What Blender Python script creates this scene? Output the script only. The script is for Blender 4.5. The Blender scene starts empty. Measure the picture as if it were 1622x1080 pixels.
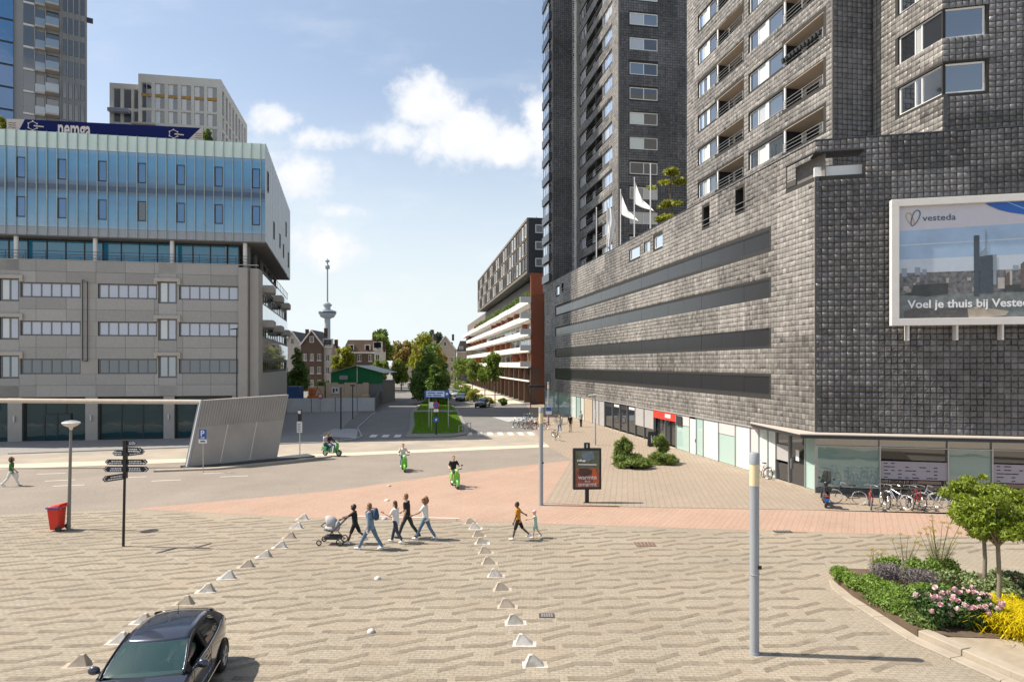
import bpy, bmesh, math, random
import numpy as np
from mathutils import Matrix, Vector
random.seed(7)
R = math.radians
scene = bpy.context.scene
COL = scene.collection

# ---------------------------------------------------------------- camera
cam_data = bpy.data.cameras.new('camera')
cam_data.sensor_width = 36.0
cam_data.lens = 36.0 * 1040.0 / 1622.0
cam_data.shift_y = 37.0 / 1622.0
cam_data.clip_start = 0.1
cam_data.clip_end = 20000.0
cam = bpy.data.objects.new('camera', cam_data)
COL.objects.link(cam)
cam.location = (0.0, 0.0, 6.8)
cam.rotation_euler = (R(90), 0, 0)
scene.camera = cam
EYE = 6.8

# ---------------------------------------------------------------- sun, sky, exposure
SUN_EL = R(52.0)
SUN_TRAVEL = Vector((0.996 * math.cos(SUN_EL), -0.09 * math.cos(SUN_EL), -math.sin(SUN_EL)))
sun_data = bpy.data.lights.new('sun', 'SUN')
sun_data.energy = 5.0
sun_data.angle = R(0.53)
sun_data.color = (1.0, 0.91, 0.78)
sun = bpy.data.objects.new('sun', sun_data)
COL.objects.link(sun)
sun.rotation_euler = SUN_TRAVEL.to_track_quat('-Z', 'Y').to_euler()
sun.location = (-60, 20, 90)

world = bpy.data.worlds.new('World')
scene.world = world
world.use_nodes = True
nt = world.node_tree
for n in list(nt.nodes):
    nt.nodes.remove(n)
class NG:
    def __init__(s, tree): s.t = tree
    def n(s, kind, **kw):
        nd = s.t.nodes.new(kind)
        for k, v in kw.items(): setattr(nd, k, v)
        return nd
    def l(s, a, b): s.t.links.new(a, b)
    def put(s, sock, v):
        if hasattr(v, 'is_output'): s.t.links.new(v, sock)
        else: sock.default_value = v
    def m(s, op, a, b=0.0, c=None, clamp=False):
        nd = s.n('ShaderNodeMath', operation=op, use_clamp=clamp)
        s.put(nd.inputs[0], a); s.put(nd.inputs[1], b)
        if c is not None: s.put(nd.inputs[2], c)
        return nd.outputs[0]
    def sstep(s, v, lo, hi):
        nd = s.n('ShaderNodeMapRange', interpolation_type='SMOOTHSTEP')
        s.put(nd.inputs['Value'], v)
        nd.inputs['From Min'].default_value = lo; nd.inputs['From Max'].default_value = hi
        return nd.outputs[0]
    def mix(s, f, a, b):
        nd = s.n('ShaderNodeMix', data_type='RGBA')
        s.put(nd.inputs[0], f); s.put(nd.inputs[6], a); s.put(nd.inputs[7], b)
        return nd.outputs[2]
    def noise(s, vec, scale, detail=4.0, rough=0.55):
        nd = s.n('ShaderNodeTexNoise')
        s.put(nd.inputs['Vector'], vec)
        nd.inputs['Scale'].default_value = scale
        nd.inputs['Detail'].default_value = detail
        nd.inputs['Roughness'].default_value = rough
        return nd.outputs['Fac']
g = NG(nt)
sky = g.n('ShaderNodeTexSky', sky_type='NISHITA')
sky.sun_disc = False
sky.sun_elevation = SUN_EL
to_sun = -SUN_TRAVEL
sky.sun_rotation = math.atan2(to_sun.x, to_sun.y)
sky.altitude = 5.0; sky.air_density = 1.0; sky.dust_density = 1.4; sky.ozone_density = 1.0
tc = g.n('ShaderNodeTexCoord')
sep = g.n('ShaderNodeSeparateXYZ'); g.l(tc.outputs['Generated'], sep.inputs[0])
dy = g.m('MAXIMUM', g.m('ABSOLUTE', sep.outputs[1]), 0.05)
u = g.m('DIVIDE', sep.outputs[0], dy)
v = g.m('DIVIDE', sep.outputs[2], dy)
comb = g.n('ShaderNodeCombineXYZ'); g.l(u, comb.inputs[0]); g.l(v, comb.inputs[1])
P2 = comb.outputs[0]
# cumulus banks (u, v, half width, half height, strength), the same all round the sky
banks = [(-0.125, 0.395, .07, .065, .92), (-0.075, 0.345, .12, .065, .95), (-0.165, 0.345, .09, .04, .75), (-0.005, 0.335, .08, .05, .85),
         (0.05, 0.36, .06, .09, .8), (0.06, 0.42, .03, .055, .7), (-0.37, 0.37, .07, .035, .75), (-0.29, 0.345, .1, .03, .65),
         (-0.325, 0.285, .075, .05, .8), (-0.355, 0.31, .05, .035, .6), (-0.28, 0.175, .08, .045, .8), (-0.335, 0.19, .06, .04, .6), (-0.25, 0.235, .06, .018, .6),
         (-0.225, 0.10, .09, .02, .4), (0.02, 0.20, .11, .02, .35), (-0.12, 0.135, .12, .018, .35),
         (-0.95, 0.42, .16, .09, .9), (-1.1, 0.30, .12, .05, .8), (0.55, 0.38, .14, .08, .9), (0.95, 0.30, .2, .09, .9), (0.8, 0.75, .22, .1, .8), (-1.6, 0.6, .3, .12, .8), (1.7, 0.6, .3, .12, .8)]
field = None
for (bu, bv, bw, bh, bs) in banks:
    bs *= 1.16
    a = g.m('DIVIDE', g.m('SUBTRACT', u, bu), bw)
    b = g.m('DIVIDE', g.m('SUBTRACT', v, bv), bh)
    d2 = g.m('ADD', g.m('MULTIPLY', a, a), g.m('MULTIPLY', b, b))
    e = g.m('MULTIPLY', g.m('EXPONENT', g.m('MULTIPLY', d2, -1.1)), bs)
    field = e if field is None else g.m('MAXIMUM', field, e)
n1 = g.noise(P2, 15.0, 9.0, 0.62)
n2 = g.noise(P2, 5.0, 5.0, 0.6)
dens = g.m('ADD', field, g.m('MULTIPLY', g.m('SUBTRACT', n1, 0.5), 1.5))
dens = g.m('ADD', dens, g.m('MULTIPLY', g.m('SUBTRACT', n2, 0.5), 0.6))
cl = g.sstep(dens, 0.38, 0.86)
core = g.sstep(dens, 0.55, 1.15)
stretch = g.n('ShaderNodeVectorMath', operation='MULTIPLY'); g.l(P2, stretch.inputs[0]); stretch.inputs[1].default_value = (1.0, 2.6, 1.0)
wisp = g.sstep(g.noise(stretch.outputs[0], 4.2, 6.0, 0.6), 0.46, 0.82)
low = g.sstep(sep.outputs[2], 0.44, 0.0)
veil = g.m('ADD', g.m('MULTIPLY', low, 0.80), g.m('MULTIPLY', wisp, 0.30), clamp=True)
veil = g.m('ADD', veil, 0.17, clamp=True)
skyc = g.n('ShaderNodeVectorMath', operation='SCALE'); g.l(sky.outputs[0], skyc.inputs[0]); skyc.inputs['Scale'].default_value = 1.25
c1 = g.mix(veil, skyc.outputs[0], (6.6, 7.15, 7.3, 1))
shade = g.mix(g.sstep(g.noise(P2, 22.0, 5.0, .6), .35, .7), (7.4, 7.5, 7.75, 1), (8.3, 8.2, 8.1, 1))
ccol = g.mix(core, (6.9, 7.1, 7.5, 1), shade)
c2 = g.mix(g.m('MULTIPLY', cl, 0.95), c1, ccol)
bg = g.n('ShaderNodeBackground'); g.l(c2, bg.inputs[0]); bg.inputs[1].default_value = 0.085
wo = g.n('ShaderNodeOutputWorld'); g.l(bg.outputs[0], wo.inputs[0])

scene.view_settings.view_transform = 'Standard'
scene.view_settings.look = 'None'
scene.view_settings.gamma = 1.0
scene.view_settings.use_curve_mapping = False
scene.view_settings.exposure = 0.68

# ---------------------------------------------------------------- materials
MATS = {}
def mat(name, color, rough=0.6, metal=0.0, var=0.12, vscale=2.5, bump=0.0, bscale=40.0, spec=0.4, tone=False, coat=0.0, tint=None, detail=5.0, island=0.0, streak=0.0):
    """principled material; var = slow colour unevenness, bump = fine relief, tone = per piece tone attribute"""
    if name in MATS: return MATS[name]
    m = bpy.data.materials.new(name); m.use_nodes = True
    t = m.node_tree; g = NG(t)
    bs = t.nodes['Principled BSDF']
    bs.inputs['Roughness'].default_value = rough
    bs.inputs['Metallic'].default_value = metal
    bs.inputs['Specular IOR Level'].default_value = spec
    if coat: bs.inputs['Coat Weight'].default_value = coat; bs.inputs['Coat Roughness'].default_value = 0.05
    geo = g.n('ShaderNodeNewGeometry')
    c = tuple(color) + (1.0,)
    out = None
    if var > 0:
        nf = g.noise(geo.outputs['Position'], vscale, detail, 0.6)
        k = g.m('MULTIPLY_ADD', g.m('SUBTRACT', nf, 0.5), 2.0 * var * 1.6, 1.0)
    else: k = None
    if tone:
        at = g.n('ShaderNodeAttribute'); at.attribute_name = 'tone'
        kk = g.m('ADD', at.outputs['Fac'], 0.0)
        k = kk if k is None else g.m('MULTIPLY', k, kk)
    if island:
        kk = g.m('MULTIPLY_ADD', geo.outputs['Random Per Island'], 2 * island, 1.0 - island)
        k = kk if k is None else g.m('MULTIPLY', k, kk)
    if streak:
        mp = g.n('ShaderNodeVectorMath', operation='MULTIPLY'); g.l(geo.outputs['Position'], mp.inputs[0]); mp.inputs[1].default_value = (1.3, 1.3, .10)
        kk = g.m('MULTIPLY_ADD', g.sstep(g.noise(mp.outputs[0], 1.0, 5.0, .65), .40, .72), -streak, 1.0 + streak * .3)
        k = kk if k is None else g.m('MULTIPLY', k, kk)
    if k is not None:
        vm = g.n('ShaderNodeVectorMath', operation='SCALE'); vm.inputs[0].default_value = c[:3]
        g.l(k, vm.inputs['Scale']); out = vm.outputs[0]
        if tint is not None:
            out = g.mix(g.sstep(g.noise(geo.outputs['Position'], vscale * 0.37, 3.0), 0.42, 0.66), out, tuple(tint) + (1,))
        g.l(out, bs.inputs['Base Color'])
    else:
        bs.inputs['Base Color'].default_value = c
    if bump > 0:
        b = g.n('ShaderNodeBump'); b.inputs['Strength'].default_value = min(1, bump); b.inputs['Distance'].default_value = 0.01
        g.l(g.noise(geo.outputs['Position'], bscale, 4.0), b.inputs['Height']); g.l(b.outputs[0], bs.inputs['Normal'])
    MATS[name] = m
    return m
def leaf_mat(name, color, trans=0.35, island=0.45, yellow=None):
    if name in MATS: return MATS[name]
    m = bpy.data.materials.new(name); m.use_nodes = True
    t = m.node_tree; g = NG(t)
    for n in list(t.nodes): t.nodes.remove(n)
    geo = g.n('ShaderNodeNewGeometry')
    rnd = geo.outputs['Random Per Island']
    k = g.m('MULTIPLY_ADD', rnd, 2 * island, 1.0 - island)
    vm = g.n('ShaderNodeVectorMath', operation='SCALE'); vm.inputs[0].default_value = color; g.l(k, vm.inputs['Scale'])
    col = vm.outputs[0]
    if yellow is not None:
        col = g.mix(g.sstep(g.noise(geo.outputs['Position'], 0.35, 3.0), 0.42, 0.62), col, tuple(yellow) + (1,))
    d = g.n('ShaderNodeBsdfPrincipled'); d.inputs['Roughness'].default_value = 0.5; d.inputs['Specular IOR Level'].default_value = 0.3
    g.l(col, d.inputs['Base Color'])
    tr = g.n('ShaderNodeBsdfTranslucent'); g.l(g.mix(0.5, col, (color[0]*1.5, color[1]*1.4, color[2]*.5, 1)), tr.inputs[0])
    mx = g.n('ShaderNodeMixShader'); mx.inputs[0].default_value = trans
    g.l(d.outputs[0], mx.inputs[1]); g.l(tr.outputs[0], mx.inputs[2])
    o = g.n('ShaderNodeOutputMaterial'); g.l(mx.outputs[0], o.inputs[0])
    MATS[name] = m
    return m
def glass_mat(name, tint, refl=0.5, rough=0.03, see=0.0, wobble=0.0, blend=0.25):
    """window glass: a dark tinted body with a mirror coat; see = share that lets light and sight through"""
    if name in MATS: return MATS[name]
    m = bpy.data.materials.new(name); m.use_nodes = True
    t = m.node_tree; g = NG(t)
    for n in list(t.nodes): t.nodes.remove(n)
    d = g.n('ShaderNodeBsdfDiffuse'); d.inputs[0].default_value = tuple(tint) + (1,)
    body = d.outputs[0]
    if see > 0:
        tp = g.n('ShaderNodeBsdfTransparent'); tp.inputs[0].default_value = (.75, .85, .85, 1)
        mx = g.n('ShaderNodeMixShader'); mx.inputs[0].default_value = see
        g.l(body, mx.inputs[1]); g.l(tp.outputs[0], mx.inputs[2]); body = mx.outputs[0]
    gl = g.n('ShaderNodeBsdfGlossy'); gl.inputs['Roughness'].default_value = rough; gl.inputs[0].default_value = (.92, .96, 1, 1)
    if wobble > 0:
        geo = g.n('ShaderNodeNewGeometry'); b = g.n('ShaderNodeBump'); b.inputs['Strength'].default_value = wobble; b.inputs['Distance'].default_value = .05
        g.l(g.noise(geo.outputs['Position'], 0.9, 1.5), b.inputs['Height']); g.l(b.outputs[0], gl.inputs['Normal'])
    fr = g.n('ShaderNodeLayerWeight'); fr.inputs[0].default_value = blend
    f = g.m('ADD', g.m('MULTIPLY', fr.outputs['Fresnel'], 0.8), refl, clamp=True)
    mx2 = g.n('ShaderNodeMixShader'); g.l(f, mx2.inputs[0]); g.l(body, mx2.inputs[1]); g.l(gl.outputs[0], mx2.inputs[2])
    o = g.n('ShaderNodeOutputMaterial'); g.l(mx2.outputs[0], o.inputs[0])
    MATS[name] = m
    return m
def paving_mat(name, c1, c2, mortar, bw, bh, rot=0.0, var=0.25, rough=0.8, dirt=None, dscale=0.25, offset=0.5, msize=0.06, relief=0.35, speck=0.0, fade=None):
    """paving bricks laid in world metres: joints, brick-to-brick tone, slow soiling"""
    if name in MATS: return MATS[name]
    m = bpy.data.materials.new(name); m.use_nodes = True
    t = m.node_tree; g = NG(t); bs = t.nodes['Principled BSDF']
    bs.inputs['Roughness'].default_value = rough; bs.inputs['Specular IOR Level'].default_value = 0.25
    geo = g.n('ShaderNodeNewGeometry')
    mp = g.n('ShaderNodeMapping'); g.l(geo.outputs['Position'], mp.inputs[0]); mp.inputs['Rotation'].default_value = (0, 0, rot)
    br = g.n('ShaderNodeTexBrick'); g.l(mp.outputs[0], br.inputs['Vector'])
    br.inputs['Color1'].default_value = tuple(c1) + (1,); br.inputs['Color2'].default_value = tuple(c2) + (1,); br.inputs['Mortar'].default_value = tuple(mortar) + (1,)
    br.inputs['Scale'].default_value = 1.0; br.inputs['Mortar Size'].default_value = msize * bh
    br.inputs['Brick Width'].default_value = bw; br.inputs['Row Height'].default_value = bh
    br.offset = offset
    n1 = g.noise(geo.outputs['Position'], dscale, 6.0, 0.62)
    n2 = g.noise(geo.outputs['Position'], 9.0, 3.0, 0.6)
    k = g.m('MULTIPLY_ADD', g.m('SUBTRACT', n1, 0.5), 2.2 * var, 1.0)
    k = g.m('MULTIPLY', k, g.m('MULTIPLY_ADD', g.m('SUBTRACT', n2, 0.5), 0.75, 1.0))
    vm = g.n('ShaderNodeVectorMath', operation='SCALE'); g.l(br.outputs['Color'], vm.inputs[0]); g.l(k, vm.inputs['Scale'])
    col = vm.outputs[0]
    if dirt is not None:
        col = g.mix(g.m('MULTIPLY', g.sstep(g.noise(geo.outputs['Position'], dscale * 2.3, 5.0, .65), 0.48, 0.72), 0.6), col, tuple(dirt) + (1,))
    if speck:
        sp = g.m('MULTIPLY', g.sstep(g.noise(geo.outputs['Position'], 26.0, 2.0, .5), .70, .76), g.sstep(n1, .40, .62))
        col = g.mix(g.m('MULTIPLY', sp, speck), col, (.62, .56, .46, 1))
        spots = g.sstep(g.noise(geo.outputs['Position'], 2.3, 3.0, .6), .66, .72); smear = g.sstep(g.noise(geo.outputs['Position'], .12, 4.0, .6), .52, .70)
        col = g.mix(g.m('MULTIPLY', spots, .30), col, (.15, .125, .095, 1)); col = g.mix(g.m('MULTIPLY', smear, .28), col, (.36, .30, .22, 1))
    if fade is not None:
        col = g.mix(g.m('MULTIPLY', geo.outputs['Random Per Island'], .55), col, tuple(fade) + (1,))
    g.l(col, bs.inputs['Base Color'])
    b = g.n('ShaderNodeBump'); b.inputs['Strength'].default_value = relief; b.inputs['Distance'].default_value = 0.01
    g.l(g.m('ADD', g.m('MULTIPLY', br.outputs['Fac'], -1.0), g.m('MULTIPLY', n2, 1.2)), b.inputs['Height']); g.l(b.outputs[0], bs.inputs['Normal'])
    MATS[name] = m
    return m

# ---------------------------------------------------------------- mesh and object helpers
def link(o, parent=None):
    COL.objects.link(o)
    if parent is not None:
        o.parent = parent
    return o
def tag(o, label=None, cat=None, group=None, kind=None):
    if label: o['label'] = label
    if cat: o['category'] = cat
    if group: o['group'] = group
    if kind: o['kind'] = kind
    return o
def thing(name, label, cat, loc=(0, 0, 0), rz=0.0, group=None, kind=None):
    o = bpy.data.objects.new(name, None); COL.objects.link(o)
    o.empty_display_size = 0.2
    o.location = loc; o.rotation_euler = (0, 0, rz)
    return tag(o, label, cat, group, kind)
def copy_tree(o, parent=None):
    c = o.copy(); COL.objects.link(c); c.parent = parent
    for ch in o.children: copy_tree(ch, c)
    return c
def recolour(root, mapping):
    for ch in [root] + list(root.children_recursive):
        if ch.type == 'MESH' and ch.material_slots and ch.material_slots[0].material:
            nm = ch.material_slots[0].material.name
            if nm in mapping:
                ch.material_slots[0].link = 'OBJECT'; ch.material_slots[0].material = mapping[nm]
def world_origin(o):
    p = Vector((0, 0, 0))
    while o is not None:
        p += o.location; o = o.parent
    return p
class MB:
    """collects shapes in world metres; build() links them as one mesh object"""
    def __init__(s): s.v = []; s.f = []; s.M = Matrix.Identity(4)
    def at(s, x=0, y=0, z=0, rz=0.0, rx=0.0, ry=0.0):
        s.M = Matrix.Translation((x, y, z)) @ Matrix.Rotation(rz, 4, 'Z') @ Matrix.Rotation(ry, 4, 'Y') @ Matrix.Rotation(rx, 4, 'X'); return s
    def frame(s, fr): s.M = fr.M.copy(); return s
    def add(s, vs, fs):
        o = len(s.v); s.v += [tuple(s.M @ Vector(p)) for p in vs]; s.f += [tuple(i + o for i in f) for f in fs]; return s
    def box(s, x0, x1, y0, y1, z0, z1):
        return s.add([(x0,y0,z0),(x1,y0,z0),(x1,y1,z0),(x0,y1,z0),(x0,y0,z1),(x1,y0,z1),(x1,y1,z1),(x0,y1,z1)],
                     [(3,2,1,0),(4,5,6,7),(0,1,5,4),(1,2,6,5),(2,3,7,6),(3,0,4,7)])
    def cbox(s, c, d): return s.box(c[0]-d[0]/2, c[0]+d[0]/2, c[1]-d[1]/2, c[1]+d[1]/2, c[2]-d[2]/2, c[2]+d[2]/2)
    def quad(s, a, b, c, d): return s.add([a, b, c, d], [(0, 1, 2, 3)])
    def prism(s, poly, z0, z1):
        n = len(poly)
        return s.add([(p[0], p[1], z0) for p in poly] + [(p[0], p[1], z1) for p in poly],
                     [tuple(range(n - 1, -1, -1)), tuple(range(n, 2 * n))] + [(i, (i + 1) % n, n + (i + 1) % n, n + i) for i in range(n)])
    def sideprism(s, poly, y0, y1):
        """polygon in x,z pulled from y0 to y1"""
        n = len(poly)
        return s.add([(p[0], y0, p[1]) for p in poly] + [(p[0], y1, p[1]) for p in poly],
                     [tuple(range(n)), tuple(range(2 * n - 1, n - 1, -1))] + [((i + 1) % n, i, n + i, n + (i + 1) % n) for i in range(n)])
    def tube(s, pts, rad, n=8, closed=False):
        pts = [Vector(p) for p in pts]
        if not hasattr(rad, '__len__'): rad = [rad] * len(pts)
        rings = []; prev = None; m = len(pts)
        for i, p in enumerate(pts):
            if closed: d = pts[(i + 1) % m] - pts[i - 1]
            else: d = pts[min(i + 1, m - 1)] - pts[max(i - 1, 0)]
            d.normalize()
            if prev is None:
                a = d.orthogonal().normalized()
            else:
                a = (prev - d * prev.dot(d)); a = a.normalized() if a.length > 1e-6 else d.orthogonal().normalized()
            prev = a; b = d.cross(a)
            rings.append([p + (a * math.cos(2*math.pi*k/n) + b * math.sin(2*math.pi*k/n)) * rad[i] for k in range(n)])
        vs = [q for r in rings for q in r]; fs = []
        last = m if closed else m - 1
        for i in range(last):
            j = (i + 1) % m
            for k in range(n):
                fs.append((i*n+k, i*n+(k+1) % n, j*n+(k+1) % n, j*n+k))
        if not closed:
            fs.append(tuple(range(n - 1, -1, -1))); fs.append(tuple(range((m-1)*n, m*n)))
        return s.add(vs, fs)
    def cyl(s, p, r, z0, z1, n=12, r1=None):
        return s.tube([(p[0], p[1], z0), (p[0], p[1], z1)], [r, r if r1 is None else r1], n)
    def lathe(s, prof, c=(0, 0, 0), n=16, caps=True):
        vs = []; fs = []; m = len(prof)
        for (r, z) in prof:
            vs += [(c[0] + r * math.cos(2*math.pi*k/n), c[1] + r * math.sin(2*math.pi*k/n), c[2] + z) for k in range(n)]
        for i in range(m - 1):
            for k in range(n): fs.append((i*n+k, i*n+(k+1) % n, (i+1)*n+(k+1) % n, (i+1)*n+k))
        if caps and prof[0][0] > 1e-4: fs.append(tuple(range(n - 1, -1, -1)))
        if caps and prof[-1][0] > 1e-4: fs.append(tuple(range((m-1)*n, m*n)))
        return s.add(vs, fs)
    def ell(s, c, r, n=10, m=7, rot=None):
        vs = []; fs = []
        for i in range(m + 1):
            th = math.pi * i / m
            for k in range(n):
                ph = 2 * math.pi * k / n
                q = Vector((r[0]*math.sin(th)*math.cos(ph), r[1]*math.sin(th)*math.sin(ph), r[2]*math.cos(th)))
                if rot is not None: q = rot @ q
                vs.append(tuple(Vector(c) + q))
        for i in range(m):
            for k in range(n): fs.append((i*n+k, (i+1)*n+k, (i+1)*n+(k+1) % n, i*n+(k+1) % n))
        return s.add(vs, fs)
    def torus(s, c, r, t, axis='x', n=24, k=6):
        pts = []
        for i in range(n):
            a = 2*math.pi*i/n
            q = {'x': (0, math.cos(a)*r, math.sin(a)*r), 'y': (math.cos(a)*r, 0, math.sin(a)*r), 'z': (math.cos(a)*r, math.sin(a)*r, 0)}[axis]
            pts.append((c[0]+q[0], c[1]+q[1], c[2]+q[2]))
        return s.tube(pts, t, k, closed=True)
    def grid(s, rows):
        """rows of points -> surface"""
        o = len(s.v); n = len(rows[0])
        vs = [p for r in rows for p in r]; fs = []
        for i in range(len(rows) - 1):
            for k in range(n - 1): fs.append((i*n+k, i*n+k+1, (i+1)*n+k+1, (i+1)*n+k))
        return s.add(vs, fs)
    def mesh(s, name, off=Vector((0, 0, 0)), smooth=False):
        me = bpy.data.meshes.new(name)
        me.from_pydata([(p[0]-off[0], p[1]-off[1], p[2]-off[2]) for p in s.v], [], s.f)
        if smooth: me.shade_smooth()
        me.update(); return me
    def build(s, name, m, parent=None, smooth=False, bevel=0.0, label=None, kind=None, cat=None, group=None):
        off = world_origin(parent) if parent is not None else Vector((0, 0, 0))
        me = s.mesh(name, off, smooth)
        bm = bmesh.new(); bm.from_mesh(me)
        if smooth: bmesh.ops.remove_doubles(bm, verts=bm.verts, dist=1e-5)
        bmesh.ops.recalc_face_normals(bm, faces=bm.faces); bm.to_mesh(me); bm.free()
        me.materials.append(m)
        o = bpy.data.objects.new(name, me); link(o, parent)
        if bevel:
            b = o.modifiers.new('bevel', 'BEVEL'); b.width = bevel; b.segments = 2; b.limit_method = 'ANGLE'
        if smooth:
            try: me.set_sharp_from_angle(angle=R(42))
            except Exception: pass
        return tag(o, label, cat, group, kind)
class Frame:
    """a facade plane: x to the right as seen from outside, y into the building, z up"""
    def __init__(s, ox, oy, ux, uy):
        n = math.hypot(ux, uy); ux /= n; uy /= n
        s.o = (ox, oy); s.u = (ux, uy); s.i = (-uy, ux)
        s.M = Matrix(((ux, -uy, 0, ox), (uy, ux, 0, oy), (0, 0, 1, 0), (0, 0, 0, 1)))
    def p(s, x, y=0.0, z=0.0): return (s.o[0] + s.u[0]*x + s.i[0]*y, s.o[1] + s.u[1]*x + s.i[1]*y, z)
    def rz(s): return math.atan2(s.u[1], s.u[0])
    def shifted(s, x, y):
        q = s.p(x, y); return Frame(q[0], q[1], s.u[0], s.u[1])
def wall_mb(fr, x0, x1, z0, z1, openings=(), reveal=0.25, y=0.0, mb=None):
    """wall sheet with real openings (x0,x1,z0,z1) and their reveals"""
    mb = mb or MB(); mb.frame(fr)
    xs = sorted({x0, x1} | {min(max(q, x0), x1) for o in openings for q in o[:2]})
    zs = sorted({z0, z1} | {min(max(q, z0), z1) for o in openings for q in o[2:4]})
    inside = lambda cx, cz: any(o[0] < cx < o[1] and o[2] < cz < o[3] for o in openings)
    for j in range(len(zs) - 1):
        i = 0
        while i < len(xs) - 1:
            cz = (zs[j] + zs[j+1]) / 2
            if inside((xs[i] + xs[i+1]) / 2, cz): i += 1; continue
            k = i
            while k + 1 < len(xs) - 1 and not inside((xs[k+1] + xs[k+2]) / 2, cz): k += 1
            mb.quad((xs[i], y, zs[j]), (xs[k+1], y, zs[j]), (xs[k+1], y, zs[j+1]), (xs[i], y, zs[j+1])); i = k + 1
    for o in openings:
        a, b, c, d = o[:4]; r = y + (o[4] if len(o) > 4 else reveal)
        mb.quad((a,y,c),(b,y,c),(b,r,c),(a,r,c)); mb.quad((a,y,d),(a,r,d),(b,r,d),(b,y,d))
        mb.quad((a,y,c),(a,r,c),(a,r,d),(a,y,d)); mb.quad((b,y,c),(b,y,d),(b,r,d),(b,r,c))
    return mb
def window(fr, x0, x1, z0, z1, y, cuts, mframe, mglass, parent, t=0.07, pieces=True, name='window', d=0.08, panes=None):
    """one window: frame bars, and every pane a piece of its own under it"""
    mb = MB().frame(fr)
    mb.box(x0, x1, y, y + d, z0, z0 + t); mb.box(x0, x1, y, y + d, z1 - t, z1)
    xs = [x0] + list(cuts) + [x1]
    mb.box(x0, x0 + t, y, y + d, z0 + t, z1 - t); mb.box(x1 - t, x1, y, y + d, z0 + t, z1 - t)
    for c in cuts: mb.box(c - t/2, c + t/2, y, y + d, z0 + t, z1 - t)
    w = mb.build(name, mframe, parent)
    for i in range(len(xs) - 1):
        mg = mglass if panes is None else panes[i % len(panes)]
        a = xs[i] + t / 2; b = xs[i+1] - t / 2
        MB().frame(fr).quad((a, y + d*.6, z0 + t/2), (b, y + d*.6, z0 + t/2), (b, y + d*.6, z1 - t/2), (a, y + d*.6, z1 - t/2)).build('pane', mg, w)
    return w
BENCH = bpy.data.scenes.new('bench')              # small empty scene in which modifiers and lettering are evaluated
def bench(o):
    BENCH.collection.objects.link(o)
    with bpy.context.temp_override(scene=BENCH, view_layer=BENCH.view_layers[0]):
        dg = bpy.context.evaluated_depsgraph_get(); dg.update()
    return dg
def text_part(name, s, size, fr, x, z, y, m, parent, align='LEFT', shear=0.0, depth=0.004, sx=1.0, bold=0.0):
    """raised lettering lying on a facade frame"""
    cu = bpy.data.curves.new(name, 'FONT'); cu.body = s; cu.size = size; cu.extrude = depth; cu.align_x = align; cu.offset = bold; cu.resolution_u = 3
    tmp = bpy.data.objects.new(name, cu)
    dg = bench(tmp)
    me = bpy.data.meshes.new_from_object(tmp.evaluated_get(dg))
    bpy.data.objects.remove(tmp)
    off = world_origin(parent)
    for vtx in me.vertices:
        q = fr.p(x + vtx.co.x * sx, y - vtx.co.z, z + vtx.co.y)
        vtx.co = Vector(q) - off
    me.materials.clear(); me.materials.append(m)
    o = bpy.data.objects.new(name, me); link(o, parent); return o
def fast_mesh(name, verts, quads, m, parent=None, tone=None, smooth=False):
    verts = np.asarray(verts, dtype=np.float32); quads = np.asarray(quads, dtype=np.int32)
    if parent is not None: verts = verts - np.array(world_origin(parent), dtype=np.float32)
    me = bpy.data.meshes.new(name); k = quads.shape[1]
    me.vertices.add(len(verts)); me.vertices.foreach_set('co', verts.ravel())
    me.loops.add(quads.size); me.loops.foreach_set('vertex_index', quads.ravel())
    me.polygons.add(len(quads)); me.polygons.foreach_set('loop_start', np.arange(0, quads.size, k, dtype=np.int32))
    me.polygons.foreach_set('loop_total', np.full(len(quads), k, dtype=np.int32))
    me.update(calc_edges=True)
    if tone is not None:
        at = me.attributes.new('tone', 'FLOAT', 'FACE'); at.data.foreach_set('value', np.asarray(tone, dtype=np.float32))
    if smooth: me.shade_smooth()
    me.materials.append(m)
    o = bpy.data.objects.new(name, me); link(o, parent); return o
def remeshed(name, mb, voxel, m, parent, smooth_it=3, label=None, factor=0.5):
    """overlapping closed shapes grown together into one continuous skin"""
    me = mb.mesh(name, Vector((0, 0, 0)))
    bm = bmesh.new(); bm.from_mesh(me); bmesh.ops.recalc_face_normals(bm, faces=bm.faces); bm.to_mesh(me); bm.free()
    tmp = bpy.data.objects.new(name, me)
    r = tmp.modifiers.new('r', 'REMESH'); r.mode = 'VOXEL'; r.voxel_size = voxel
    if smooth_it:
        sm = tmp.modifiers.new('s', 'SMOOTH'); sm.iterations = smooth_it; sm.factor = factor
    dg = bench(tmp)
    me2 = bpy.data.meshes.new_from_object(tmp.evaluated_get(dg))
    bpy.data.objects.remove(tmp); bpy.data.meshes.remove(me)
    me2.name = name; me2.shade_smooth(); me2.materials.clear(); me2.materials.append(m)
    o = bpy.data.objects.new(name, me2); link(o, parent)
    if label: o['label'] = label
    return o
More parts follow.
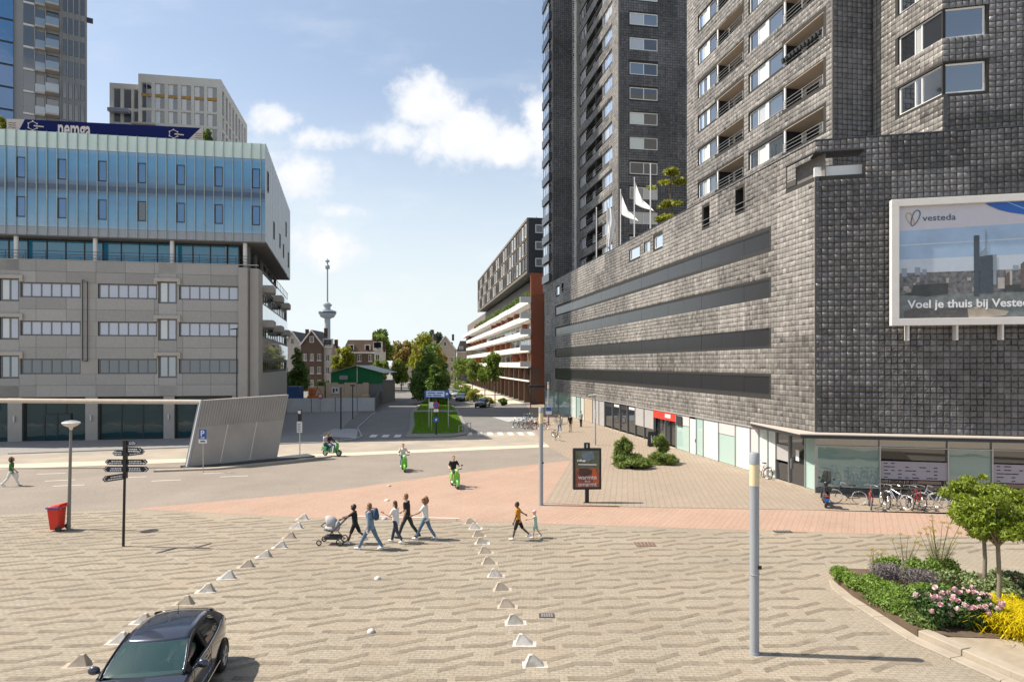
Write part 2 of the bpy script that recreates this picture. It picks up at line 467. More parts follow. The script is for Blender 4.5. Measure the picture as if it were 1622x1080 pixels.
# ================================================================ GROUND
def sheet(name, poly, z, m):
    mb = MB(); n = len(poly)
    mb.add([(p[0], p[1], z) for p in poly], [tuple(range(n))])
    return mb.build(name, m, None, kind='structure')
m_asph = mat('asphalt', (.165, .158, .15), rough=.85, var=.2, vscale=.35, bump=.3, bscale=60)
m_dark_asph = mat('asphalt_dark', (.085, .086, .09), rough=.8, var=.2, vscale=.5, bump=.3, bscale=60)
m_plaza = paving_mat('plaza_clinker', (.302, .264, .207), (.275, .24, .188), (.21, .182, .142), .21, .105, rot=.05, var=.30, dirt=(.285, .225, .165), dscale=.22, msize=.10, relief=.5, speck=.7)
m_zig = paving_mat('plaza_clinker_dark', (.19, .162, .128), (.168, .143, .113), (.138, .118, .093), .21, .105, rot=.05, var=.2, dirt=(.285, .235, .168), dscale=.55, msize=.10, relief=.5, fade=(.25, .212, .16))
m_red = paving_mat('red_clinker', (.36, .25, .19), (.34, .235, .178), (.30, .19, .14), 2.4, .235, rot=R(-62), var=.2, dscale=.3, dirt=(.33, .26, .21), msize=.06)
m_side = paving_mat('side_paving', (.305, .25, .195), (.285, .232, .18), (.225, .182, .14), .30, .30, rot=R(10), var=.13, dscale=.4, dirt=(.27, .23, .185), msize=.07, offset=0.0)
m_road = paving_mat('road_clinker', (.25, .216, .184), (.232, .2, .17), (.195, .167, .14), .22, .08, rot=R(15), var=.26, dscale=.25, dirt=(.205, .185, .165), relief=.2)
m_tan = mat('tan_asphalt', (.33, .285, .232), rough=.85, var=.22, vscale=.5, bump=.25, bscale=70, tint=(.27, .24, .205))
m_strip = mat('pale_concrete', (.52, .44, .345), rough=.85, var=.12, vscale=.6, bump=.2, bscale=50)
m_paint = mat('road_paint', (.62, .60, .56), rough=.7, var=.2, vscale=3)
m_slab = mat('grey_slab', (.36, .36, .36), rough=.85, var=.15, vscale=1.0, bump=.2)
m_kerb = mat('kerb_concrete', (.33, .285, .225), rough=.85, var=.22, vscale=1.6, bump=.4, bscale=25)
m_grass_soil = mat('lawn', (.09, .18, .025), rough=.9, var=.3, vscale=1.5, bump=.6, bscale=30)
m_earth = mat('earth', (.10, .07, .045), rough=.95, var=.35, vscale=3, bump=.6, bscale=25)

sheet('ground', [(-3000, -60), (3000, -60), (3000, 3500), (-3000, 3500)], 0.0, m_asph)
plaza_edge = [(-70, 30.2), (-23.2, 29.71), (-17.83, 30.88), (-9.25, 29.1), (-1.39, 28.4), (12.25, 26.59), (19.98, 25.62), (70, 19.2)]
sheet('plaza', [(-70, -40), (70, -40)] + plaza_edge[::-1], 0.004, m_plaza)
red_low = plaza_edge[2:7]
red_path = [(-17.83, 30.88), (-9.55, 35.36), (-3.3, 41.1), (4.2, 46.53), (1.55, 32.15), (5.69, 31.29), (14.1, 30.61), (23.17, 29.71), (70, 25.5), (70, 19.2), (19.98, 25.62), (12.25, 26.59), (-1.39, 28.4), (-9.25, 29.1)]
sheet('red_brick_path', red_path, 0.008, m_red)
sheet('side_pavement', [(4.2, 46.53), (3.2, 52.5), (2.2, 67), (2.6, 80), (2.4, 112), (10, 112), (5.6, 95), (16.1, 34.65), (70, 22.8), (70, 25.5), (23.17, 29.71), (14.1, 30.61), (5.69, 31.29), (1.55, 32.15)], 0.020, m_side)
sheet('brick_road', [(-90, 26), (-70, 30.2), (-23.2, 29.71), (-17.83, 30.88), (-9.55, 35.36), (-3.3, 41.1), (4.2, 46.53), (3.85, 54.2), (-1.6, 52.5), (-16, 47.6), (-33, 42.6), (-90, 32)], 0.004, m_road)
sheet('pale_strip', [(-90, 32), (-33, 42.6), (-16, 47.6), (-1.6, 52.5), (3.85, 54.2), (3.7, 56.0), (-1.8, 54.3), (-16.4, 49.2), (-34, 44.8), (-90, 34.5)], 0.012, m_strip)
sheet('tan_road', [(-90, 34.5), (-34, 44.8), (-16.4, 49.2), (-1.8, 54.3), (3.7, 56.0), (3.2, 60.5), (2.4, 67), (-5.2, 64.0), (-5.2, 61.6), (-16, 57.0), (-38, 49.6), (-90, 38)], 0.008, m_tan)
sheet('left_pavement', [(-90, 38), (-38, 49.6), (-16, 57.0), (-17.5, 66), (-22, 95), (-45, 95), (-90, 60)], 0.016, mat('left_paving', (.235, .225, .215), rough=.85, var=.14, vscale=.8, bump=.3, bscale=8))
sheet('grey_apron', [(-14.3, 60.3), (-16.2, 69.2), (-18.8, 69.2), (-18.3, 62.3)], 0.024, m_slab)
sheet('street_apron', [(-0.5, 77.5), (3.0, 77.0), (2.8, 84.5), (-2.6, 84.5)], 0.026, m_slab)
sheet('far_pavement', [(-1.5, 112), (2.4, 112), (-20, 260), (-26, 260), (-9, 150)], 0.030, m_strip)
mb = MB()
for (a, b) in zip([(-38, 49.6), (-16, 57.0), (-14.2, 59.4), (-14.0, 61.5), (-16.4, 70), (-19.3, 93)][:-1], [(-16, 57.0), (-14.2, 59.4), (-14.0, 61.5), (-16.4, 70), (-19.3, 93)]):
    mb.add([(a[0], a[1], .0), (b[0], b[1], .0), (b[0] - .16, b[1] + .1, .0), (a[0] - .16, a[1] + .1, .0), (a[0], a[1], .10), (b[0], b[1], .10), (b[0] - .16, b[1] + .1, .10), (a[0] - .16, a[1] + .1, .10)], [(4, 5, 6, 7), (0, 1, 5, 4), (2, 3, 7, 6)])
mb.build('pavement_kerb', m_slab, None, kind='structure')
# crossing stripes and parking dashes: thin worn paint
xs = [(588 + 19.3*i) for i in range(4)]
mb = MB()
for x in [-13.35, -12.2, -11.05, -9.9]:
    mb.add([(x, 61.2, .02), (x + .62, 61.25, .02), (x + .42, 63.4, .02), (x - .2, 63.35, .02)], [(0, 1, 2, 3)])
mb.build('crossing_stripes', m_paint, None, kind='structure')
mb = MB()
for i in range(7):
    x = -4.3 + i * 1.0
    mb.add([(x, 63.0, .022), (x + .5, 63.0, .022), (x + .3, 65.6, .022), (x - .2, 65.6, .022)], [(0, 1, 2, 3)])
mb.build('zebra_stripes', m_paint, None, kind='structure')
mb = MB()
for (x, y) in [(-33.2, 39.6), (-29.4, 40.6), (-25.0, 41.8), (-20.2, 42.6), (-30.6, 37.2), (-27.2, 38.2), (-23.6, 39.3), (-19.2, 40.8), (-29.6, 35.2), (-25.6, 36.6), (-21.0, 38.2), (-17.6, 39.6)]:
    mb.add([(x, y, .012), (x + 1.5, y + .42, .012), (x + 1.47, y + .54, .012), (x - .03, y + .12, .012)], [(0, 1, 2, 3)])
mb.build('parking_dashes', m_paint, None, kind='structure')
# zigzag of dark bricks in the plaza
vs = []; fs = []
def inside_poly(x, y, poly):
    c = False; n = len(poly)
    for i in range(n):
        (x1, y1), (x2, y2) = poly[i], poly[i - 1]
        if (y1 > y) != (y2 > y) and x < (x2 - x1) * (y - y1) / (y2 - y1) + x1: c = not c
    return c
pl_poly = [(-45, 6), (45, 6), (45, 22.2), (19.98, 25.5), (12.25, 26.45), (-1.39, 28.2), (-9.25, 28.9), (-17.83, 30.6), (-23.2, 29.5), (-45, 29.5)]
bed_zone = [(9.6, 13.5), (9.85, 20.1), (11, 22), (18.0, 23.4), (40, 20), (40, 6), (16.5, 6)]
def stroke(x, y, kind):
    if kind == 0: c = [(0, 0), (.74, 0), (1.50, .38)]
    else: c = [(0, 0), (.70, .36), (1.50, .36)]
    c = [(x + a + random.uniform(-.03, .03), y + b + random.uniform(-.02, .02)) for a, b in c]
    if not all(inside_poly(a, b, pl_poly) for a, b in c) or any(inside_poly(a, b, bed_zone) for a, b in c): return
    t = .19; n = 7
    for i in range(n):                              # bricks set side by side, each a little out of line
        w0 = c[0][0] + (c[2][0] - c[0][0]) * i / n; w1 = c[0][0] + (c[2][0] - c[0][0]) * (i + 1) / n - .008; wm = (w0 + w1) / 2
        yb = c[0][1] + (c[1][1] - c[0][1]) * (wm - c[0][0]) / (c[1][0] - c[0][0]) if wm < c[1][0] else c[1][1] + (c[2][1] - c[1][1]) * (wm - c[1][0]) / (c[2][0] - c[1][0])
        sl = (c[1][1] - c[0][1]) / (c[1][0] - c[0][0]) if wm < c[1][0] else (c[2][1] - c[1][1]) / (c[2][0] - c[1][0])
        yb += random.uniform(-.009, .009); dy_ = sl * (w1 - w0) * .5; o = len(vs)
        vs.extend([(w0, yb - dy_, .008), (w1, yb + dy_, .008), (w1, yb + dy_ + t, .008), (w0, yb - dy_ + t, .008)]); fs.append((o, o + 1, o + 2, o + 3))
for j in range(-2, 34):
    for i in range(-22, 22):
        bx, by = i * 2.42, 5 + j * 1.66
        for (ax, ay) in ((0, 0), (1.21, .83)):
            stroke(bx + ax, by + ay, 0); stroke(bx + ax - .45, by + ay + .36, 1)
fast_mesh('zigzag_paving', vs, fs, m_zig)['kind'] = 'structure'

# median island between the two carriageways: kerb ring, lawn, sand pavement
def island(name, poly, z, m, inset=0.25, zl=None):
    MB().prism(poly, 0.0, z).build(name, m, None, kind='structure')
def offset_poly(poly, d):
    cx = sum(p[0] for p in poly)/len(poly); cy = sum(p[1] for p in poly)/len(poly)
    out = []
    for p in poly:
        w = Vector((p[0]-cx, p[1]-cy)); l = w.length; out.append((cx + w.x*(l-d)/l, cy + w.y*(l-d)/l))
    return out
isl = [(-9.9, 60.9), (-7.6, 60.6), (-5.6, 61.2), (-4.35, 63.0), (-4.3, 66.3), (-7.3, 92), (-10.4, 112), (-16.0, 150), (-20.5, 190), (-22.0, 190), (-18.6, 150), (-15.8, 112), (-14.2, 92), (-10.6, 68)]
MB().prism(isl, 0.0, 0.13).build('median_kerb', mat('median_kerb', (.22, .21, .195), rough=.85, var=.2, vscale=2, bump=.3), None, kind='structure')
lawn_near = [(-9.7, 63.4), (-5.6, 63.6), (-4.75, 66.0), (-7.7, 91), (-13.6, 91), (-10.5, 71)]
MB().prism(lawn_near, 0.12, 0.19).build('lawn', m_grass_soil, None, kind='structure')
lawn_far = [(-13.9, 96), (-8.2, 96), (-10.8, 112), (-16.6, 150), (-17.9, 150), (-15.4, 112)]
MB().prism(lawn_far, 0.12, 0.19).build('lawn', m_grass_soil, None, kind='structure')
def grass_blades(name, polys, n, h, colour, seed, z, label):
    rng = np.random.default_rng(seed); pts = []
    for poly, cnt in zip(polys, n):
        x0 = min(p[0] for p in poly); x1 = max(p[0] for p in poly); y0 = min(p[1] for p in poly); y1 = max(p[1] for p in poly)
        got = 0
        while got < cnt:
            x = rng.uniform(x0, x1); y = rng.uniform(y0, y1)
            if inside_poly(x, y, poly): pts.append((x, y)); got += 1
    pts = np.array(pts); k = len(pts)
    a = rng.uniform(0, 2*np.pi, k); hh = h * rng.uniform(.5, 1.3, k); w = .035
    d = np.stack([np.cos(a), np.sin(a)], 1) * w
    lean = rng.normal(0, .4, (k, 2)) * hh[:, None]
    V = np.zeros((k, 3, 3))
    V[:, 0, :2] = pts - d; V[:, 1, :2] = pts + d; V[:, 2, :2] = pts + lean; V[:, :2, 2] = z; V[:, 2, 2] = z + hh
    o = fast_mesh(name, V.reshape(-1, 3), np.arange(k*3).reshape(-1, 3), colour)
    return tag(o, label, 'grass', kind='stuff')
m_blade = leaf_mat('grass_blade', (.16, .29, .03), trans=.35, island=.4)
grass_blades('grass', [lawn_near, lawn_far], [26000, 12000], .13, m_blade, 3, .18, 'short bright green grass on the median between the roads')
# ================================================================ DARK TILED BUILDING ON THE RIGHT
m_tile = mat('dark_glazed_tile', (.188, .177, .165), rough=.46, var=.22, vscale=7, bump=.16, bscale=22, spec=.42, streak=.28, tone=True, detail=3)
m_tile_rough_shade = mat('shaded_rock_face_tile', (.098, .096, .098), rough=.36, var=.3, vscale=9, bump=1.0, bscale=11, spec=.55, tone=True, detail=3, streak=.3)  # rougher tile for the front faces, their shade put into a darker colour
m_tile_back = mat('tile_joint', (.028, .026, .024), rough=.8, var=.2)
m_white = mat('white_frame', (.66, .66, .65), rough=.45, var=.05)
m_grey_frame = mat('grey_frame', (.17, .175, .18), rough=.5, var=.08)
m_dark_frame = mat('dark_frame', (.03, .033, .037), rough=.45, var=.08)
m_steel = mat('galvanised_steel', (.42, .43, .44), rough=.4, metal=.7, var=.1)
m_soffit = mat('soffit_plaster', (.52, .44, .35), rough=.8, var=.1)
m_plaster = mat('pale_plaster', (.64, .61, .57), rough=.8, var=.1)
m_void = mat('dark_void', (.012, .012, .013), rough=.9, var=0)
g_sky = glass_mat('window_glass', (.035, .045, .055), refl=.28, wobble=.05)
g_blind = glass_mat('window_glass_blind', (.42, .43, .42), refl=.22)
g_dark = glass_mat('window_glass_dark', (.02, .022, .025), refl=.14)
g_mint = glass_mat('mint_glass', (.36, .50, .46), refl=.16, wobble=.06)
g_pale = glass_mat('pale_glass', (.58, .65, .62), refl=.12)
def in_open(x, z, ops, mx, mz):
    r = np.zeros(x.shape, bool)
    for o in ops: r |= (x + mx > o[0]) & (x - mx < o[1]) & (z + mz > o[2]) & (z - mz < o[3])
    return r
def tile_cells(x0, x1, z0, z1, ops, size):
    nx = max(1, round((x1 - x0) / size)); nz = max(1, round((z1 - z0) / size))
    sx = (x1 - x0) / nx; sz = (z1 - z0) / nz
    X, Z = np.meshgrid(x0 + sx * (np.arange(nx) + .5), z0 + sz * (np.arange(nz) + .5))
    X = X.ravel(); Z = Z.ravel()
    keep = ~in_open(X, Z, ops, sx * .35, sz * .35)
    return X[keep], Z[keep], sx, sz
def tile_tone(X, Z, rng, seed):
    """glaze differs from tile to tile and from one prefabricated panel to the next"""
    pr = np.random.default_rng(seed + 99).normal(0, 1, (400, 80))
    pi = (np.floor(X / 3.6).astype(int) + 150) % 400; pj = (np.floor(Z / 2.8).astype(int) + 20) % 80
    return np.clip(1.0 + .20 * pr[pi, pj] + rng.normal(0, .15, X.shape), .42, 1.7)
def tile_verts(fr, X, Z, sx, sz, rng, hmin=.012, hmax=.036):
    n = len(X); j = .012
    hx = sx / 2 - j; hz = sz / 2 - j
    c = np.array([(-1, -1), (1, -1), (1, 1), (-1, 1)], float)
    lx = np.zeros((n, 8)); ly = np.zeros((n, 8)); lz = np.zeros((n, 8))
    lx[:, :4] = X[:, None] + c[:, 0] * hx; lz[:, :4] = Z[:, None] + c[:, 1] * hz
    ins = rng.uniform(.78, .92, (n, 4)) if hmax < .06 else rng.uniform(.55, .9, (n, 4))
    lx[:, 4:] = X[:, None] + c[:, 0] * hx * ins + rng.normal(0, .01, (n, 4)); lz[:, 4:] = Z[:, None] + c[:, 1] * hz * ins + rng.normal(0, .01, (n, 4))
    ly[:, 4:] = -rng.uniform(hmin, hmax, (n, 4)) if hmax > .06 else -(rng.uniform(hmin, hmax, (n, 1)) + rng.uniform(-.004, .004, (n, 4)))
    W = np.zeros((n * 8, 3))
    x = lx.ravel(); y = ly.ravel()
    W[:, 0] = fr.o[0] + fr.u[0] * x + fr.i[0] * y; W[:, 1] = fr.o[1] + fr.u[1] * x + fr.i[1] * y; W[:, 2] = lz.ravel()
    q = np.array([(4, 5, 6, 7), (0, 1, 5, 4), (1, 2, 6, 5), (2, 3, 7, 6), (3, 0, 4, 7)])
    Q = (np.arange(n)[:, None, None] * 8 + q[None]).reshape(-1, 4)
    return W, Q
class TileWall:
    """gathers the tiles of one building face set into one part"""
    def __init__(s): s.W = {0: [], 1: []}; s.Q = {0: [], 1: []}; s.T = {0: [], 1: []}; s.n = {0: 0, 1: 0}; s.mb = MB()
    def face(s, fr, x0, x1, z0, z1, ops=(), size=.30, seed=1, skip=(), reveal=.25, tone=1.0, rough=False):
        rng = np.random.default_rng(seed)
        wall_mb(fr, x0, x1, z0, z1, ops, reveal, y=.004, mb=s.mb)
        X, Z, sx, sz = tile_cells(x0, x1, z0, z1, list(ops) + list(skip), size)
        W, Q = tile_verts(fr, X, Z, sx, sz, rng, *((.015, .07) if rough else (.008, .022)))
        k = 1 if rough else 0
        s.W[k].append(W); s.Q[k].append(Q + s.n[k]); s.n[k] += len(W); s.T[k].append(np.repeat(tile_tone(X, Z, rng, seed) * tone, 5))
    def build(s, parent):
        s.mb.build('wall', m_tile_back, parent)
        for k in (0, 1):
            if s.W[k]: fast_mesh('tile_cladding', np.concatenate(s.W[k]), np.concatenate(s.Q[k]), m_tile_rough_shade if k else m_tile, parent, np.concatenate(s.T[k]))['kind'] = 'stuff'

CX_, CY_ = 16.05, 34.7
PF = Frame(CX_, CY_, .17, -.9854)          # street facade, x runs towards the camera, corner at x = 0
PR = Frame(CX_, CY_, .9759, -.2182)        # front facade with the billboard, corner at x = 0
pod = thing('tiled_podium', 'low dark tiled block with four long louvre bands facing the street', 'building', (CX_, CY_, 0))
GZ = 2.92                                   # top of the shop front
TOP = 18.6
bands = [(13.66, 14.78), (10.73, 11.87), (7.83, 8.98), (4.96, 6.13)]
pf_ops = [(-58.4, -4.4, a, b, .12) for a, b in bands]
pf_ops += [(-28.4, -25.7, 16.7, 17.72, .15), (-24.5, -23.2, 16.75, 17.7, .15), (-22.3, -20.4, 16.7, 17.75, .15), (-13.0, -12.05, 16.7, 18.1, .5), (-8.4, -7.4, 16.7, 18.15, .5), (-58.2, -56.2, 16.4, 17.6, .2), (-54.9, -54.0, 16.5, 17.6, .4), (-2.6, 0.0, 16.72, 17.98, .0)]
pr_ops = [(0.0, 2.4, 16.72, 17.98, .0)]
pieces_zone = (3.2, 9.9, 3.6, 8.3)
tw = TileWall()
tw.face(PF, -65.5, 0, GZ, TOP, pf_ops, seed=11)
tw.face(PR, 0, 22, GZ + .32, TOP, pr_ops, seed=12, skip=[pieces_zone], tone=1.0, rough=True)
tw.build(pod)
# the 300-odd largest tiles of the front as single pieces
rng = np.random.default_rng(5)
X, Z, sx, sz = tile_cells(0, 22, GZ + .32, TOP, pr_ops, .30)
sel = (X > pieces_zone[0] - sx*.35) & (X < pieces_zone[1] + sx*.35) & (Z > pieces_zone[2] - sz*.35) & (Z < pieces_zone[3] + sz*.35)
X = X[sel]; Z = Z[sel]
unit = Frame(0, 0, 1, 0); variants = []
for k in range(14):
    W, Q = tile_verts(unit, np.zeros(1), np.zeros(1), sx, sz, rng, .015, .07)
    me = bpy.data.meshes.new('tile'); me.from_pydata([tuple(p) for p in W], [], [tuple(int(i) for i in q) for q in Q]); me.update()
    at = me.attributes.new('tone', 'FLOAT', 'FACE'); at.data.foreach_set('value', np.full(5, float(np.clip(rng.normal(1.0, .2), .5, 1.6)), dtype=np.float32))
    me.materials.append(m_tile_rough_shade); variants.append(me)
for x, z in zip(X, Z):
    q = PR.p(float(x), 0.0, float(z))
    o = bpy.data.objects.new('tile', variants[int(rng.integers(14))]); link(o, pod)
    o.location = (q[0] - CX_, q[1] - CY_, z); o.rotation_euler = (0, 0, PR.rz())
# solid core so that light and sight stop behind the openings
mb = MB()
core = [PF.p(-66, .9), PF.p(-1.2, 1.3), PR.p(3.2, 1.3), PR.p(24, 1.0), (48, 60), (40, 104), PF.p(-66, 20)]
mb.prism([c[:2] for c in core], .0, TOP - .9); mb.build('roof_deck', mat('roof_felt', (.09, .09, .09), rough=.9), pod)
# corner edges
m_edge = mat('edge_profile', (.055, .055, .058), rough=.4, var=.1)
mb = MB(); mb.frame(PR); mb.box(.0, .16, -.045, .05, GZ + .3, 16.7); mb.build('corner_profile', m_edge, pod)
mb = MB(); mb.frame(PF); mb.box(-.05, .0, -.04, .0, GZ + .3, 16.7); mb.build('corner_profile', mat('corner_stone', (.13, .12, .11), rough=.5), pod)
# parapet caps
mb = MB(); mb.frame(PF); mb.box(-65.5, .05, -.05, .3, TOP, TOP + .05); mb.frame(PR); mb.box(.05, 22, -.05, .3, TOP + .003, TOP + .053); mb.build('parapet_cap', m_edge, pod)
# louvre bands: every panel a piece
m_louv = mat('louvre_sheet', (.020, .020, .022), rough=.30, metal=.0, var=.2, vscale=6, spec=.5)
m_louv2 = mat('louvre_sheet_grey', (.026, .027, .030), rough=.22, var=.2, vscale=6, spec=.7)
for bi, (a, b) in enumerate(bands):
    fr = MB().frame(PF); fr.box(-58.4, -4.4, .02, .09, a, a + .07); fr.box(-58.4, -4.4, .02, .09, b - .07, b)
    band = fr.build('louvre_band', m_dark_frame, pod)
    n = 18; w = 54.0 / n
    for i in range(n):
        x = -58.4 + i * w
        MB().frame(PF).box(x + .012, x + w - .012, .05 + .004 * (i % 2), .075 + .004 * (i % 2), a + .03, b - .03).build('panel', m_louv2 if bi < 2 else m_louv, band)
for (a, b, c, d, mg) in [(-28.4, -25.7, 16.7, 17.72, g_blind), (-24.5, -23.2, 16.75, 17.7, g_sky), (-22.3, -20.4, 16.7, 17.75, g_blind), (-58.2, -56.2, 16.4, 17.6, g_sky)]:
    window(PF, a, b, c, d, .08, [], m_white, mg, pod)
for (a, b, c, d) in [(-13.0, -12.05, 16.7, 18.1), (-8.4, -7.4, 16.7, 18.15), (-54.9, -54.0, 16.5, 17.6)]:
    MB().frame(PF).box(a, b, .5, .52, c, d).build('dark_opening', m_void, pod)
    mb = MB().frame(PF); mb.tube([(a - .05, -.07, c + .45), (b + 1.2, -.07, c + .45)], .022, 6); mb.tube([(a - .05, -.07, c + .1), (b + 1.2, -.07, c + .1)], .022, 6); mb.build('railing', m_steel, pod)
# open corner terrace under the parapet beam
mb = MB(); mb.frame(PF); mb.box(-2.62, -.02, .55, .6, 16.7, 18.0); mb.build('terrace_wall', mat('terrace_tile', (.15, .14, .13), rough=.5, var=.3, vscale=4, bump=.6, bscale=12), pod)
mb = MB(); mb.frame(PR); mb.box(.05, 2.38, .5, .75, 16.75, 17.35); mb.build('white_beam', m_white, pod)
mb = MB(); mb.frame(PR); mb.box(.0, 2.4, .06, 1.25, 18.0, 18.06); mb.build('soffit', m_dark_frame, pod)
mb = MB(); mb.frame(PR); mb.box(.0, 2.4, .06, 1.25, 16.64, 16.7); mb.build('terrace_floor', m_plaster, pod)
mb = MB(); mb.frame(PF); mb.box(-2.66, .05, -.09, .04, 17.98, 18.05); mb.frame(PR); mb.box(0.05, 2.45, -.09, .04, 17.983, 18.05); mb.build('beam_edge', m_edge, pod)

# ---- shop front along the street facade
sf = [(-65.5, -57, 'mint'), (-57, -50.6, 'mint'), (-50.6, -47.6, 'pale'), (-47.6, -45.6, 'mint'), (-45.6, -44.0, 'pale'), (-44.0, -40.6, 'wood'), (-40.6, -38.2, 'grey'), (-38.2, -36.2, 'grey'),
      (-36.2, -33.6, 'win'), (-33.6, -31.3, 'win'), (-31.3, -29.1, 'win'), (-29.1, -27.0, 'win'), (-27.0, -24.7, 'half'), (-24.7, -22.4, 'half'), (-22.4, -19.9, 'shop'), (-19.9, -17.75, 'shopdoor'),
      (-17.75, -15.3, 'split'), (-15.3, -14.2, 'whitedoor'), (-14.2, -13.05, 'mint'), (-13.05, -10.75, 'pale'), (-10.75, -8.45, 'split'), (-8.45, -6.6, 'pale'), (-6.6, -5.6, 'pink'), (-5.6, -4.6, 'pale'), (-4.6, -3.75, 'pale'),
      (-3.75, -2.45, 'poster'), (-2.45, -.95, 'door'), (-.95, -.05, 'mint')]
m_pgrey = mat('grey_panel', (.36, .35, .345), rough=.5, var=.06)
m_ppink = mat('pinkish_panel', (.56, .50, .50), rough=.5, var=.06)
m_pwood = mat('beige_panel', (.40, .33, .25), rough=.6, var=.2, vscale=4)
m_red_sign = mat('red_sign', (.55, .045, .03), rough=.4, var=.06)
def pane(name, x0, x1, z0, z1, y, m, par): return MB().frame(PF).box(x0 + .025, x1 - .025, y, y + .03, z0 + .02, z1 - .02).build(name, m, par)
for (a, b, k) in sf:
    if k in ('mint', 'pale'): pane('glass_panel', a, b, .12, GZ - .05, .06, g_mint if k == 'mint' else g_pale, pod)
    elif k == 'pink': pane('panel', a, b, .12, GZ - .05, .06, m_ppink, pod)
    elif k == 'grey': pane('panel', a, b, .12, GZ - .05, .05, m_pgrey, pod)
    elif k == 'wood': pane('panel', a, b, .12, GZ + .3, .02, m_pwood, pod)
    elif k == 'win':
        pane('shop_window', a, b, .28, 2.3, .1, g_dark, pod); pane('transom_panel', a, b, 2.3, GZ - .05, .09, m_dark_frame, pod)
    elif k == 'half':
        pane('panel', a, b, 1.15, GZ - .05, .05, m_pgrey, pod); pane('shop_window', a, b, .28, 1.15, .1, g_dark, pod)
    elif k in ('shop', 'shopdoor'):
        pane('sign_panel', a, b, 2.2, GZ + .15, .0, m_red_sign, pod); pane('shop_window' if k == 'shop' else 'shop_door', a, b, .2, 2.2, .3, g_dark, pod)
    elif k == 'split':
        pane('panel', a, b, 2.05, GZ - .05, .05, m_ppink, pod); pane('glass_panel', a, b, .12, 2.05, .06, g_mint, pod)
    elif k == 'whitedoor':
        d = pane('door', a, b, .1, GZ - .2, .05, m_white, pod); MB().frame(PF).box(b - .2, b - .15, .0, .05, 1.0, 1.25).build('handle', m_dark_frame, d)
    elif k == 'poster':
        pane('window', a, b, .15, 1.15, .08, g_dark, pod); pane('notice_panel', a, b, 1.25, 2.2, .06, m_pgrey, pod); pane('window', a, b, 2.2, GZ - .05, .08, g_dark, pod)
    elif k == 'door':
        d = pane('door', a, b, .1, GZ - .15, .10, g_dark, pod); MB().frame(PF).box(a + .15, a + .2, .02, .1, .95, 1.5).build('handle', m_steel, d)
        MB().frame(PF).box(a + .55, a + .85, .085, .1, 1.45, 2.05).build('notice', m_white, d)
for x in sorted({q for a, b, k in sf for q in (a, b)}):
    MB().frame(PF).box(x - .025, x + .025, -.02, .2, .06, GZ - .04).build('mullion', m_steel if x > -18 else m_grey_frame, pod)
MB().frame(PF).box(-65.5, -.02, -.03, .22, .0, .11).build('plinth', m_kerb, pod)
MB().frame(PF).box(-65.5, -.02, -.04, .22, GZ - .04, GZ + .03).build('lintel', m_pgrey, pod)
mb = MB().frame(PF)
for x in (-33.0, -28.6): mb.box(x, x + 1.5, .02, .07, 2.5, 2.72)
mb.build('lettering_board', m_white, pod)
text_part('shop_lettering', 'shop', .34, PF, -19.6, 2.45, -.02, m_white, pod, sx=1.1) if False else None
MB().frame(PF).box(-19.9, -18.8, -.02, .0, 2.42, 2.72).build('shop_lettering', m_white, pod)
MB().frame(PF).box(-17.6, -16.6, -.05, .0, 2.0, 2.75).build('notice_box', m_dark_frame, pod)
# ---- shop front below the billboard
pr_parts = [(0.05, 3.1, 'mint'), (3.1, 6.25, 'grille'), (6.25, 8.23, 'mint'), (8.23, 11.4, 'grille'), (11.4, 13.4, 'mint'), (13.4, 16.6, 'grille'), (16.6, 20, 'mint')]
g_mintd = glass_mat('mint_glass_shade', (.19, .29, .275), refl=.12, wobble=.12)  # shade of the front side is put into this darker mint tint
m_grille = mat('grille_sheet', (.36, .33, .38), rough=.5, var=.08)
def rpane(name, x0, x1, z0, z1, y, m, par): return MB().frame(PR).box(x0 + .03, x1 - .03, y, y + .03, z0 + .02, z1 - .02).build(name, m, par)
for (a, b, k) in pr_parts:
    rpane('transom_glass', a, b, 2.52, GZ + .05, .1, g_sky, pod)
    if k == 'mint': rpane('glass_panel', a, b, .32, 2.5, .08, g_mintd, pod)
    else:
        rpane('shop_window', a, b, 1.84, 2.5, .14, g_dark, pod)
        gr = rpane('grille_panel', a, b, .86, 1.82, .05, m_grille, pod)
        mb = MB().frame(PR); rr = random.Random(int(a * 10))
        for r in range(5):
            x = a + .2
            while x < b - .5:
                if rr.random() < .62: mb.box(x, x + rr.choice((.16, .16, .3)), .034, .046, .95 + r * .18, .995 + r * .18)
                x += .33
        mb.build('slot', m_dark_frame, gr)
        rpane('shop_window', a, b, .32, .84, .14, g_dark, pod)
    MB().frame(PR).box(b - .03, b + .03, -.03, .25, .2, GZ + .05).build('mullion', m_steel, pod)
MB().frame(PR).box(.03, 22, -.02, .3, 2.49, 2.53).build('transom_bar', m_steel, pod)
MB().frame(PR).box(.03, 22, -.02, .3, .0, .30).build('plinth', mat('dark_plinth', (.06, .07, .08), rough=.6, var=.1), pod)
# canopy
p = [PR.p(-.95, -1.05)[:2], PR.p(22, -1.05)[:2], PR.p(22, .02)[:2], PR.p(.02, .02)[:2], PF.p(-6.4, -.02)[:2], PF.p(-5.8, -.4)[:2]]
MB().prism(p, 3.0, 3.17).build('canopy', m_dark_frame, pod)
MB().prism(offset_poly(p, -.04), 3.173, 3.22).build('canopy_cap', mat('canopy_cap', (.42, .38, .34), rough=.6, var=.1), pod)

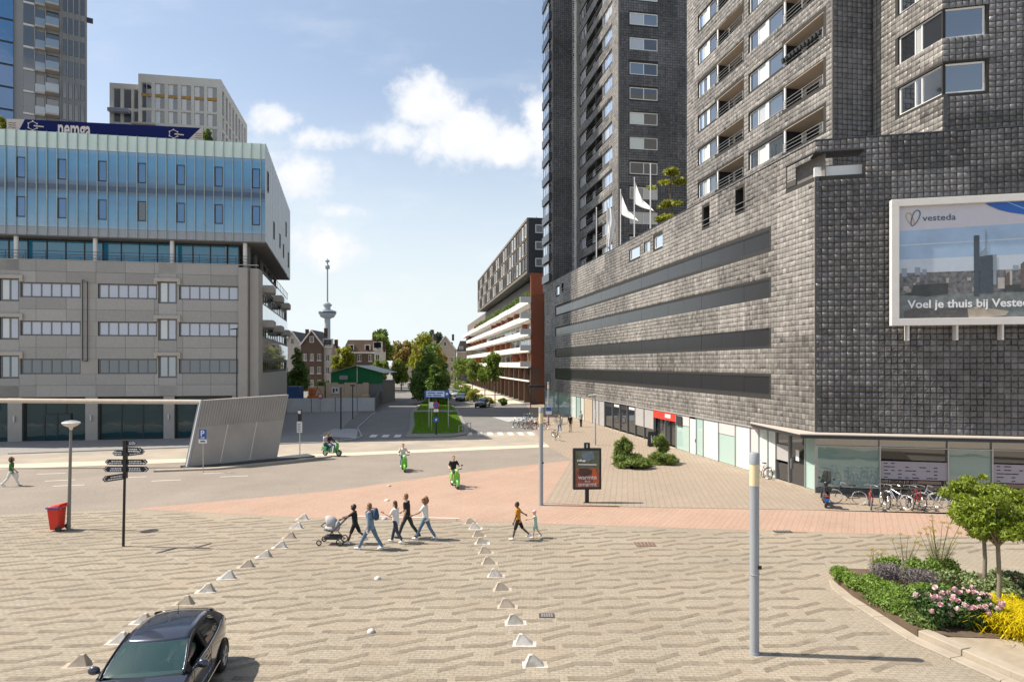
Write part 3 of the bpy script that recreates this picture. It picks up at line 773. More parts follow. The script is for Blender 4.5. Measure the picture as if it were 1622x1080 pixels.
# ---- billboard
bbx0, bbx1, bbz0, bbz1 = 3.45, 15.6, 8.76, 15.16
bb = thing('billboard', 'large framed billboard with skyline photo and blue corner on the dark front wall', 'billboard', PR.p(bbx0, -.6, bbz0))
m_alu = mat('billboard_frame', (.62, .60, .575), rough=.5, var=.06)
t = .36
mb = MB().frame(PR)
mb.box(bbx0, bbx1, -.62, -.25, bbz0, bbz0 + t); mb.box(bbx0, bbx1, -.62, -.25, bbz1 - t, bbz1)
mb.box(bbx0, bbx0 + t, -.62, -.25, bbz0 + t, bbz1 - t); mb.box(bbx1 - t, bbx1, -.62, -.25, bbz0 + t, bbz1 - t); mb.build('frame', m_alu, bb, bevel=.015)
mb = MB().frame(PR)
for x in (bbx0 + .75, bbx0 + 2.95, bbx0 + 4.95, bbx0 + 7, bbx0 + 9, bbx0 + 11): mb.box(x, x + .09, -.55, -.08, bbz0 - .75, bbz0)
mb.build('bracket', m_alu, bb)
px0, px1, pz0, pz1 = bbx0 + t, bbx1 - t, bbz0 + t, bbz1 - t
pw = 1042.0
def bx(u): return bbx0 + (u - 22) / (1042 - 22) * (9.61 - bbx0)       # poster layout measured along its width
def bz(v): return bbz1 - (v - 100) / (1028 - 100) * (bbz1 - bbz0)
def poster_layer(name, polys, y, m):
    mb = MB().frame(PR)
    for pl in polys:
        n = len(pl); mb.add([(bx(a), y, bz(b)) for a, b in pl], [tuple(range(n))])
    o = mb.build(name, m, bb)
    if name == 'skyline_print': o['kind'] = 'stuff'
    return o
ink = lambda n, c, v=.1, s=3: mat('print_' + n, c, rough=.4, var=v, vscale=s, spec=.5)
PRX = 80 + (px1 - px0) / (9.61 - bbx0) * 1020
poster_layer('poster', [[(78, 135), (PRX, 135), (PRX, 982), (78, 982)]], -.4, ink('pale', (.50, .49, .55), .05))
poster_layer('print', [[(80, 330), (PRX, 285), (PRX, 620), (80, 620)]], -.404, ink('sky', (.30, .42, .58), .18, .8))
poster_layer('print', [[(80, 430), (PRX, 392), (PRX, 402), (80, 440)], [(80, 540), (PRX, 516), (PRX, 640), (80, 640)]], -.407, ink('haze', (.44, .50, .58), .06))
poster_layer('print', [[(80, 640), (PRX, 628), (PRX, 820), (80, 820)]], -.410, ink('town', (.13, .13, .14), .9, 6))
poster_layer('print', [[(80, 800), (PRX, 790), (PRX, 980), (80, 980)]], -.413, ink('river', (.15, .17, .175), .5, 3))
rr = random.Random(4); far = []; mid = []; lite = []
for i in range(70):
    x = rr.uniform(85, PRX - 60); w = rr.uniform(14, 46); h = rr.uniform(10, 40); y = rr.uniform(660, 800)
    q = [(x, y), (x + w, y), (x + w, y - h), (x, y - h)]
    (mid if rr.random() < .55 else lite).append(q)
poster_layer('print', [[(110, 665), (150, 665), (150, 605), (110, 605)], [(210, 655), (250, 655), (250, 600), (210, 600)], [(265, 655), (298, 655), (298, 615), (265, 615)], [(930, 640), (970, 640), (970, 605), (930, 605)], [(1080, 640), (1120, 640), (1120, 560), (1080, 560)]], -.416, ink('far_block', (.24, .28, .34)))
poster_layer('skyline_print', mid, -.4172, ink('mid_block', (.09, .09, .10), .3))
poster_layer('skyline_print', lite, -.4184, ink('lite_block', (.30, .28, .26), .3))
poster_layer('print', [[(100, 800), (190, 780), (195, 730), (460, 720), (455, 800), (300, 815)], [(860, 790), (880, 740), (1010, 740), (1200, 760), (1200, 800)]], -.4196, ink('trees', (.045, .05, .05), .4))
poster_layer('print', [[(648, 820), (688, 820), (688, 382), (648, 382)], [(690, 800), (785, 800), (785, 525), (690, 535)]], -.4208, ink('tower', (.05, .065, .085), .25, 6))
poster_layer('print', [[(788, 740), (812, 740), (812, 525), (788, 525)], [(733, 525), (745, 525), (742, 370), (736, 340)], [(690, 530), (733, 528), (733, 470), (690, 520)]], -.4220, ink('tower_side', (.20, .25, .30), .2, 6))
poster_layer('print', [[(865, 745), (885, 660), (905, 650), (905, 745)], [(985, 770), (985, 600), (1010, 580), (1060, 580), (1060, 770)]], -.4232, ink('tower_brown', (.11, .085, .08), .3, 5))
poster_layer('print', [[(820, 770), (870, 770), (870, 690), (820, 690)], [(907, 745), (925, 745), (925, 650), (907, 640)]], -.4244, ink('cream_block', (.38, .36, .33), .2))
poster_layer('print', [[(130, 920), (200, 900), (600, 905), (640, 980), (130, 980)]], -.4256, ink('quay', (.085, .08, .08), .5, 6))
poster_layer('print', [[(600, 910), (660, 895), (900, 930), (880, 960), (700, 980), (610, 980)]], -.4268, ink('sand_bank', (.36, .31, .25), .25))
blue = [(705, 116)] + [(705 + (PRX - 705) * k / 12, 116 + 190 * math.sin(k / 12 * 1.25)) for k in range(1, 13)] + [(PRX, 90 + 45)]
poster_layer('print', [[(705, 137), (760, 172), (830, 205), (900, 225), (1042, 252), (1300, 300), (PRX, 330), (PRX, 137)]], -.4280, ink('blue', (.012, .10, .42), .05))
poster_layer('print', [[(840, 137), (900, 160), (1042, 222), (PRX, 300), (PRX, 290), (1042, 214), (905, 156), (852, 137)]], -.4292, ink('blue_line', (.20, .38, .65), .05))
m_ink = ink('ink', (.05, .085, .12), 0)
def oval(cx, cy, rx, ry, rot, y, m):
    mb = MB().frame(PR); pts = []
    for k in range(28):
        a = 2 * math.pi * k / 28
        ux = rx * math.cos(a); uy = ry * math.sin(a) * (1 + .25 * math.sin(a))
        pts.append((bx(cx + ux * math.cos(rot) - uy * math.sin(rot)), y, bz(cy + ux * math.sin(rot) + uy * math.cos(rot))))
    mb.tube(pts, .022, 5, closed=True); return mb.build('logo_loop', m, bb)
oval(170, 235, 22, 52, -.45, -.41, ink('gold', (.45, .33, .10), 0)); oval(218, 225, 26, 60, .42, -.415, m_ink)
text_part('lettering', 'vesteda', .44, PR, bx(268), bz(262), -.41, m_ink, bb, sx=1.12, bold=.004)
text_part('lettering', 'Voel je thuis bij Vesteda', .56, PR, bx(155), bz(898), -.435, ink('white', (.72, .72, .74), 0), bb, sx=1.03, bold=.012)

# ---- near tower on the podium
NC = (18.55, 37.97)
NF = Frame(NC[0], NC[1], .17, -.9854)              # street side, x <= 0
NE = Frame(NC[0], NC[1], .9854, .17)               # narrow end facing the camera
near = thing('tiled_tower', 'dark tiled apartment tower with loggias above the billboard block', 'building', (NC[0], NC[1], TOP))
HT = 47.0; SH = 2.80
ops = []; rows = []
for k in range(-1, 10):
    z = 20.65 + k * SH
    if z < 18: continue
    rows.append(z)
    for (a, b) in ((-17.4, -14.2), (-9.3, -5.05)): ops.append((a, b, z, z + 1.30, .22))
    for (a, b) in ((-14.15, -10.0), (-5.0, -.85)): ops.append((a, b, z - .12, z + 1.42, 1.5))
tw = TileWall()
tw.face(NF, -19.5, 0, TOP - .9, HT, ops, seed=21)
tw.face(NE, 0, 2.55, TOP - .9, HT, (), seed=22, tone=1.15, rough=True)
S0 = NE.p(2.55)                                    # re-entrant corner; second street side in front of it
N2 = Frame(S0[0], S0[1], .17, -.9854)
ops2 = [(2.0, 5.02, z - .1, z + 1.45, .2) for z in rows if z > 20]
tw.face(N2, .05, 5.05, TOP - .9, HT, ops2, seed=23)
E0 = N2.p(5.05)
N3 = Frame(E0[0], E0[1], .9759, -.2182)
ops3 = [(.03, 1.95, z - .1, z + 1.45, .2) for z in rows if z > 20]
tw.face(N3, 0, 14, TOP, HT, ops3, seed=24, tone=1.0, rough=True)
tw.build(near)
mb = MB(); mb.prism([NF.p(-19.5, 1.7)[:2], NF.p(-1.5, 1.7)[:2], NE.p(2.4, 1.6)[:2], N2.p(4.0, 1.2)[:2], N3.p(14, 1.2)[:2], (44, 56), (36, 62)], TOP - .9, HT - .5); mb.build('core', m_plaster, near)
mb = MB(); mb.frame(NF); mb.box(-19.55, 0.0, -.05, .4, HT, HT + .1); mb.build('roof_edge', m_edge, near)
mb = MB(); mb.frame(NE); mb.box(-.06, .06, -.055, .03, TOP - .5, HT); mb.build('corner_profile', mat('corner_stone', (.20, .185, .165)), near)
mb = MB(); mb.frame(N3); mb.box(.02, .22, -.055, .02, TOP + .4, TOP + 1.9); mb.build('corner_profile', m_edge, near)
rr = random.Random(3)
for z in rows:
    for (a, b) in ((-17.4, -14.2), (-9.3, -5.05)):
        w = b - a
        window(NF, a + .03, b - .03, z + .02, z + 1.28, .12, [a + w*.27, a + w*.52], m_white, g_sky, near, panes=[g_sky, rr.choice((g_blind, g_sky, g_pale)), g_sky])
        MB().frame(NF).box(a + w*.52 - .12, a + w*.52 + .28, .1, .2, z + .02, z + 1.28).build('panel', m_white, near)
    for (a, b) in ((-14.15, -10.0), (-5.0, -.85)):
        lo = MB().frame(NF).box(a, b, 1.42, 1.5, z - .12, z + 1.42).build('loggia', m_plaster, near)
        MB().frame(NF).box(a + .02, b - .02, .03, 1.42, z + 1.36, z + 1.41).build('soffit', m_soffit, lo)
        MB().frame(NF).box(a + .5, a + 1.7, 1.36, 1.42, z - .1, z + 1.25).build('glass_door', g_dark, lo)
        MB().frame(NF).box(a, a + .18, .06, .14, z - .1, z + 1.36).build('post', m_white, lo)
        mb = MB().frame(NF)
        for h in (.12, .36, .58): mb.tube([(a, .0, z + h - .1), (b, .0, z + h - .1)], .02, 5)
        for x in (a + .05, (a + b) / 2, b - .05): mb.tube([(x, .0, z - .1), (x, .0, z + .5)], .018, 5)
        mb.build('railing', m_steel, lo)
    if z > 20:
        window(N2, 2.03, 5.0, z - .08, z + 1.43, .1, [3.15, 3.6], m_white, g_sky, near, panes=[g_dark, g_blind, g_dark])
        window(N3, .05, 1.93, z - .08, z + 1.43, .1, [], m_white, g_sky, near, t=.09)
# plant pots along one loggia rail
mb = MB().frame(NF); z = rows[2]
for i in range(11): mb.cyl((-4.85 + i * .37, -.06), .11, z + .15, z + .4, 8, .14)
mb.build('flower_pots', m_dark_frame, near)

# ---- far tower
FC = (12.4, 76.2)
FF = Frame(FC[0], FC[1], .17, -.9854)
FE = Frame(FC[0], FC[1], .9854, .17)
fart = thing('tiled_tower', 'tall dark tiled apartment tower standing behind the white flags', 'building', (FC[0], FC[1], TOP))
HF = 68.0; SF = 2.90
frows = [19.9 + k * SF for k in range(0, 16)]
ops = []
for z in frows:
    for (a, b) in ((-16.6, -13.2), (-6.4, -2.4)): ops.append((a, b, z, z + 1.45, .2))
    for (a, b) in ((-13.1, -9.2), (-9.0 + 2.62, -2.35))[:1]: ops.append((a, b, z - .1, z + 1.55, 1.3))
    ops.append((-8.9, -6.45, z - .1, z + 1.55, 1.3))
tw = TileWall()
tw.face(FF, -18.5, 0, TOP - .9, HF, ops, seed=31)
eops = [(1.3, 4.8, z + .35, z + 1.8, .2) for z in frows]
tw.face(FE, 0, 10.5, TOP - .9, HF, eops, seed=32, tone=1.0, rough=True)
W0 = FF.p(-18.5)
WE = Frame(W0[0] - .9854 * 3.5, W0[1] - .17 * 3.5, .9854, .17)
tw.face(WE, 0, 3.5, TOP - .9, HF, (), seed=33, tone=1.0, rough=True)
WF = Frame(WE.o[0], WE.o[1], .17, -.9854)
wops = [(-4.6, -1.2, z, z + 1.45, .2) for z in frows]
tw.face(WF, -6.3, 0, TOP - .9, HF, wops, seed=34, tone=.85)
tw.build(fart)
mb = MB(); mb.prism([WF.p(-6.3, .8)[:2], WF.p(-.3, .8)[:2], FF.p(-18.2, 1.5)[:2], FF.p(-.9, 1.5)[:2], FE.p(10.5, .9)[:2], (30, 98)], TOP - .9, HF - .5); mb.build('core', m_plaster, fart)
for z in frows:
    for (a, b) in ((-16.6, -13.2), (-6.4, -2.4)):
        w = b - a
        window(FF, a + .03, b - .03, z + .02, z + 1.43, .1, [a + w*.3, a + w*.62], m_white, g_sky, fart, panes=[g_sky, g_blind, rr.choice((g_sky, g_blind))])
    for (a, b) in ((-13.1, -9.2), (-8.9, -6.45)):
        lo = MB().frame(FF).box(a, b, .82, .9, z - .1, z + 1.55).build('loggia', m_white, fart)
        mb = MB().frame(FF)
        for h in (.2, .5): mb.tube([(a, .0, z + h), (b, .0, z + h)], .03, 5)
        mb.build('railing', m_steel, lo)
    window(FE, 1.33, 4.77, z + .37, z + 1.78, .06, [3.05], m_white, g_blind, fart, t=.1, panes=[rr.choice((g_blind, g_pale, g_sky, g_dark)), rr.choice((g_blind, g_sky, g_dark, g_dark))])
    # bay windows standing out of the street side
    wdw = window(WF, -4.6, -1.2, z + .02, z + 1.43, -.35, [-3.4, -2.3], m_white, g_sky, fart)
    MB().frame(WF).box(-5.2, -.6, -.42, -.03, z - 1.1, z - .02).build('bay_apron', m_louv2, fart)
mb = MB(); mb.frame(FE); mb.box(-.08, .08, -.06, .03, TOP, HF); mb.build('corner_profile', mat('corner_stone', (.20, .185, .165)), fart)

# ---- flags on the podium edge
m_pole = mat('white_pole', (.62, .62, .62), rough=.35, var=.05)
m_flag = mat('flag_cloth', (.80, .80, .80), rough=.8, var=.03)
def flag_top(x, inset, top, furl, label):
    q = PF.p(x, inset, TOP - .9)
    f = thing('flagpole', label, 'flagpole', q, group='flagpoles on the roof terrace')
    MB().tube([(q[0], q[1], q[2]), (q[0], q[1], top)], [.075, .05], 8).build('pole', m_pole, f, smooth=True)
    MB().lathe([(.0, .16), (.07, .1), (.07, .0)], (q[0], q[1], top), 8).build('finial', m_pole, f)
    if furl is None: return
    rows = []; n = 14
    for i in range(n + 1):
        v = i / n; r = []
        for k in range(7):
            w = k / 6
            if furl == 'blow':
                l_ = w * (1.5 * v + .5); x_ = .06 + l_ * .78; z_ = top - .3 - v * 2.2 - w * 1.5 * (1 - .2 * v) + .08 * math.sin(w * 6 + v * 3)
                y_ = -l_ * .75 + .2 * math.sin(w * 7 + v * 4) * w
            else:
                x_ = .06 + w * (.55 + .25 * math.sin(v * 5)); z_ = top - .35 - v * 4.6 - w * .35; y_ = .14 * math.sin(w * 9 + v * 2)
            r.append((q[0] + x_, q[1] + y_, z_))
        rows.append(r)
    o = MB().grid(rows).build('flag', m_flag, f, smooth=True)
    sd = o.modifiers.new('solid', 'SOLIDIFY'); sd.thickness = .012
for a in [(-42.9, 1.2, 25.1, None, 'bare white flagpole on the roof terrace, leftmost of the row'), (-38.9, 1.2, 24.7, 'hang', 'white flagpole with its flag hanging nearly straight down'),
          (-34.4, 1.2, 25.0, 'blow', 'white flagpole with a flag blowing right, middle pole of the row'), (-30.3, 1.2, 25.1, 'blow', 'white flagpole with its flag blowing in front of the roof tree, second from the right'), (-26.1, 1.2, 25.2, None, 'bare white flagpole on the roof terrace, rightmost of the row')]:
    flag_top(*a)
# ================================================================ LEFT OFFICE BUILDING
LB = Frame(-43.06, 57.97, .9839, .1788)
LX0 = -16.0
off = thing('office_building', 'grey granite office block with a blue glass box on top', 'building', LB.p(17.9))
m_gran = mat('granite_slab', (.34, .328, .31), rough=.6, var=.10, vscale=5, bump=.25, bscale=50, tone=True)
m_gran_d = mat('granite_joint', (.09, .088, .085), rough=.8, var=.1)
m_stone = mat('pale_stone', (.42, .38, .33), rough=.7, var=.1)
m_pil = mat('grey_pilaster', (.35, .33, .30), rough=.7, var=.08, vscale=1)
g_blue = glass_mat('blue_glass', (.028, .15, .36), refl=.10, wobble=.10)
g_blue2 = glass_mat('blue_glass_dark', (.008, .035, .10), refl=.08, wobble=.10)
g_frit = glass_mat('fritted_glass', (.56, .66, .58), refl=.10, rough=.25)
g_teal = glass_mat('teal_glass', (.016, .21, .36), refl=.08, wobble=.1)
g_lilac = glass_mat('office_glass', (.30, .305, .385), refl=.20, wobble=.06)
g_ground = glass_mat('ground_floor_glass', (.008, .045, .055), refl=.04, wobble=.3, blend=.12)
m_skirt = mat('skirt_panel', (.30, .315, .34), rough=.35, var=.06, spec=.6)
wz = [(12.74, 14.05), (9.36, 10.65), (5.95, 7.28)]
strips = [(-15.6, -15.0), (-14.8, -13.4), (-13.2, -8.5), (-6.9, -2.1), (-0.3, 4.5), (5.95, 10.82), (12.74, 17.86)]
talls = [(-1.93, -.40), (10.97, 12.53)]
ops = []
for (a, b) in wz:
    for (p, q) in strips[2:]: ops.append((p, q, a, b, .22))
    for (p, q) in talls: ops.append((p, q, a - .37, b + .39, .2))
gops = [(-13.6, -8.4, 0.02, 3.85, .5), (-6.4, -1.3, 0.02, 3.85, .5), (-.15, 4.88, 0.02, 3.85, .5), (5.95, 11.38, 0.02, 3.85, .5), (12.36, 17.3, 0.02, 3.85, .5)]
wall_mb(LB, LX0, 17.9, 0.0, 16.05, ops + gops, .3).build('wall', m_gran_d, off)
# granite slabs, one by one
slab_cache = {}
rng = np.random.default_rng(8)
def slab(x0, x1, z0, z1, par=off):
    w = round(x1 - x0, 3); h = round(z1 - z0, 3); k = (w, h, int(rng.integers(4)))
    if k not in slab_cache:
        j = .012; me = MB().box(j, w - j, -.03, -.004, j, h - j).mesh('slab')
        at = me.attributes.new('tone', 'FLOAT', 'FACE'); at.data.foreach_set('value', np.full(6, float(rng.normal(1, .07)), dtype=np.float32))
        me.materials.append(m_gran); slab_cache[k] = me
    o = bpy.data.objects.new('slab', slab_cache[k]); link(o, par)
    q = LB.p(x0, 0, z0); o.location = Vector(q) - world_origin(par); o.rotation_euler = (0, 0, LB.rz())
bandz = [(14.05, 15.05, 16.03), (10.65, 11.7, 12.74), (7.28, 8.3, 9.36), (3.9, 4.93, 5.95)]
for (a, mid, b) in bandz:
    for (lo, hi) in ((a, mid), (mid, b)):
        edges = [LX0]
        x = LX0
        while x < 17.8:
            x = min(x + 2.42, 17.9); edges.append(x)
        segs = list(zip(edges[:-1], edges[1:]))
        out = []
        for (p, q) in segs:
            cut = [(p, q)]
            for (ta, tb) in talls:
                for (wa, wb) in wz:
                    if wa - .37 < hi - .02 and wb + .39 > lo + .02:
                        new = []
                        for (c, d) in cut:
                            if d <= ta or c >= tb: new.append((c, d)); continue
                            if c < ta: new.append((c, ta))
                            if d > tb: new.append((tb, d))
                        cut = new
            out += cut
        for (c, d) in out:
            if d - c > .25: slab(c, d, lo, hi)
for (ta, tb) in talls:                              # slabs above, between and below the tall windows
    for (lo, hi) in ((14.68, 16.03), (11.04, 12.37), (7.67, 8.99), (3.9, 5.58)): slab(ta, tb, lo, hi)
for (a, b) in wz:                                   # stone piers between the strips
    for (p, q) in [(-8.4, -7.0), (4.52, 5.93), (-.38, -.31), (10.84, 10.96), (12.55, 12.72), (-2.08, -1.95)]:
        MB().frame(LB).box(p, q, -.012, -.003, a, b).build('pier', m_pil, off)
rr = random.Random(9)
for fi, (a, b) in enumerate(wz):
    for (p, q) in strips[2:]:
        n = 6; w = (q - p) / n
        window(LB, p + .02, q - .02, a + .02, b - .02, .12, [p + w * i for i in range(1, n)], m_grey_frame, g_lilac, off, t=.09, panes=[g_lilac] if fi < 2 else [g_dark])  # sky reflection of upper rows and ground reflection of lowest put into tint
    for (p, q) in talls:
        w = window(LB, p + .03, q - .03, a - .35, b + .3, .1, [(p + q) / 2], m_grey_frame, g_blind, off, t=.12, panes=[g_blind if fi < 2 else g_sky, g_lilac if fi < 2 else g_sky])
        mb = MB().frame(LB); mb.box(p - .35, q + .35, -.22, -.035, b + .3, b + .62); mb.box(p - .35, p - .08, -.22, -.035, b + .05, b + .297); mb.box(q + .08, q + .35, -.22, -.035, b + .05, b + .297)
        mb.build('hood', m_stone, off, bevel=.015)
mb = MB().frame(LB); mb.tube([(5.14, -.16, 7.1), (5.14, -.16, 14.2), (4.74, -.16, 14.35), (4.74, -.16, 7.1), (5.14, -.16, 7.1)], .045, 6); mb.build('drainpipe', m_dark_frame, off)
for (p, q, a, b, d) in gops:
    n = 3; w = (q - p) / n
    window(LB, p + .04, q - .04, .06, 3.8, .32, [p + w * i for i in range(1, n)], m_dark_frame, g_ground, off, t=.1)
d = MB().frame(LB).box(1.5, 3.6, .25, .3, .08, 2.3).build('door', g_ground, off)
mb = MB().frame(LB); mb.box(1.45, 1.55, .2, .3, .06, 2.4); mb.box(2.5, 2.58, .2, .3, .06, 2.4); mb.box(3.55, 3.65, .2, .3, .06, 2.4); mb.box(1.55, 3.55, .2, .3, 2.3, 2.4); mb.build('door_frame', m_dark_frame, d)
for x in (-.75, 5.4, 11.85): MB().frame(LB).box(x - .07, x + .07, -.2, -.02, 1.75, 2.25).build('wall_lamp', m_steel, off)
for (p, q) in [(-1.3, -.15), (4.9, 5.93), (11.4, 12.34), (17.32, 17.9), (-8.4, -6.4)]:
    MB().frame(LB).box(p + .01, q - .01, -.06, -.004, .0, 3.88).build('pier', m_pil, off, bevel=.01)
# two corner pilasters
for (p, q, y0) in [(17.92, 18.74, -.35), (18.78, 19.62, .15)]:
    MB().frame(LB).box(p, q, y0, 2.2, 0.0, 15.8).build('pilaster', m_pil, off, bevel=.08)
# ---- recessed terrace floor
mb = MB().frame(LB); mb.box(LX0, 19.6, -.02, .3, 16.04, 16.1); mb.build('coping', m_stone, off)
mb = MB(); mb.prism([LB.p(LX0, 1.2)[:2], LB.p(19.0, 1.2)[:2], (-24.1, 63.6), (-31.3, 91.5), LB.p(LX0, 24)[:2]], 15.6, 15.9); mb.build('terrace_deck', m_gran_d, off)
cuts = [LX0 + 1.55 * i for i in range(1, 22)]
window(LB, LX0, 17.6, 15.9, 18.12, 1.6, cuts, m_dark_frame, g_teal, off, t=.1, name='glazing')
for x in (-13.9, -7.4, -.99, 5.41, 11.87, 18.25):
    MB().frame(LB).cyl((x + .1, .5), .19, 15.95, 18.2, 10).build('column', m_white, off, smooth=True)
mb = MB().frame(LB)
for h in (16.35, 16.62, 16.9): mb.tube([(LX0, .22, h), (19.3, .22, h)], .022, 5)
x = LX0
while x < 19.3: mb.tube([(x, .22, 16.1), (x, .22, 16.9)], .022, 5); x += 1.6
mb.build('railing', m_dark_frame, off)
# ---- glass box
BX1 = 20.28
BS = Frame(*LB.p(BX1)[:2], -6.97, 27.36)            # right-hand side of the box
back = BS.p(28.2)[:2]
mb = MB(); mb.prism([LB.p(LX0, .35)[:2], LB.p(BX1 - .3, .35)[:2], BS.p(27.9, .35)[:2], LB.p(LX0, 27)[:2]], 18.25, 27.0); mb.build('box_core', m_skirt, off)
mb = MB(); mb.prism([LB.p(LX0, .02)[:2], LB.p(BX1 - .02, .02)[:2], BS.p(28.15, .02)[:2], LB.p(LX0, 27.2)[:2]], 18.17, 18.24); mb.build('soffit', mat('box_soffit', (.16, .155, .15), rough=.7), off)
PW = .81875; pedge = [x_ for x_ in [-.63 + PW * k_ for k_ in range(-19, 27)] if LX0 < x_ < BX1 - .2] + [BX1]; n = len(pedge) - 1; rngp = np.random.default_rng(2)
def graded_glass_mat():
    """blue glass graded by height: darkest in the middle, paler at top and bottom"""
    m = glass_mat('graded_blue_glass', (.03, .15, .36), refl=.12, wobble=.05)
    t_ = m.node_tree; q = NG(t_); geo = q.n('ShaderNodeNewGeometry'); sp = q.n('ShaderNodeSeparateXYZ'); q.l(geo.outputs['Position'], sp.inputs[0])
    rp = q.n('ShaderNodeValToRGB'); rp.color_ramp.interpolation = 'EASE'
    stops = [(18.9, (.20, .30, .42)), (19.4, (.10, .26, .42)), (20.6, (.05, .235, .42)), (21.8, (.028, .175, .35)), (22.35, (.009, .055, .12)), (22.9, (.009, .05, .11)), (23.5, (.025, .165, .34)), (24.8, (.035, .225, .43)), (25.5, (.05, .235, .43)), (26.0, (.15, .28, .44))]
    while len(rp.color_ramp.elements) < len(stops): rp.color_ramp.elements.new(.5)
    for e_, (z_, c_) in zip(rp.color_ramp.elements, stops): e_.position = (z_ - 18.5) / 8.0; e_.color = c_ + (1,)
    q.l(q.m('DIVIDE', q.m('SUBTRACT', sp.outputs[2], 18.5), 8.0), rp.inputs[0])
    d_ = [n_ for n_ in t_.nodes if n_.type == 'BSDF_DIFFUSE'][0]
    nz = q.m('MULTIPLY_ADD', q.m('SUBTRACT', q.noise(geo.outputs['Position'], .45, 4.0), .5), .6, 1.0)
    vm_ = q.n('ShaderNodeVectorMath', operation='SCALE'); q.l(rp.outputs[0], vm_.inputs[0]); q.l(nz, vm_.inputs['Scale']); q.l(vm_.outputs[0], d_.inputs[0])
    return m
g_graded = graded_glass_mat()
rowsz = [(18.26, 18.98, m_skirt), (19.0, 22.35, g_graded), (22.37, 22.83, g_blue2), (22.85, 25.98, g_graded), (26.0, 27.45, g_frit)]
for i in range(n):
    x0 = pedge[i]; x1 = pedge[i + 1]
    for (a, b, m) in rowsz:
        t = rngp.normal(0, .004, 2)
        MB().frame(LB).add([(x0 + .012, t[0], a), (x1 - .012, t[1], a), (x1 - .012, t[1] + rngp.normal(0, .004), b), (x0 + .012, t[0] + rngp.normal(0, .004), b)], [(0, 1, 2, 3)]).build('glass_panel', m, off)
mb = MB().frame(LB)
for i in range(n + 1):
    x = pedge[i]; mb.box(x - .022, x + .022, -.16, .03, 18.3, 27.45)
mb.build('fin', mat('fin_glass', (.36, .46, .44), rough=.3), off)
mb = MB().frame(LB)
for z in (18.99, 22.36, 22.84, 25.99): mb.box(pedge[0], BX1, -.012, .05, z - .015, z + .015)
mb.build('transom', m_grey_frame, off)
for row in ((23.25, 25.08), (19.8, 21.6)):
    for i in range(-3, 7):
        x = -.6 + 3.275 * i
        window(LB, x + .02, x + .74, row[0], row[1], -.05, [], m_dark_frame, g_blue if not (i == 3 and row[0] < 20) else g_dark, off, t=.075, d=.06)
# side of the box
m_rib = mat('ribbed_metal', (.42, .44, .46), rough=.4, metal=.25, var=.06)
for i in range(35):
    a = .02 + i * .805
    MB().frame(BS).box(a + .012, a + .793, -.03 - .012 * (i % 2), .02, 18.26, 27.45).build('metal_panel', m_rib, off)
for (x, z0, z1) in [(1.0, 23.3, 25.2), (6.5, 19.8, 21.6), (13, 20, 21.6), (17.5, 19.6, 21.2), (24.5, 19.4, 21.4), (21, 22.8, 24.6)]:
    window(BS, x, x + .8, z0, z1, -.1, [], m_dark_frame, g_dark, off, t=.06)
mb = MB(); mb.prism([LB.p(LX0, .2)[:2], LB.p(BX1 - .1, .2)[:2], BS.p(28.1, .1)[:2], LB.p(LX0, 27.1)[:2]], 27.02, 27.1); mb.build('roof', mat('roof_felt', (.09, .09, .09)), off)
# ---- lower right side with balustrades, windows and planter boxes
SS = Frame(-23.9, 62.0, -.247, .969)
mb = wall_mb(SS, 0, 31, 0, 15.8, [(.6, 30.6, a, b, .3) for (a, b) in wz], .3); mb.build('side_wall', m_pil, off)
mb = MB(); mb.prism([LB.p(LX0, 1.0)[:2], LB.p(17.7, 1.0)[:2], SS.p(1, .6)[:2], SS.p(30.8, .6)[:2], LB.p(LX0, 29)[:2]], .0, 15.55); mb.build('core', m_void, off)
for fi, (a, b) in enumerate(wz):
    window(SS, .65, 30.55, a + .02, b - .02, .12, [.65 + 2.14 * i for i in range(1, 14)], m_dark_frame, g_sky, off, t=.22)
    for i in range(8):
        x = 1.6 + i * 3.6
        MB().frame(SS).box(x + .02, x + 3.56, -.16, -.12, b + .15, b + 1.95 if fi else 15.75).build('balustrade_panel', glass_mat('white_glass', (.62, .66, .66), refl=.35) if fi < 2 else g_lilac, off)
    if fi < 2:
        for i in range(3): MB().frame(SS).box(2.2 + 9.5 * i, 4.6 + 9.5 * i, -1.1, -.02, b - .25, b + .5).build('planter_box', m_pil, off, bevel=.12)
mb = MB().frame(SS); mb.tube([(0, -.15, 16.6), (31, -.15, 16.6)], .03, 5)
for i in range(16): mb.tube([(i * 2, -.15, 15.8), (i * 2, -.15, 16.6)], .025, 5)
mb.build('railing', m_dark_frame, off)
for i in range(6): MB().frame(SS).cyl((2 + 5 * i, 1.2), .2, 15.8, 18.2, 8).build('column', m_grey_frame, off)
MB().frame(SS).box(1, 30, 3.0, 3.1, 15.8, 18.2).build('glazing', g_dark, off)
# ---- roof banner
ban = thing('roof_banner', 'long blue roof banner with beige ends and white letters', 'banner', LB.p(0, 1.0, 27.1))
m_navy = mat('banner_blue', (.004, .010, .085), rough=.7, var=.12, vscale=.4, spec=.2)
m_beige = mat('banner_beige', (.56, .48, .42), rough=.6, var=.05)
MB().frame(LB).add([(-1.2, .98, 27.1), (14.0, .98, 27.1), (14.45, .98, 28.92), (-.45, .98, 28.74)], [(0, 1, 2, 3)]).build('banner_cloth', m_navy, ban)
MB().frame(LB).add([(-1.9, .985, 27.1), (-1.2 + .05, .985, 27.1), (-.4, .985, 28.74), (-1.9, .985, 28.7)], [(0, 1, 2, 3)]).build('banner_end', m_beige, ban)
MB().frame(LB).add([(12.6, .975, 27.1), (14.5, .975, 27.1), (14.5, .975, 28.92), (14.3, .975, 28.9)], [(0, 1, 2, 3)]).build('banner_end', m_beige, ban)
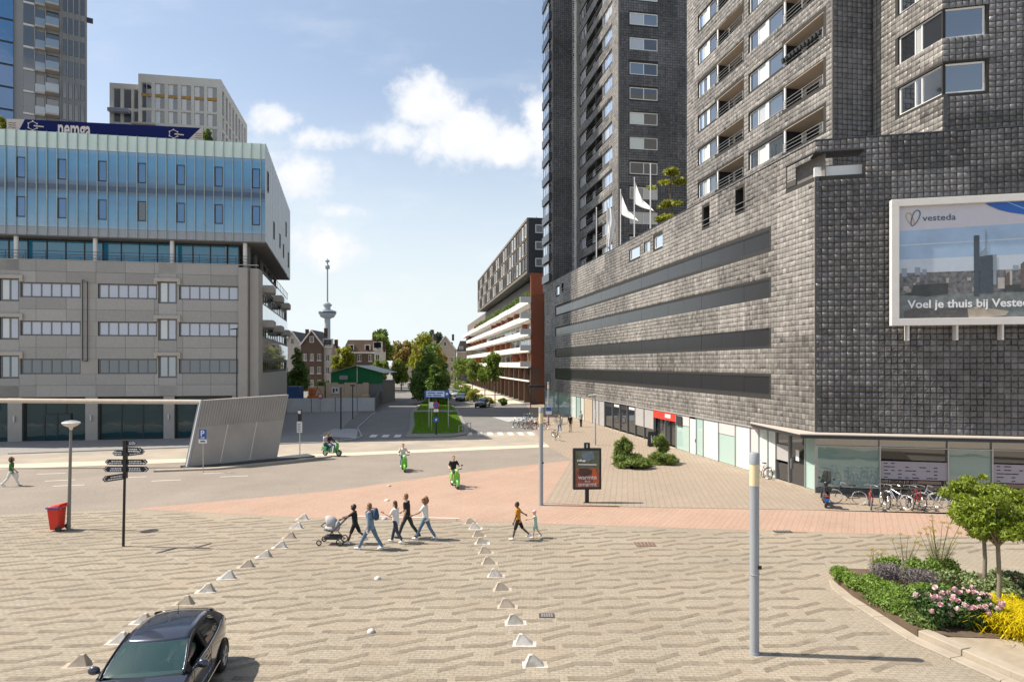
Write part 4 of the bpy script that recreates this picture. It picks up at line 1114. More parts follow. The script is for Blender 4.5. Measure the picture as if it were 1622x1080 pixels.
MB().frame(LB).box(-1.9, 14.5, 1.0, 1.06, 27.1, 28.68).build('banner_back', m_grey_frame, ban)
for x0, s in ((-1.75, 1), (13.85, 1)):
    mb = MB().frame(LB)
    for k in range(3): mb.tube([(x0, .965, 27.95 + .2 * k), (x0 + .2, .965, 27.99 + .2 * k), (x0 + .35, .965, 27.93 + .2 * k), (x0 + .58, .965, 27.98 + .2 * k)], .022, 4)
    mb.build('wave_mark', m_dark_frame, ban)
m_letter = mat('banner_letter', (.68, .60, .54), rough=.5, var=.04)
text_part('lettering', 'nemga', 2.1, LB, 2.2, 27.45, .965, m_letter, ban, sx=.50, bold=.045)
for cx in (.2, 11.95):
    mb = MB().frame(LB); pts = []
    for k in range(6):
        a = math.pi / 6 + k * math.pi / 3; pts.append((cx + .40 * math.cos(a), .96, 28.2 + .40 * math.sin(a)))
    for k in range(6):
        if k == 5: continue
        mb.tube([pts[k], pts[(k + 1) % 6]], .03, 5)
    for q in pts: mb.ell(q, (.07, .03, .07), 8, 5)
    mb.tube([(cx + .1, .96, 28.2), (cx + .9, .96, 28.15)], .06, 5); mb.build('emblem', m_letter, ban)
# roof plant boxes are added with the vegetation
# roof plant room
MB().frame(LB).box(15.2, 17.5, 3.0, 6.0, 27.1, 28.2).build('roof_cabinet', m_grey_frame, off)

# ================================================================ TALL GLASS TOWER
GT = Frame(-64.35, 99.0, .84, .5426)
GT.M = GT.M @ Matrix.Diagonal((1.1, 1.1, 1.1, 1.0))
g_rail = glass_mat('railing_glass', (.12, .17, .21), refl=.2)
tow = thing('glass_tower', 'very tall residential tower with blue glass bay and stacked balconies', 'building', GT.p(-6, 5))
m_conc = mat('warm_concrete', (.275, .272, .268), rough=.75, var=.08, vscale=.8)
m_conc2 = mat('brown_concrete', (.275, .268, .262), rough=.75, var=.08, vscale=.8)
mb = MB(); mb.prism([GT.p(-13.8, 0)[:2], GT.p(.22, .02)[:2], GT.p(.22, 13)[:2], GT.p(-13.8, 13)[:2]], 0, 172); mb.build('core', m_conc, tow)
ST = 2.92
for k in range(0, 14):
    z = 30.3 + k * ST
    for i in range(3): MB().frame(GT).box(-12.4 + 1.52 * i + .03, -10.88 + 1.52 * i - .03, -.35, -.02, z + .25, z + ST - .02).build('glass_panel', g_blue, tow)
    MB().frame(GT).box(-12.5, -7.86, -.3, -.01, z, z + .22).build('spandrel', m_dark_frame, tow)
    MB().frame(GT).box(-6.8, -5.65, -.05, -.0, z + .3, z + ST - .1).build('window', g_dark, tow)
    MB().frame(GT).box(-6.82, -5.62, -.12, -.055, z, z + .26).build('slab_edge', m_plaster, tow)
    for (a, b, lift, out) in ((-5.55, -4.45, 0, .6), (-4.4, -2.9, .1, 1.5)):
        bal = MB().frame(GT).box(a, b, -out, -.02, z + lift, z + lift + .22).build('balcony', m_stone, tow)
        MB().frame(GT).box(a + .02, b - .02, -out + .03, -out + .07, z + lift + .225, z + lift + 1.2).build('glass_railing', g_rail, bal)
        MB().frame(GT).box(a + .1, b - .1, -.07, -.02, z + lift + .3, z + lift + 2.5).build('glass_door', g_dark, tow)
    for x in (-2.5, -1.85, -1.2, -.5):
        MB().frame(GT).box(x, x + .38, -.04, -.0, z + .2, z + 2.3).build('window', g_dark, tow)
mb = MB().frame(GT)
for x in (-5.6, -4.42, -2.8, -2.0, -1.35, -.7, .1): mb.box(x - .06, x + .06, -.22, -.0, 28, 72)
mb.build('pilaster', m_conc2, tow)
MB().frame(GT).box(.15, .9, -.4, .4, 53.2, 53.6).build('ledge', m_dark_frame, tow)

# ================================================================ BEIGE APARTMENT BLOCK
BB = Frame(-60.0, 112.0, .9839, .1788)
ap = thing('beige_apartment_block', 'beige gridded apartment block with tall windows above the blue banner', 'building', BB.p(3, 5))
m_beigew = mat('beige_concrete', (.58, .55, .50), rough=.75, var=.05, vscale=.6)
bw = [(-2.99, -1.38), (-.85, .69), (1.22, 2.75), (3.3, 4.92), (5.4, 7.0), (7.5, 9.1)]
bz = []
z = 50.35
while z > 3: bz.append((z, z + (4.3 if z > 50 else 2.1))); z -= 2.55 if z < 50 else 2.45
bz_used = [q for q in bz if q[0] > 32]
wall_mb(BB, -3.46, 9.74, 0, 56.1, [(a, b, c, d, .3) for (a, b) in bw for (c, d) in bz_used], .3).build('wall', m_beigew, ap)
m_ochre = mat('ochre_panel', (.40, .22, .05), rough=.6)
for (c, d) in bz_used:
    for (a, b) in bw:
        w = window(BB, a, b, c, d, .18, [(a + b) / 2], m_beigew, g_sky, ap, t=.08, panes=[g_sky, g_dark])
        if d - c > 3: MB().frame(BB).box(a, b, .1, .17, c + 2.0, c + 2.5).build('spandrel', m_ochre, w)
BBS = Frame(*BB.p(9.74)[:2], -.19, .982)
sw = [(1 + 2.6 * i, 2.4 + 2.6 * i) for i in range(8)]
wall_mb(BBS, 0, 22, 0, 56.1, [(a, b, c, d, .3) for (a, b) in sw for (c, d) in bz_used], .3).build('side_wall', m_beigew, ap)
for (c, d) in bz_used:
    for (a, b) in sw: window(BBS, a, b, c, d, .18, [], m_beigew, g_dark, ap, t=.08)
for z in (44.5, 41.5): MB().frame(BBS).box(1, 9, -1.4, -.02, z, z + .9).build('balcony', m_plaster, ap)
mb = MB(); mb.prism([BB.p(-3.46, .5)[:2], BB.p(9.3, .5)[:2], BBS.p(22, .5)[:2], BB.p(-3.46, 22)[:2]], 0, 56.0); mb.build('core', m_plaster, ap)
lw = [(-7.75, -6.6), (-6.2, -4.9), (-4.6, -3.6)]
wall_mb(BB.shifted(0, 1.0), -8.3, -3.4, 0, 54.6, [(a, b, c + .1, min(d, c + 3.4), .3) for (a, b) in lw for (c, d) in bz_used], .3).build('wall', m_beigew, ap)
for (c, d) in bz_used:
    for (a, b) in lw: window(BB.shifted(0, 1.0), a, b, c + .1, min(d, c + 3.4), .2, [], m_beigew, g_sky, ap, t=.08)
mb = MB(); mb.prism([BB.p(-8.3, 1.4)[:2], BB.p(-3.4, 1.4)[:2], BB.p(-3.4, 20)[:2], BB.p(-8.3, 20)[:2]], 0, 54.4); mb.build('core', m_plaster, ap)
MB().frame(BB).box(-4.2, -.6, -1.2, -.02, 47.2, 47.5).build('balcony', m_stone, ap)
MB().frame(BB).box(-8.2, -5.0, -.2, .98, 49.4, 50.0).build('balcony', g_lilac, ap)
# ================================================================ BALCONY BLOCK DOWN THE STREET
WB = Frame(3.2, 111.5, .15, -.9887)
WBE = Frame(3.2, 111.5, .9887, .15)
bal = thing('balcony_block', 'long apartment block with white balcony bands and dark box on top', 'building', WB.p(-80, 6))
m_whiteband = mat('white_band', (.72, .70, .66), rough=.6, var=.05)
m_redbrick = mat('red_brick_wall', (.255, .085, .045), rough=.8, var=.16, vscale=3, bump=.4, bscale=20)
m_redpanel = mat('red_panel', (.36, .10, .045), rough=.6, var=.15)
m_brown = mat('brown_column', (.16, .095, .065), rough=.8, var=.12)
m_char = mat('charcoal_cladding', (.035, .037, .043), rough=.55, var=.1, vscale=2)
m_taupe = mat('taupe_cladding', (.15, .125, .105), rough=.6, var=.1)
LW = 150.0
mb = MB(); mb.prism([WB.p(-LW, 1.7)[:2], WB.p(-.1, 1.7)[:2], WBE.p(16, .4)[:2], WB.p(-LW, 16)[:2]], 0, 22.2); mb.build('core', m_taupe, bal)
mb = MB(); mb.frame(WBE); mb.box(.0, 16, -.05, .35, 0, 18.6); mb.build('end_wall', m_redbrick, bal)
nb = 12; bwid = LW / nb
rr = random.Random(12)
levels = [6.2, 8.95, 11.7, 14.4, 17.1]
for k in range(nb):
    x1 = -k * bwid - (.0 if k else .0); x0 = x1 - bwid + .03
    for li, z in enumerate(levels):
        o = -.35 if (k + li) % 2 else -.45
        b = MB().frame(WB).box(x0, x1, o, 1.7, z, z + .16).build('balcony', m_whiteband, bal)
        MB().frame(WB).box(x0, x1, o, o + .12, z + .163, z + .98).build('parapet', m_whiteband, b)
        n = 5; w = (x1 - x0) / n
        for i in range(n):
            a = x0 + i * w
            if (i * 5 + k * 4 + li * 2) % 9 == 1:
                MB().frame(WB).box(a + .03, a + w * .5, .95, 1.69, z + .17, z + 2.68).build('panel', m_redpanel, bal)
            else:
                MB().frame(WB).box(a + .05, a + w - .05, 1.55, 1.68, z + .2, z + 2.6).build('window', g_sky if (i + k) % 3 else g_blind, bal)
for k in range(nb * 2 + 1): MB().frame(WB).box(-k * bwid / 2 - .2, -k * bwid / 2 + .12, -.1, 1.69, 0, 6.19).build('column', m_brown, bal)
MB().frame(WB).box(-LW, -.2, -.35, .0, 3.8, 4.05).build('canopy', m_whiteband, bal)
for k in range(nb * 2):
    MB().frame(WB).box(-(k + 1) * bwid / 2 + .2, -k * bwid / 2 - .25, 1.3, 1.4, .05, 3.7).build('shop_window', g_dark, bal)
    MB().frame(WB).box(-(k + 1) * bwid / 2 + .2, -k * bwid / 2 - .25, .6, .7, 4.1, 6.1).build('window', g_dark, bal)
# near end: bands turn the corner
for z in levels:
    MB().frame(WBE).box(-1.9, -.02, -.4, -.05, z + .163, z + 1.12).build('parapet', m_whiteband, bal)
# box above
mb = MB(); mb.prism([WB.p(-86, -.4)[:2], WB.p(-.35, -.4)[:2], WBE.p(14, .35)[:2], WB.p(-86, 13)[:2]], 22.45, 31.6); mb.build('box_core', m_char, bal)
MB().frame(WBE).box(-.4, 14, .0, .33, 22.4, 31.7).build('box_end', m_char, bal)
mb = MB().frame(WB); mb.box(-86.2, -.3, -.6, -.41, 22.3, 22.75); mb.box(-86.2, -.3, -.6, -.41, 31.3, 31.75)
mb.build('box_edge', m_taupe, bal)
for r, z in enumerate((23.1, 25.95, 28.8)):
    for i in range(28):
        x = -85.6 + i * 3.05
        c = (i * 5 + r * 3) % 4
        if c < 2: window(WB, x, x + 1.5, z, z + 2.2, -.5, [], m_whiteband, g_sky if c else g_blind, bal, t=.14)
        else: window(WB, x, x + 2.5, z, z + 2.2, -.5, [x + 1.25], m_taupe, g_dark, bal, t=.14)
    window(WBE, .75, 2.2, z + .3, z + 1.75, -.1, [], m_white, g_sky, bal, t=.16)
mb = MB().frame(WB)
for i in range(29): mb.box(-86.1 + i * 3.05, -85.85 + i * 3.05, -.58, -.42, 22.76, 31.29)
for z in (25.5, 28.35): mb.box(-86.0, -.4, -.57, -.43, z, z + .22)
mb.build('grid', m_taupe, bal)
MB().frame(WB).box(-92, -86.3, 2, 10, 18, 22.0).build('penthouse', m_char, bal)
MB().frame(WBE).box(.0, 2.6, -.04, .3, 18.65, 22.3).build('upper_wall', m_redpanel, bal)
MB().frame(WBE).cyl((1.5, 3), .05, 31.6, 32.6, 6).build('roof_rail', m_steel, bal)
# dark link between the balcony block and the podium
MB().frame(WBE).box(2.6, 3.4, -.6, -.06, 0, 17.5).build('downpipe_shaft', m_char, bal)
# covered passage beside the podium end
ent = thing('passage_canopy', 'dark flat canopy over the passage beside the red end wall', 'canopy', (4.2, 101.5, 0))
MB().box(2.6, 6.4, 100.4, 103.5, 3.3, 3.55).build('roof', m_char, ent)
for x in (2.8, 6.1): MB().box(x, x + .14, 100.6, 100.74, 0, 3.3).build('post', m_dark_frame, ent)

# ================================================================ OLD HOUSES AT THE END OF THE STREET
m_brick_d = mat('old_brown_brick', (.115, .075, .055), rough=.85, var=.18, vscale=1.2, bump=.3, bscale=15)
m_brick_g = mat('grey_brown_brick', (.17, .135, .11), rough=.85, var=.15, vscale=1.2)
m_render = mat('pale_render', (.50, .45, .40), rough=.8, var=.1, vscale=.5)
m_rooft = mat('dark_roof_tiles', (.055, .048, .045), rough=.7, var=.2, vscale=2)
m_trim = mat('white_trim', (.66, .63, .58), rough=.6, var=.05)
m_sandst = mat('sandstone', (.42, .36, .29), rough=.8, var=.12, vscale=.8)
def house(name, label, x, y, w, d, eave, ridge, rz, mw, kind='gable', cols=3, floors=3, mr=None, wm=None, trim=True, ww=.95, wh=1.7, fh=3.2, z0=1.2):
    h = thing(name, label, 'house', (x, y, 0), 0.0, 'old houses at the end of the street')
    fr = Frame(x - math.cos(rz) * w / 2, y - math.sin(rz) * w / 2, math.cos(rz), math.sin(rz))
    mr = mr or m_rooft; wm = wm or m_trim
    ops = []
    for f in range(floors):
        z = z0 + f * fh
        if z + wh > eave - .2: break
        for c in range(cols):
            cx = w * (c + .5) / cols; ops.append((cx - ww / 2, cx + ww / 2, z, z + wh, .2))
    wall_mb(fr, 0, w, 0, eave, ops, .2).build('wall', mw, h)
    mb = MB().frame(fr)
    mb.quad((0, .02, 0), (0, d, 0), (0, d, eave), (0, .02, eave)); mb.quad((w, .02, 0), (w, .02, eave), (w, d, eave), (w, d, 0)); mb.quad((0, d, 0), (w, d, 0), (w, d, eave), (0, d, eave))
    mb.build('side_walls', mw, h)
    for o in ops:
        wd = window(fr, o[0], o[1], o[2], o[3], .1, [(o[0] + o[1]) / 2], wm, g_dark, h, t=.12)
        MB().frame(fr).box(o[0] - .12, o[1] + .12, -.06, -.005, o[2] - .16, o[2] - .02).build('sill', wm, wd)
    if kind == 'gable':
        MB().frame(fr).add([(0, 0, eave), (w, 0, eave), (w / 2, 0, ridge), (0, d, eave), (w, d, eave), (w / 2, d, ridge)], [(0, 1, 2), (5, 4, 3)]).build('gable', mw, h)
        t = .25
        mb = MB().frame(fr)
        mb.add([(-.3, -.3, eave - .2), (w / 2, -.3, ridge + .1), (w / 2, d, ridge + .1), (-.3, d, eave - .2), (-.3, -.3, eave - .2 + t), (w / 2, -.3, ridge + .1 + t), (w / 2, d, ridge + .1 + t), (-.3, d, eave - .2 + t)], [(0, 1, 2, 3), (7, 6, 5, 4), (0, 4, 5, 1), (2, 6, 7, 3), (0, 3, 7, 4)])
        mb.add([(w + .3, -.3, eave - .2), (w / 2, -.3, ridge + .1), (w / 2, d, ridge + .1), (w + .3, d, eave - .2), (w + .3, -.3, eave - .2 + t), (w / 2, -.3, ridge + .1 + t), (w / 2, d, ridge + .1 + t), (w + .3, d, eave - .2 + t)], [(3, 2, 1, 0), (4, 5, 6, 7), (1, 5, 4, 0), (3, 7, 6, 2), (4, 7, 3, 0)])
        rf = mb.build('roof', mr, h)
        if trim:
            mb = MB().frame(fr)
            mb.tube([(-.25, -.36, eave - .1), (w / 2, -.36, ridge + .2)], .2, 4); mb.tube([(w + .25, -.36, eave - .1), (w / 2, -.36, ridge + .2)], .2, 4); mb.build('bargeboard', m_trim, rf)
        wz_ = (eave + ridge) / 2 - 1.1
        window(fr, w / 2 - .55, w / 2 + .55, wz_, wz_ + 1.6, -.1, [], wm, g_dark, h, t=.12)
    else:
        s = 1.1
        mb = MB().frame(fr)
        mb.add([(-.2, -.2, eave), (w + .2, -.2, eave), (w + .2, d, eave), (-.2, d, eave), (s, s * .8, ridge), (w - s, s * .8, ridge), (w - s, d - s, ridge), (s, d - s, ridge)], [(0, 1, 5, 4), (1, 2, 6, 5), (2, 3, 7, 6), (3, 0, 4, 7), (4, 5, 6, 7)])
        rf = mb.build('roof', mr, h)
        MB().frame(fr).box(-.3, w + .3, -.4, .0, eave - .35, eave + .02).build('cornice', wm, h)
        for c in range(max(2, cols - 1)):
            cx = w * (c + .5) / max(2, cols - 1)
            MB().frame(fr).box(cx - .7, cx + .7, .0, 1.2, eave + .05, eave + 1.9).build('dormer', wm, rf)
            MB().frame(fr).box(cx - .5, cx + .5, -.03, -.004, eave + .3, eave + 1.7).build('dormer_pane', g_dark, rf)
    MB().frame(fr).box(w * .8, w * .8 + .8, d * .5, d * .5 + .8, ridge - 1.2, ridge + 1.1).build('chimney', m_brick_d, rf)
    return h
house('gabled_house', 'white rendered gabled house beside the office block', -56.2, 168, 5.6, 12, 11.0, 15.0, .05, m_render, cols=2)
house('gabled_house', 'dark brick gabled house with white bargeboards', -50.6, 166, 5.4, 12, 11.6, 15.2, .05, m_brick_d, cols=3, fh=3.3)
house('narrow_house', 'plain pale side wall house right of the dark gabled house', -46.9, 167, 2.0, 10, 11.4, 12.2, .05, m_render, 'mansard', cols=1)
house('mansard_house', 'brown brick house with mansard roof behind the green shed', -38.6, 166, 8.2, 12, 9.9, 13.0, .05, m_brick_d, 'mansard', cols=3, mr=m_brick_d)
house('corner_house', 'narrow white corner house beside the mansard house', -33.8, 165, 1.6, 9, 10.6, 11.2, .05, m_trim, 'mansard', cols=1)
house('street_house', 'sandstone coloured house closing the left street', -43.0, 262, 9.5, 12, 9.2, 14.6, -.05, m_sandst, 'mansard', cols=4)
house('street_house', 'brown house with dark slate roof above the autumn trees', -36.5, 272, 9.0, 12, 13.5, 16.2, -.05, m_brick_g, 'mansard', cols=4)
house('street_house', 'pale stone house with steep gable right of the median trees', -23.6, 232, 7.0, 12, 12.0, 16.6, .05, m_sandst, cols=3)
house('street_house', 'pale house with dormers next to the balcony block', -17.0, 240, 6.2, 12, 11.5, 15.4, .05, m_render, 'mansard', cols=3)
house('street_house', 'low brown house behind the white cabin of the building site', -64, 172, 9, 10, 9.0, 11.5, .05, m_brick_g, 'mansard', cols=3)
house('street_house', 'grey house behind the two autumn trees', -29.5, 285, 8, 12, 12.5, 15.5, 0, m_brick_g, 'mansard', cols=3)
# turret on the steep gabled house
tur = thing('corner_turret', 'slim pale corner turret with pointed cap', 'turret', (-27.6, 231, 0))
MB().cyl((-27.6, 231), .9, 0, 15.2, 10).build('shaft', m_sandst, tur, smooth=True)
MB().lathe([(1.1, 15.2), (.8, 15.8), (.35, 17.2), (.0, 18.6)], (-27.6, 231, 0), 10).build('cap', m_rooft, tur)

# ================================================================ OBSERVATION TOWER
ob = thing('observation_tower', 'slender grey observation tower with round crow nest and mast', 'tower', (-312, 1110, 0))
m_obs = mat('tower_concrete', (.33, .36, .385), rough=.8, var=.05, vscale=.05)
m_obs2 = mat('tower_steel', (.27, .32, .35), rough=.6, var=.05)
c = (-312, 1110, 0)
MB().lathe([(5.2, 0), (4.9, 50), (4.8, 92)], c, 20).build('shaft', m_obs, ob, smooth=True)
MB().lathe([(5, 84), (11, 86.5), (14.2, 92), (14.6, 96), (13.6, 97), (5, 97.2)], c, 24).build('crow_nest', m_obs2, ob, smooth=True)
MB().lathe([(14.3, 92.6), (14.75, 93), (14.85, 95), (14.5, 95.4)], c, 24).build('window_band', mat('tower_window', (.07, .10, .13), rough=.3), ob)
MB().lathe([(9.5, 97.2), (9.5, 98.5), (5.2, 99), (5, 104), (7.2, 106), (7.2, 108.4), (5, 108.8), (4.8, 110), (1.6, 112)], c, 20).build('upper_deck', m_obs, ob)
MB().lathe([(1.35, 111), (1.15, 185)], c, 10).build('mast', m_obs2, ob)
MB().lathe([(3.6, 168), (3.9, 170), (3.9, 173), (2.6, 174), (1.4, 176)], c, 14).build('space_cabin', m_obs2, ob)
MB().lathe([(1.4, 179), (3.6, 180), (3.8, 182), (1.4, 183.5)], c, 10).build('antenna_ring', m_obs2, ob)

# ================================================================ BUILDING SITE
shed = thing('green_shed', 'green gabled shed with white roof edge on the building site', 'shed', (-26.5, 113, 0))
m_green = mat('green_sheet', (.006, .15, .045), rough=.5, var=.12, vscale=.7)
gx0, gx1, gxm = -30.9, -22.1, -26.4
for i in range(11):
    a = gx0 + i * .8; b = a + .79
    top = lambda x: 6.5 - (1.25 * (gxm - x) / (gxm - gx0) if x < gxm else 1.15 * (x - gxm) / (gx1 - gxm))
    MB().add([(a, 112 - .03 * (i % 2), 3.6), (b, 112 - .03 * (i % 2), 3.6), (b, 112 - .03 * (i % 2), top(b)), (a, 112 - .03 * (i % 2), top(a)), (a, 112.1, 3.6), (b, 112.1, 3.6), (b, 112.1, top(b)), (a, 112.1, top(a))], [(0, 1, 2, 3), (7, 6, 5, 4), (0, 4, 5, 1), (3, 2, 6, 7), (1, 5, 6, 2), (0, 3, 7, 4)]).build('cladding_panel', m_green, shed)
MB().box(gx0, gx1, 112.1, 124, 0, 3.9).build('base_wall', mat('site_grey', (.20, .20, .20), rough=.8, var=.15), shed)
mb = MB(); mb.add([(gx0 - .3, 111.6, 5.3), (gxm, 111.6, 6.6), (gxm, 124, 6.6), (gx0 - .3, 124, 5.3)], [(0, 1, 2, 3)]); mb.add([(gxm, 111.6, 6.6), (gx1 + .4, 111.6, 5.35), (gx1 + .4, 124, 5.35), (gxm, 124, 6.6)], [(0, 1, 2, 3)])
r_ = mb.build('roof', mat('shed_roof', (.30, .33, .31), rough=.6), shed); sd = r_.modifiers.new('s', 'SOLIDIFY'); sd.thickness = .08
MB().tube([(gxm, 111.55, 6.62), (gx1 + .4, 111.55, 5.37)], .10, 4).build('roof_edge', m_whiteband, r_)
MB().box(-29.4, -28.0, 111.88, 111.95, 4.2, 4.9).build('window', g_blind, shed); MB().box(gxm - .05, gxm + .08, 111.85, 111.95, 3.7, 6.4).build('post', m_whiteband, shed)
fen = thing('site_fence', 'grey panel fence around the building site', 'fence', (-27, 94, 0))
m_hoard = mat('hoarding_grey', (.58, .60, .62), rough=.6, var=.12, vscale=.9)
pts = [(-35.0, 91.5), (-31.8, 92.3), (-28.4, 93.0), (-25.2, 93.7), (-22.2, 94.2), (-19.7, 94.8), (-20.6, 100), (-21.4, 105), (-22.2, 110), (-23.0, 116), (-24.0, 123), (-25.2, 131), (-26.6, 140)]
for i in range(len(pts) - 1):
    a, b = Vector(pts[i]), Vector(pts[i + 1]); d = (b - a); f = Frame(a.x, a.y, d.x, d.y)
    MB().frame(f).box(.05, d.length - .05, 0, .06, .08, 2.0 if i < 6 else 2.2).build('panel', m_hoard if i < 5 else mat('hoarding_dark', (.14, .13, .12), rough=.8, var=.2), fen)
    MB().frame(f).box(-.05, .05, -.05, .12, 0, 2.15).build('post', m_grey_frame, fen)
MB().box(-33.8, -31.9, 91.75, 91.8, .3, 1.75).build('poster', mat('fence_poster', (.035, .06, .10), rough=.5, var=.5, vscale=1.2), fen)
tag(MB().box(-37.6, -35.4, 109.2, 111.6, 0, 3.1).build('blue_container', mat('container_blue', (.02, .06, .16), rough=.5, var=.1), None, bevel=.04), 'dark blue site container behind the fence', 'container')
tag(MB().box(-41.0, -37.9, 109.6, 111.6, 0, 2.95).build('site_cabin', m_whiteband, None, bevel=.04), 'white site cabin left of the blue container', 'cabin')
pile = thing('timber_hoarding', 'beige timber hoarding with a printed sign on the building site', 'hoarding', (-28.5, 110, 0))
m_timber = mat('pale_timber', (.50, .40, .29), rough=.8, var=.15, vscale=1.5)
for i in range(7): MB().box(-31.2 + i * 1.03, -30.2 + i * 1.03, 110 + .03 * (i % 2), 110.15, .3, 3.75 - .25 * (i % 3 == 2)).build('board', m_timber, pile)
MB().box(-30.2, -29.0, 109.9, 109.97, 1.9, 3.0).build('sign', m_whiteband, pile)
mb = MB(); mb.box(-30.0, -29.7, 109.86, 109.9, 2.1, 2.8); mb.box(-29.5, -29.2, 109.86, 109.9, 2.3, 2.8); mb.build('sign_print', mat('ink_blue', (.04, .07, .12)), pile)
for k, (x, y, w, h, lab) in enumerate([(-25.6, 108.6, 1.4, 2.0, 'stack of pallets beside the timber hoarding'), (-24.2, 108.4, 1.2, 1.7, 'lower stack of pallets near the fence corner')]):
    st = thing('pallet_stack', lab, 'pallets', (x, y, 0))
    z = 0.0
    while z < h:
        MB().box(x - w / 2, x + w / 2, y - .5, y + .5, z, z + .12).build('pallet', m_timber, st); z += .17
tag(MB().prism([(-33.4, 107.6), (-33.1, 107.6), (-31.4, 110), (-31.7, 110)], 1.0, 3.2).build('leaning_plank', m_timber, None), 'bare plank leaning against the timber hoarding', 'plank')
mx = thing('orange_machine', 'small orange site machine behind the fence', 'machine', (-30.8, 101, 0))
m_or = mat('machine_orange', (.45, .12, .03), rough=.5, var=.1)
MB().box(-31.4, -30.2, 100.5, 102, .7, 2.0).build('body', m_or, mx, bevel=.1); MB().box(-31.2, -30.5, 100.7, 101.8, 2.02, 3.2).build('cab', m_or, mx, bevel=.1)
MB().tube([(-30.4, 100.8, 1.8), (-29.8, 100.6, 3.4), (-29.2, 100.4, 2.6)], .12, 6).build('arm', m_or, mx); MB().box(-31.6, -30.0, 100.4, 102.1, .0, .68).build('track', m_dark_frame, mx, bevel=.1)
# ================================================================ VEGETATION
m_bark = mat('bark', (.11, .085, .06), rough=.9, var=.25, vscale=8, bump=.6, bscale=30)
m_bark2 = mat('pale_bark', (.20, .165, .125), rough=.9, var=.25, vscale=10, bump=.6, bscale=40)
def leaf_cloud(name, clumps, n, size, m, parent, seed=0, up=.3, aspect=.5, hang=0.0, kind=None, shell=.45, radial=0.0):
    """n leaf-sized faces spread through the clumps (x,y,z,rx,ry,rz)"""
    rng = np.random.default_rng(seed)
    C = np.array(clumps, float); w = C[:, 3] * C[:, 4] * C[:, 5]; w = w ** .75; w /= w.sum()
    idx = rng.choice(len(C), n, p=w)
    d = rng.normal(0, 1, (n, 3)); d /= np.linalg.norm(d, axis=1, keepdims=True)
    r = (shell + (1 - shell) * rng.random(n)) ** .6 * rng.uniform(.8, 1.12, n)
    P = C[idx, :3] + d * r[:, None] * C[idx, 3:]
    a = rng.normal(0, 1, (n, 3)) + d * radial; a[:, 2] -= hang; a /= np.linalg.norm(a, axis=1, keepdims=True)
    nn = d * .8 + rng.normal(0, .7, (n, 3)); nn[:, 2] += up
    b = np.cross(nn, a); b /= (np.linalg.norm(b, axis=1, keepdims=True) + 1e-6)
    s = size * rng.uniform(.6, 1.35, n)[:, None]
    V = np.stack([P - a * s, P + b * s * aspect, P + a * s, P - b * s * aspect], 1).reshape(-1, 3)
    o = fast_mesh(name, V, np.arange(n * 4).reshape(-1, 4), m, parent)
    if kind: o['kind'] = kind
    return o
def crown_clumps(c, r, n, seed, k=.36, cone=False):
    rng = np.random.default_rng(seed); out = []
    while len(out) < n:
        p = rng.uniform(-1, 1, 3)
        if cone:
            t = (p[2] + 1) / 2; lim = 1.0 - .88 * t
            if math.hypot(p[0], p[1]) > lim: continue
            s = (.22 + .25 * (1 - t)) * rng.uniform(.8, 1.2)
        else:
            if np.linalg.norm(p) > .95: continue
            s = k * rng.uniform(.65, 1.25)
        out.append((c[0] + p[0] * r[0] * .85, c[1] + p[1] * r[1] * .85, c[2] + p[2] * r[2] * .9, r[0] * s, r[1] * s, r[2] * s * (.55 if cone else .8)))
    return out
def tree(name, label, x, y, z0, top, cz0, r, m, seed, n=3500, size=.28, tr=.16, nc=26, cone=False, group=None, bark=None, lean=0.0, limbs=6, aspect=.5):
    t = thing(name, label, 'tree', (x, y, z0), group=group)
    rng = np.random.default_rng(seed + 50)
    cz = (cz0 + top) / 2; rz_ = (top - cz0) / 2
    cl = crown_clumps((x + lean, y, cz), (r, r, rz_), nc, seed, cone=cone)
    mb = MB()
    hi = top - rz_ * (.3 if cone else .9)
    mb.tube([(x, y, z0), (x + lean * .3, y, z0 + (hi - z0) * .5), (x + lean * .8, y, hi)], [tr, tr * .8, tr * .35], 8)
    for q in cl[:limbs]:
        zb = min(hi - .1, max(cz0 * .6 + z0 * .4, q[2] - rz_ * .6)); f = (zb - z0) / (hi - z0)
        p0 = (x + lean * .8 * f, y, zb)
        mb.tube([p0, ((p0[0] + q[0]) / 2, (p0[1] + q[1]) / 2, (p0[2] + q[2]) / 2 + .1), q[:3]], [tr * .45, tr * .3, tr * .12], 5)
    mb.build('trunk', bark or m_bark, t, smooth=True)
    leaf_cloud('crown', cl, n, size, m, t, seed, aspect=aspect)
    return t
L_con = leaf_mat('leaf_conifer', (.11, .185, .04), .4); L_dark = leaf_mat('leaf_dark', (.035, .075, .018), .3); L_mid = leaf_mat('leaf_mid', (.105, .17, .035), .35); L_lite = leaf_mat('leaf_light', (.165, .235, .045), .4)
L_yel = leaf_mat('leaf_yellow_green', (.25, .27, .04), .4); L_aut = leaf_mat('leaf_autumn', (.29, .20, .075), .35, yellow=(.21, .22, .06)); L_blue = leaf_mat('leaf_grey_green', (.07, .105, .06), .3)
MG = 'trees along the median'
tree('conifer', 'dark feathery conifer on the median, nearest to the grass plot', -13.9, 113, .15, 11.0, 1.2, 3.7, L_con, 1, n=9000, size=.26, nc=46, cone=True, group=MG)
tree('conifer', 'tall mid green conifer behind the nearest one on the median', -16.2, 126, .15, 12.6, 1.6, 3.4, L_mid, 2, n=6000, size=.30, nc=40, cone=True, group=MG)
tree('conifer', 'dark conifer at the right edge of the median', -12.4, 108, .15, 7.6, 1.0, 2.4, L_con, 3, n=5000, size=.26, nc=30, cone=True, group=MG)
tree('median_tree', 'yellowish broad tree far down the median', -18.6, 142, .15, 13.0, 3.5, 3.8, L_yel, 4, n=4000, size=.34, group=MG)
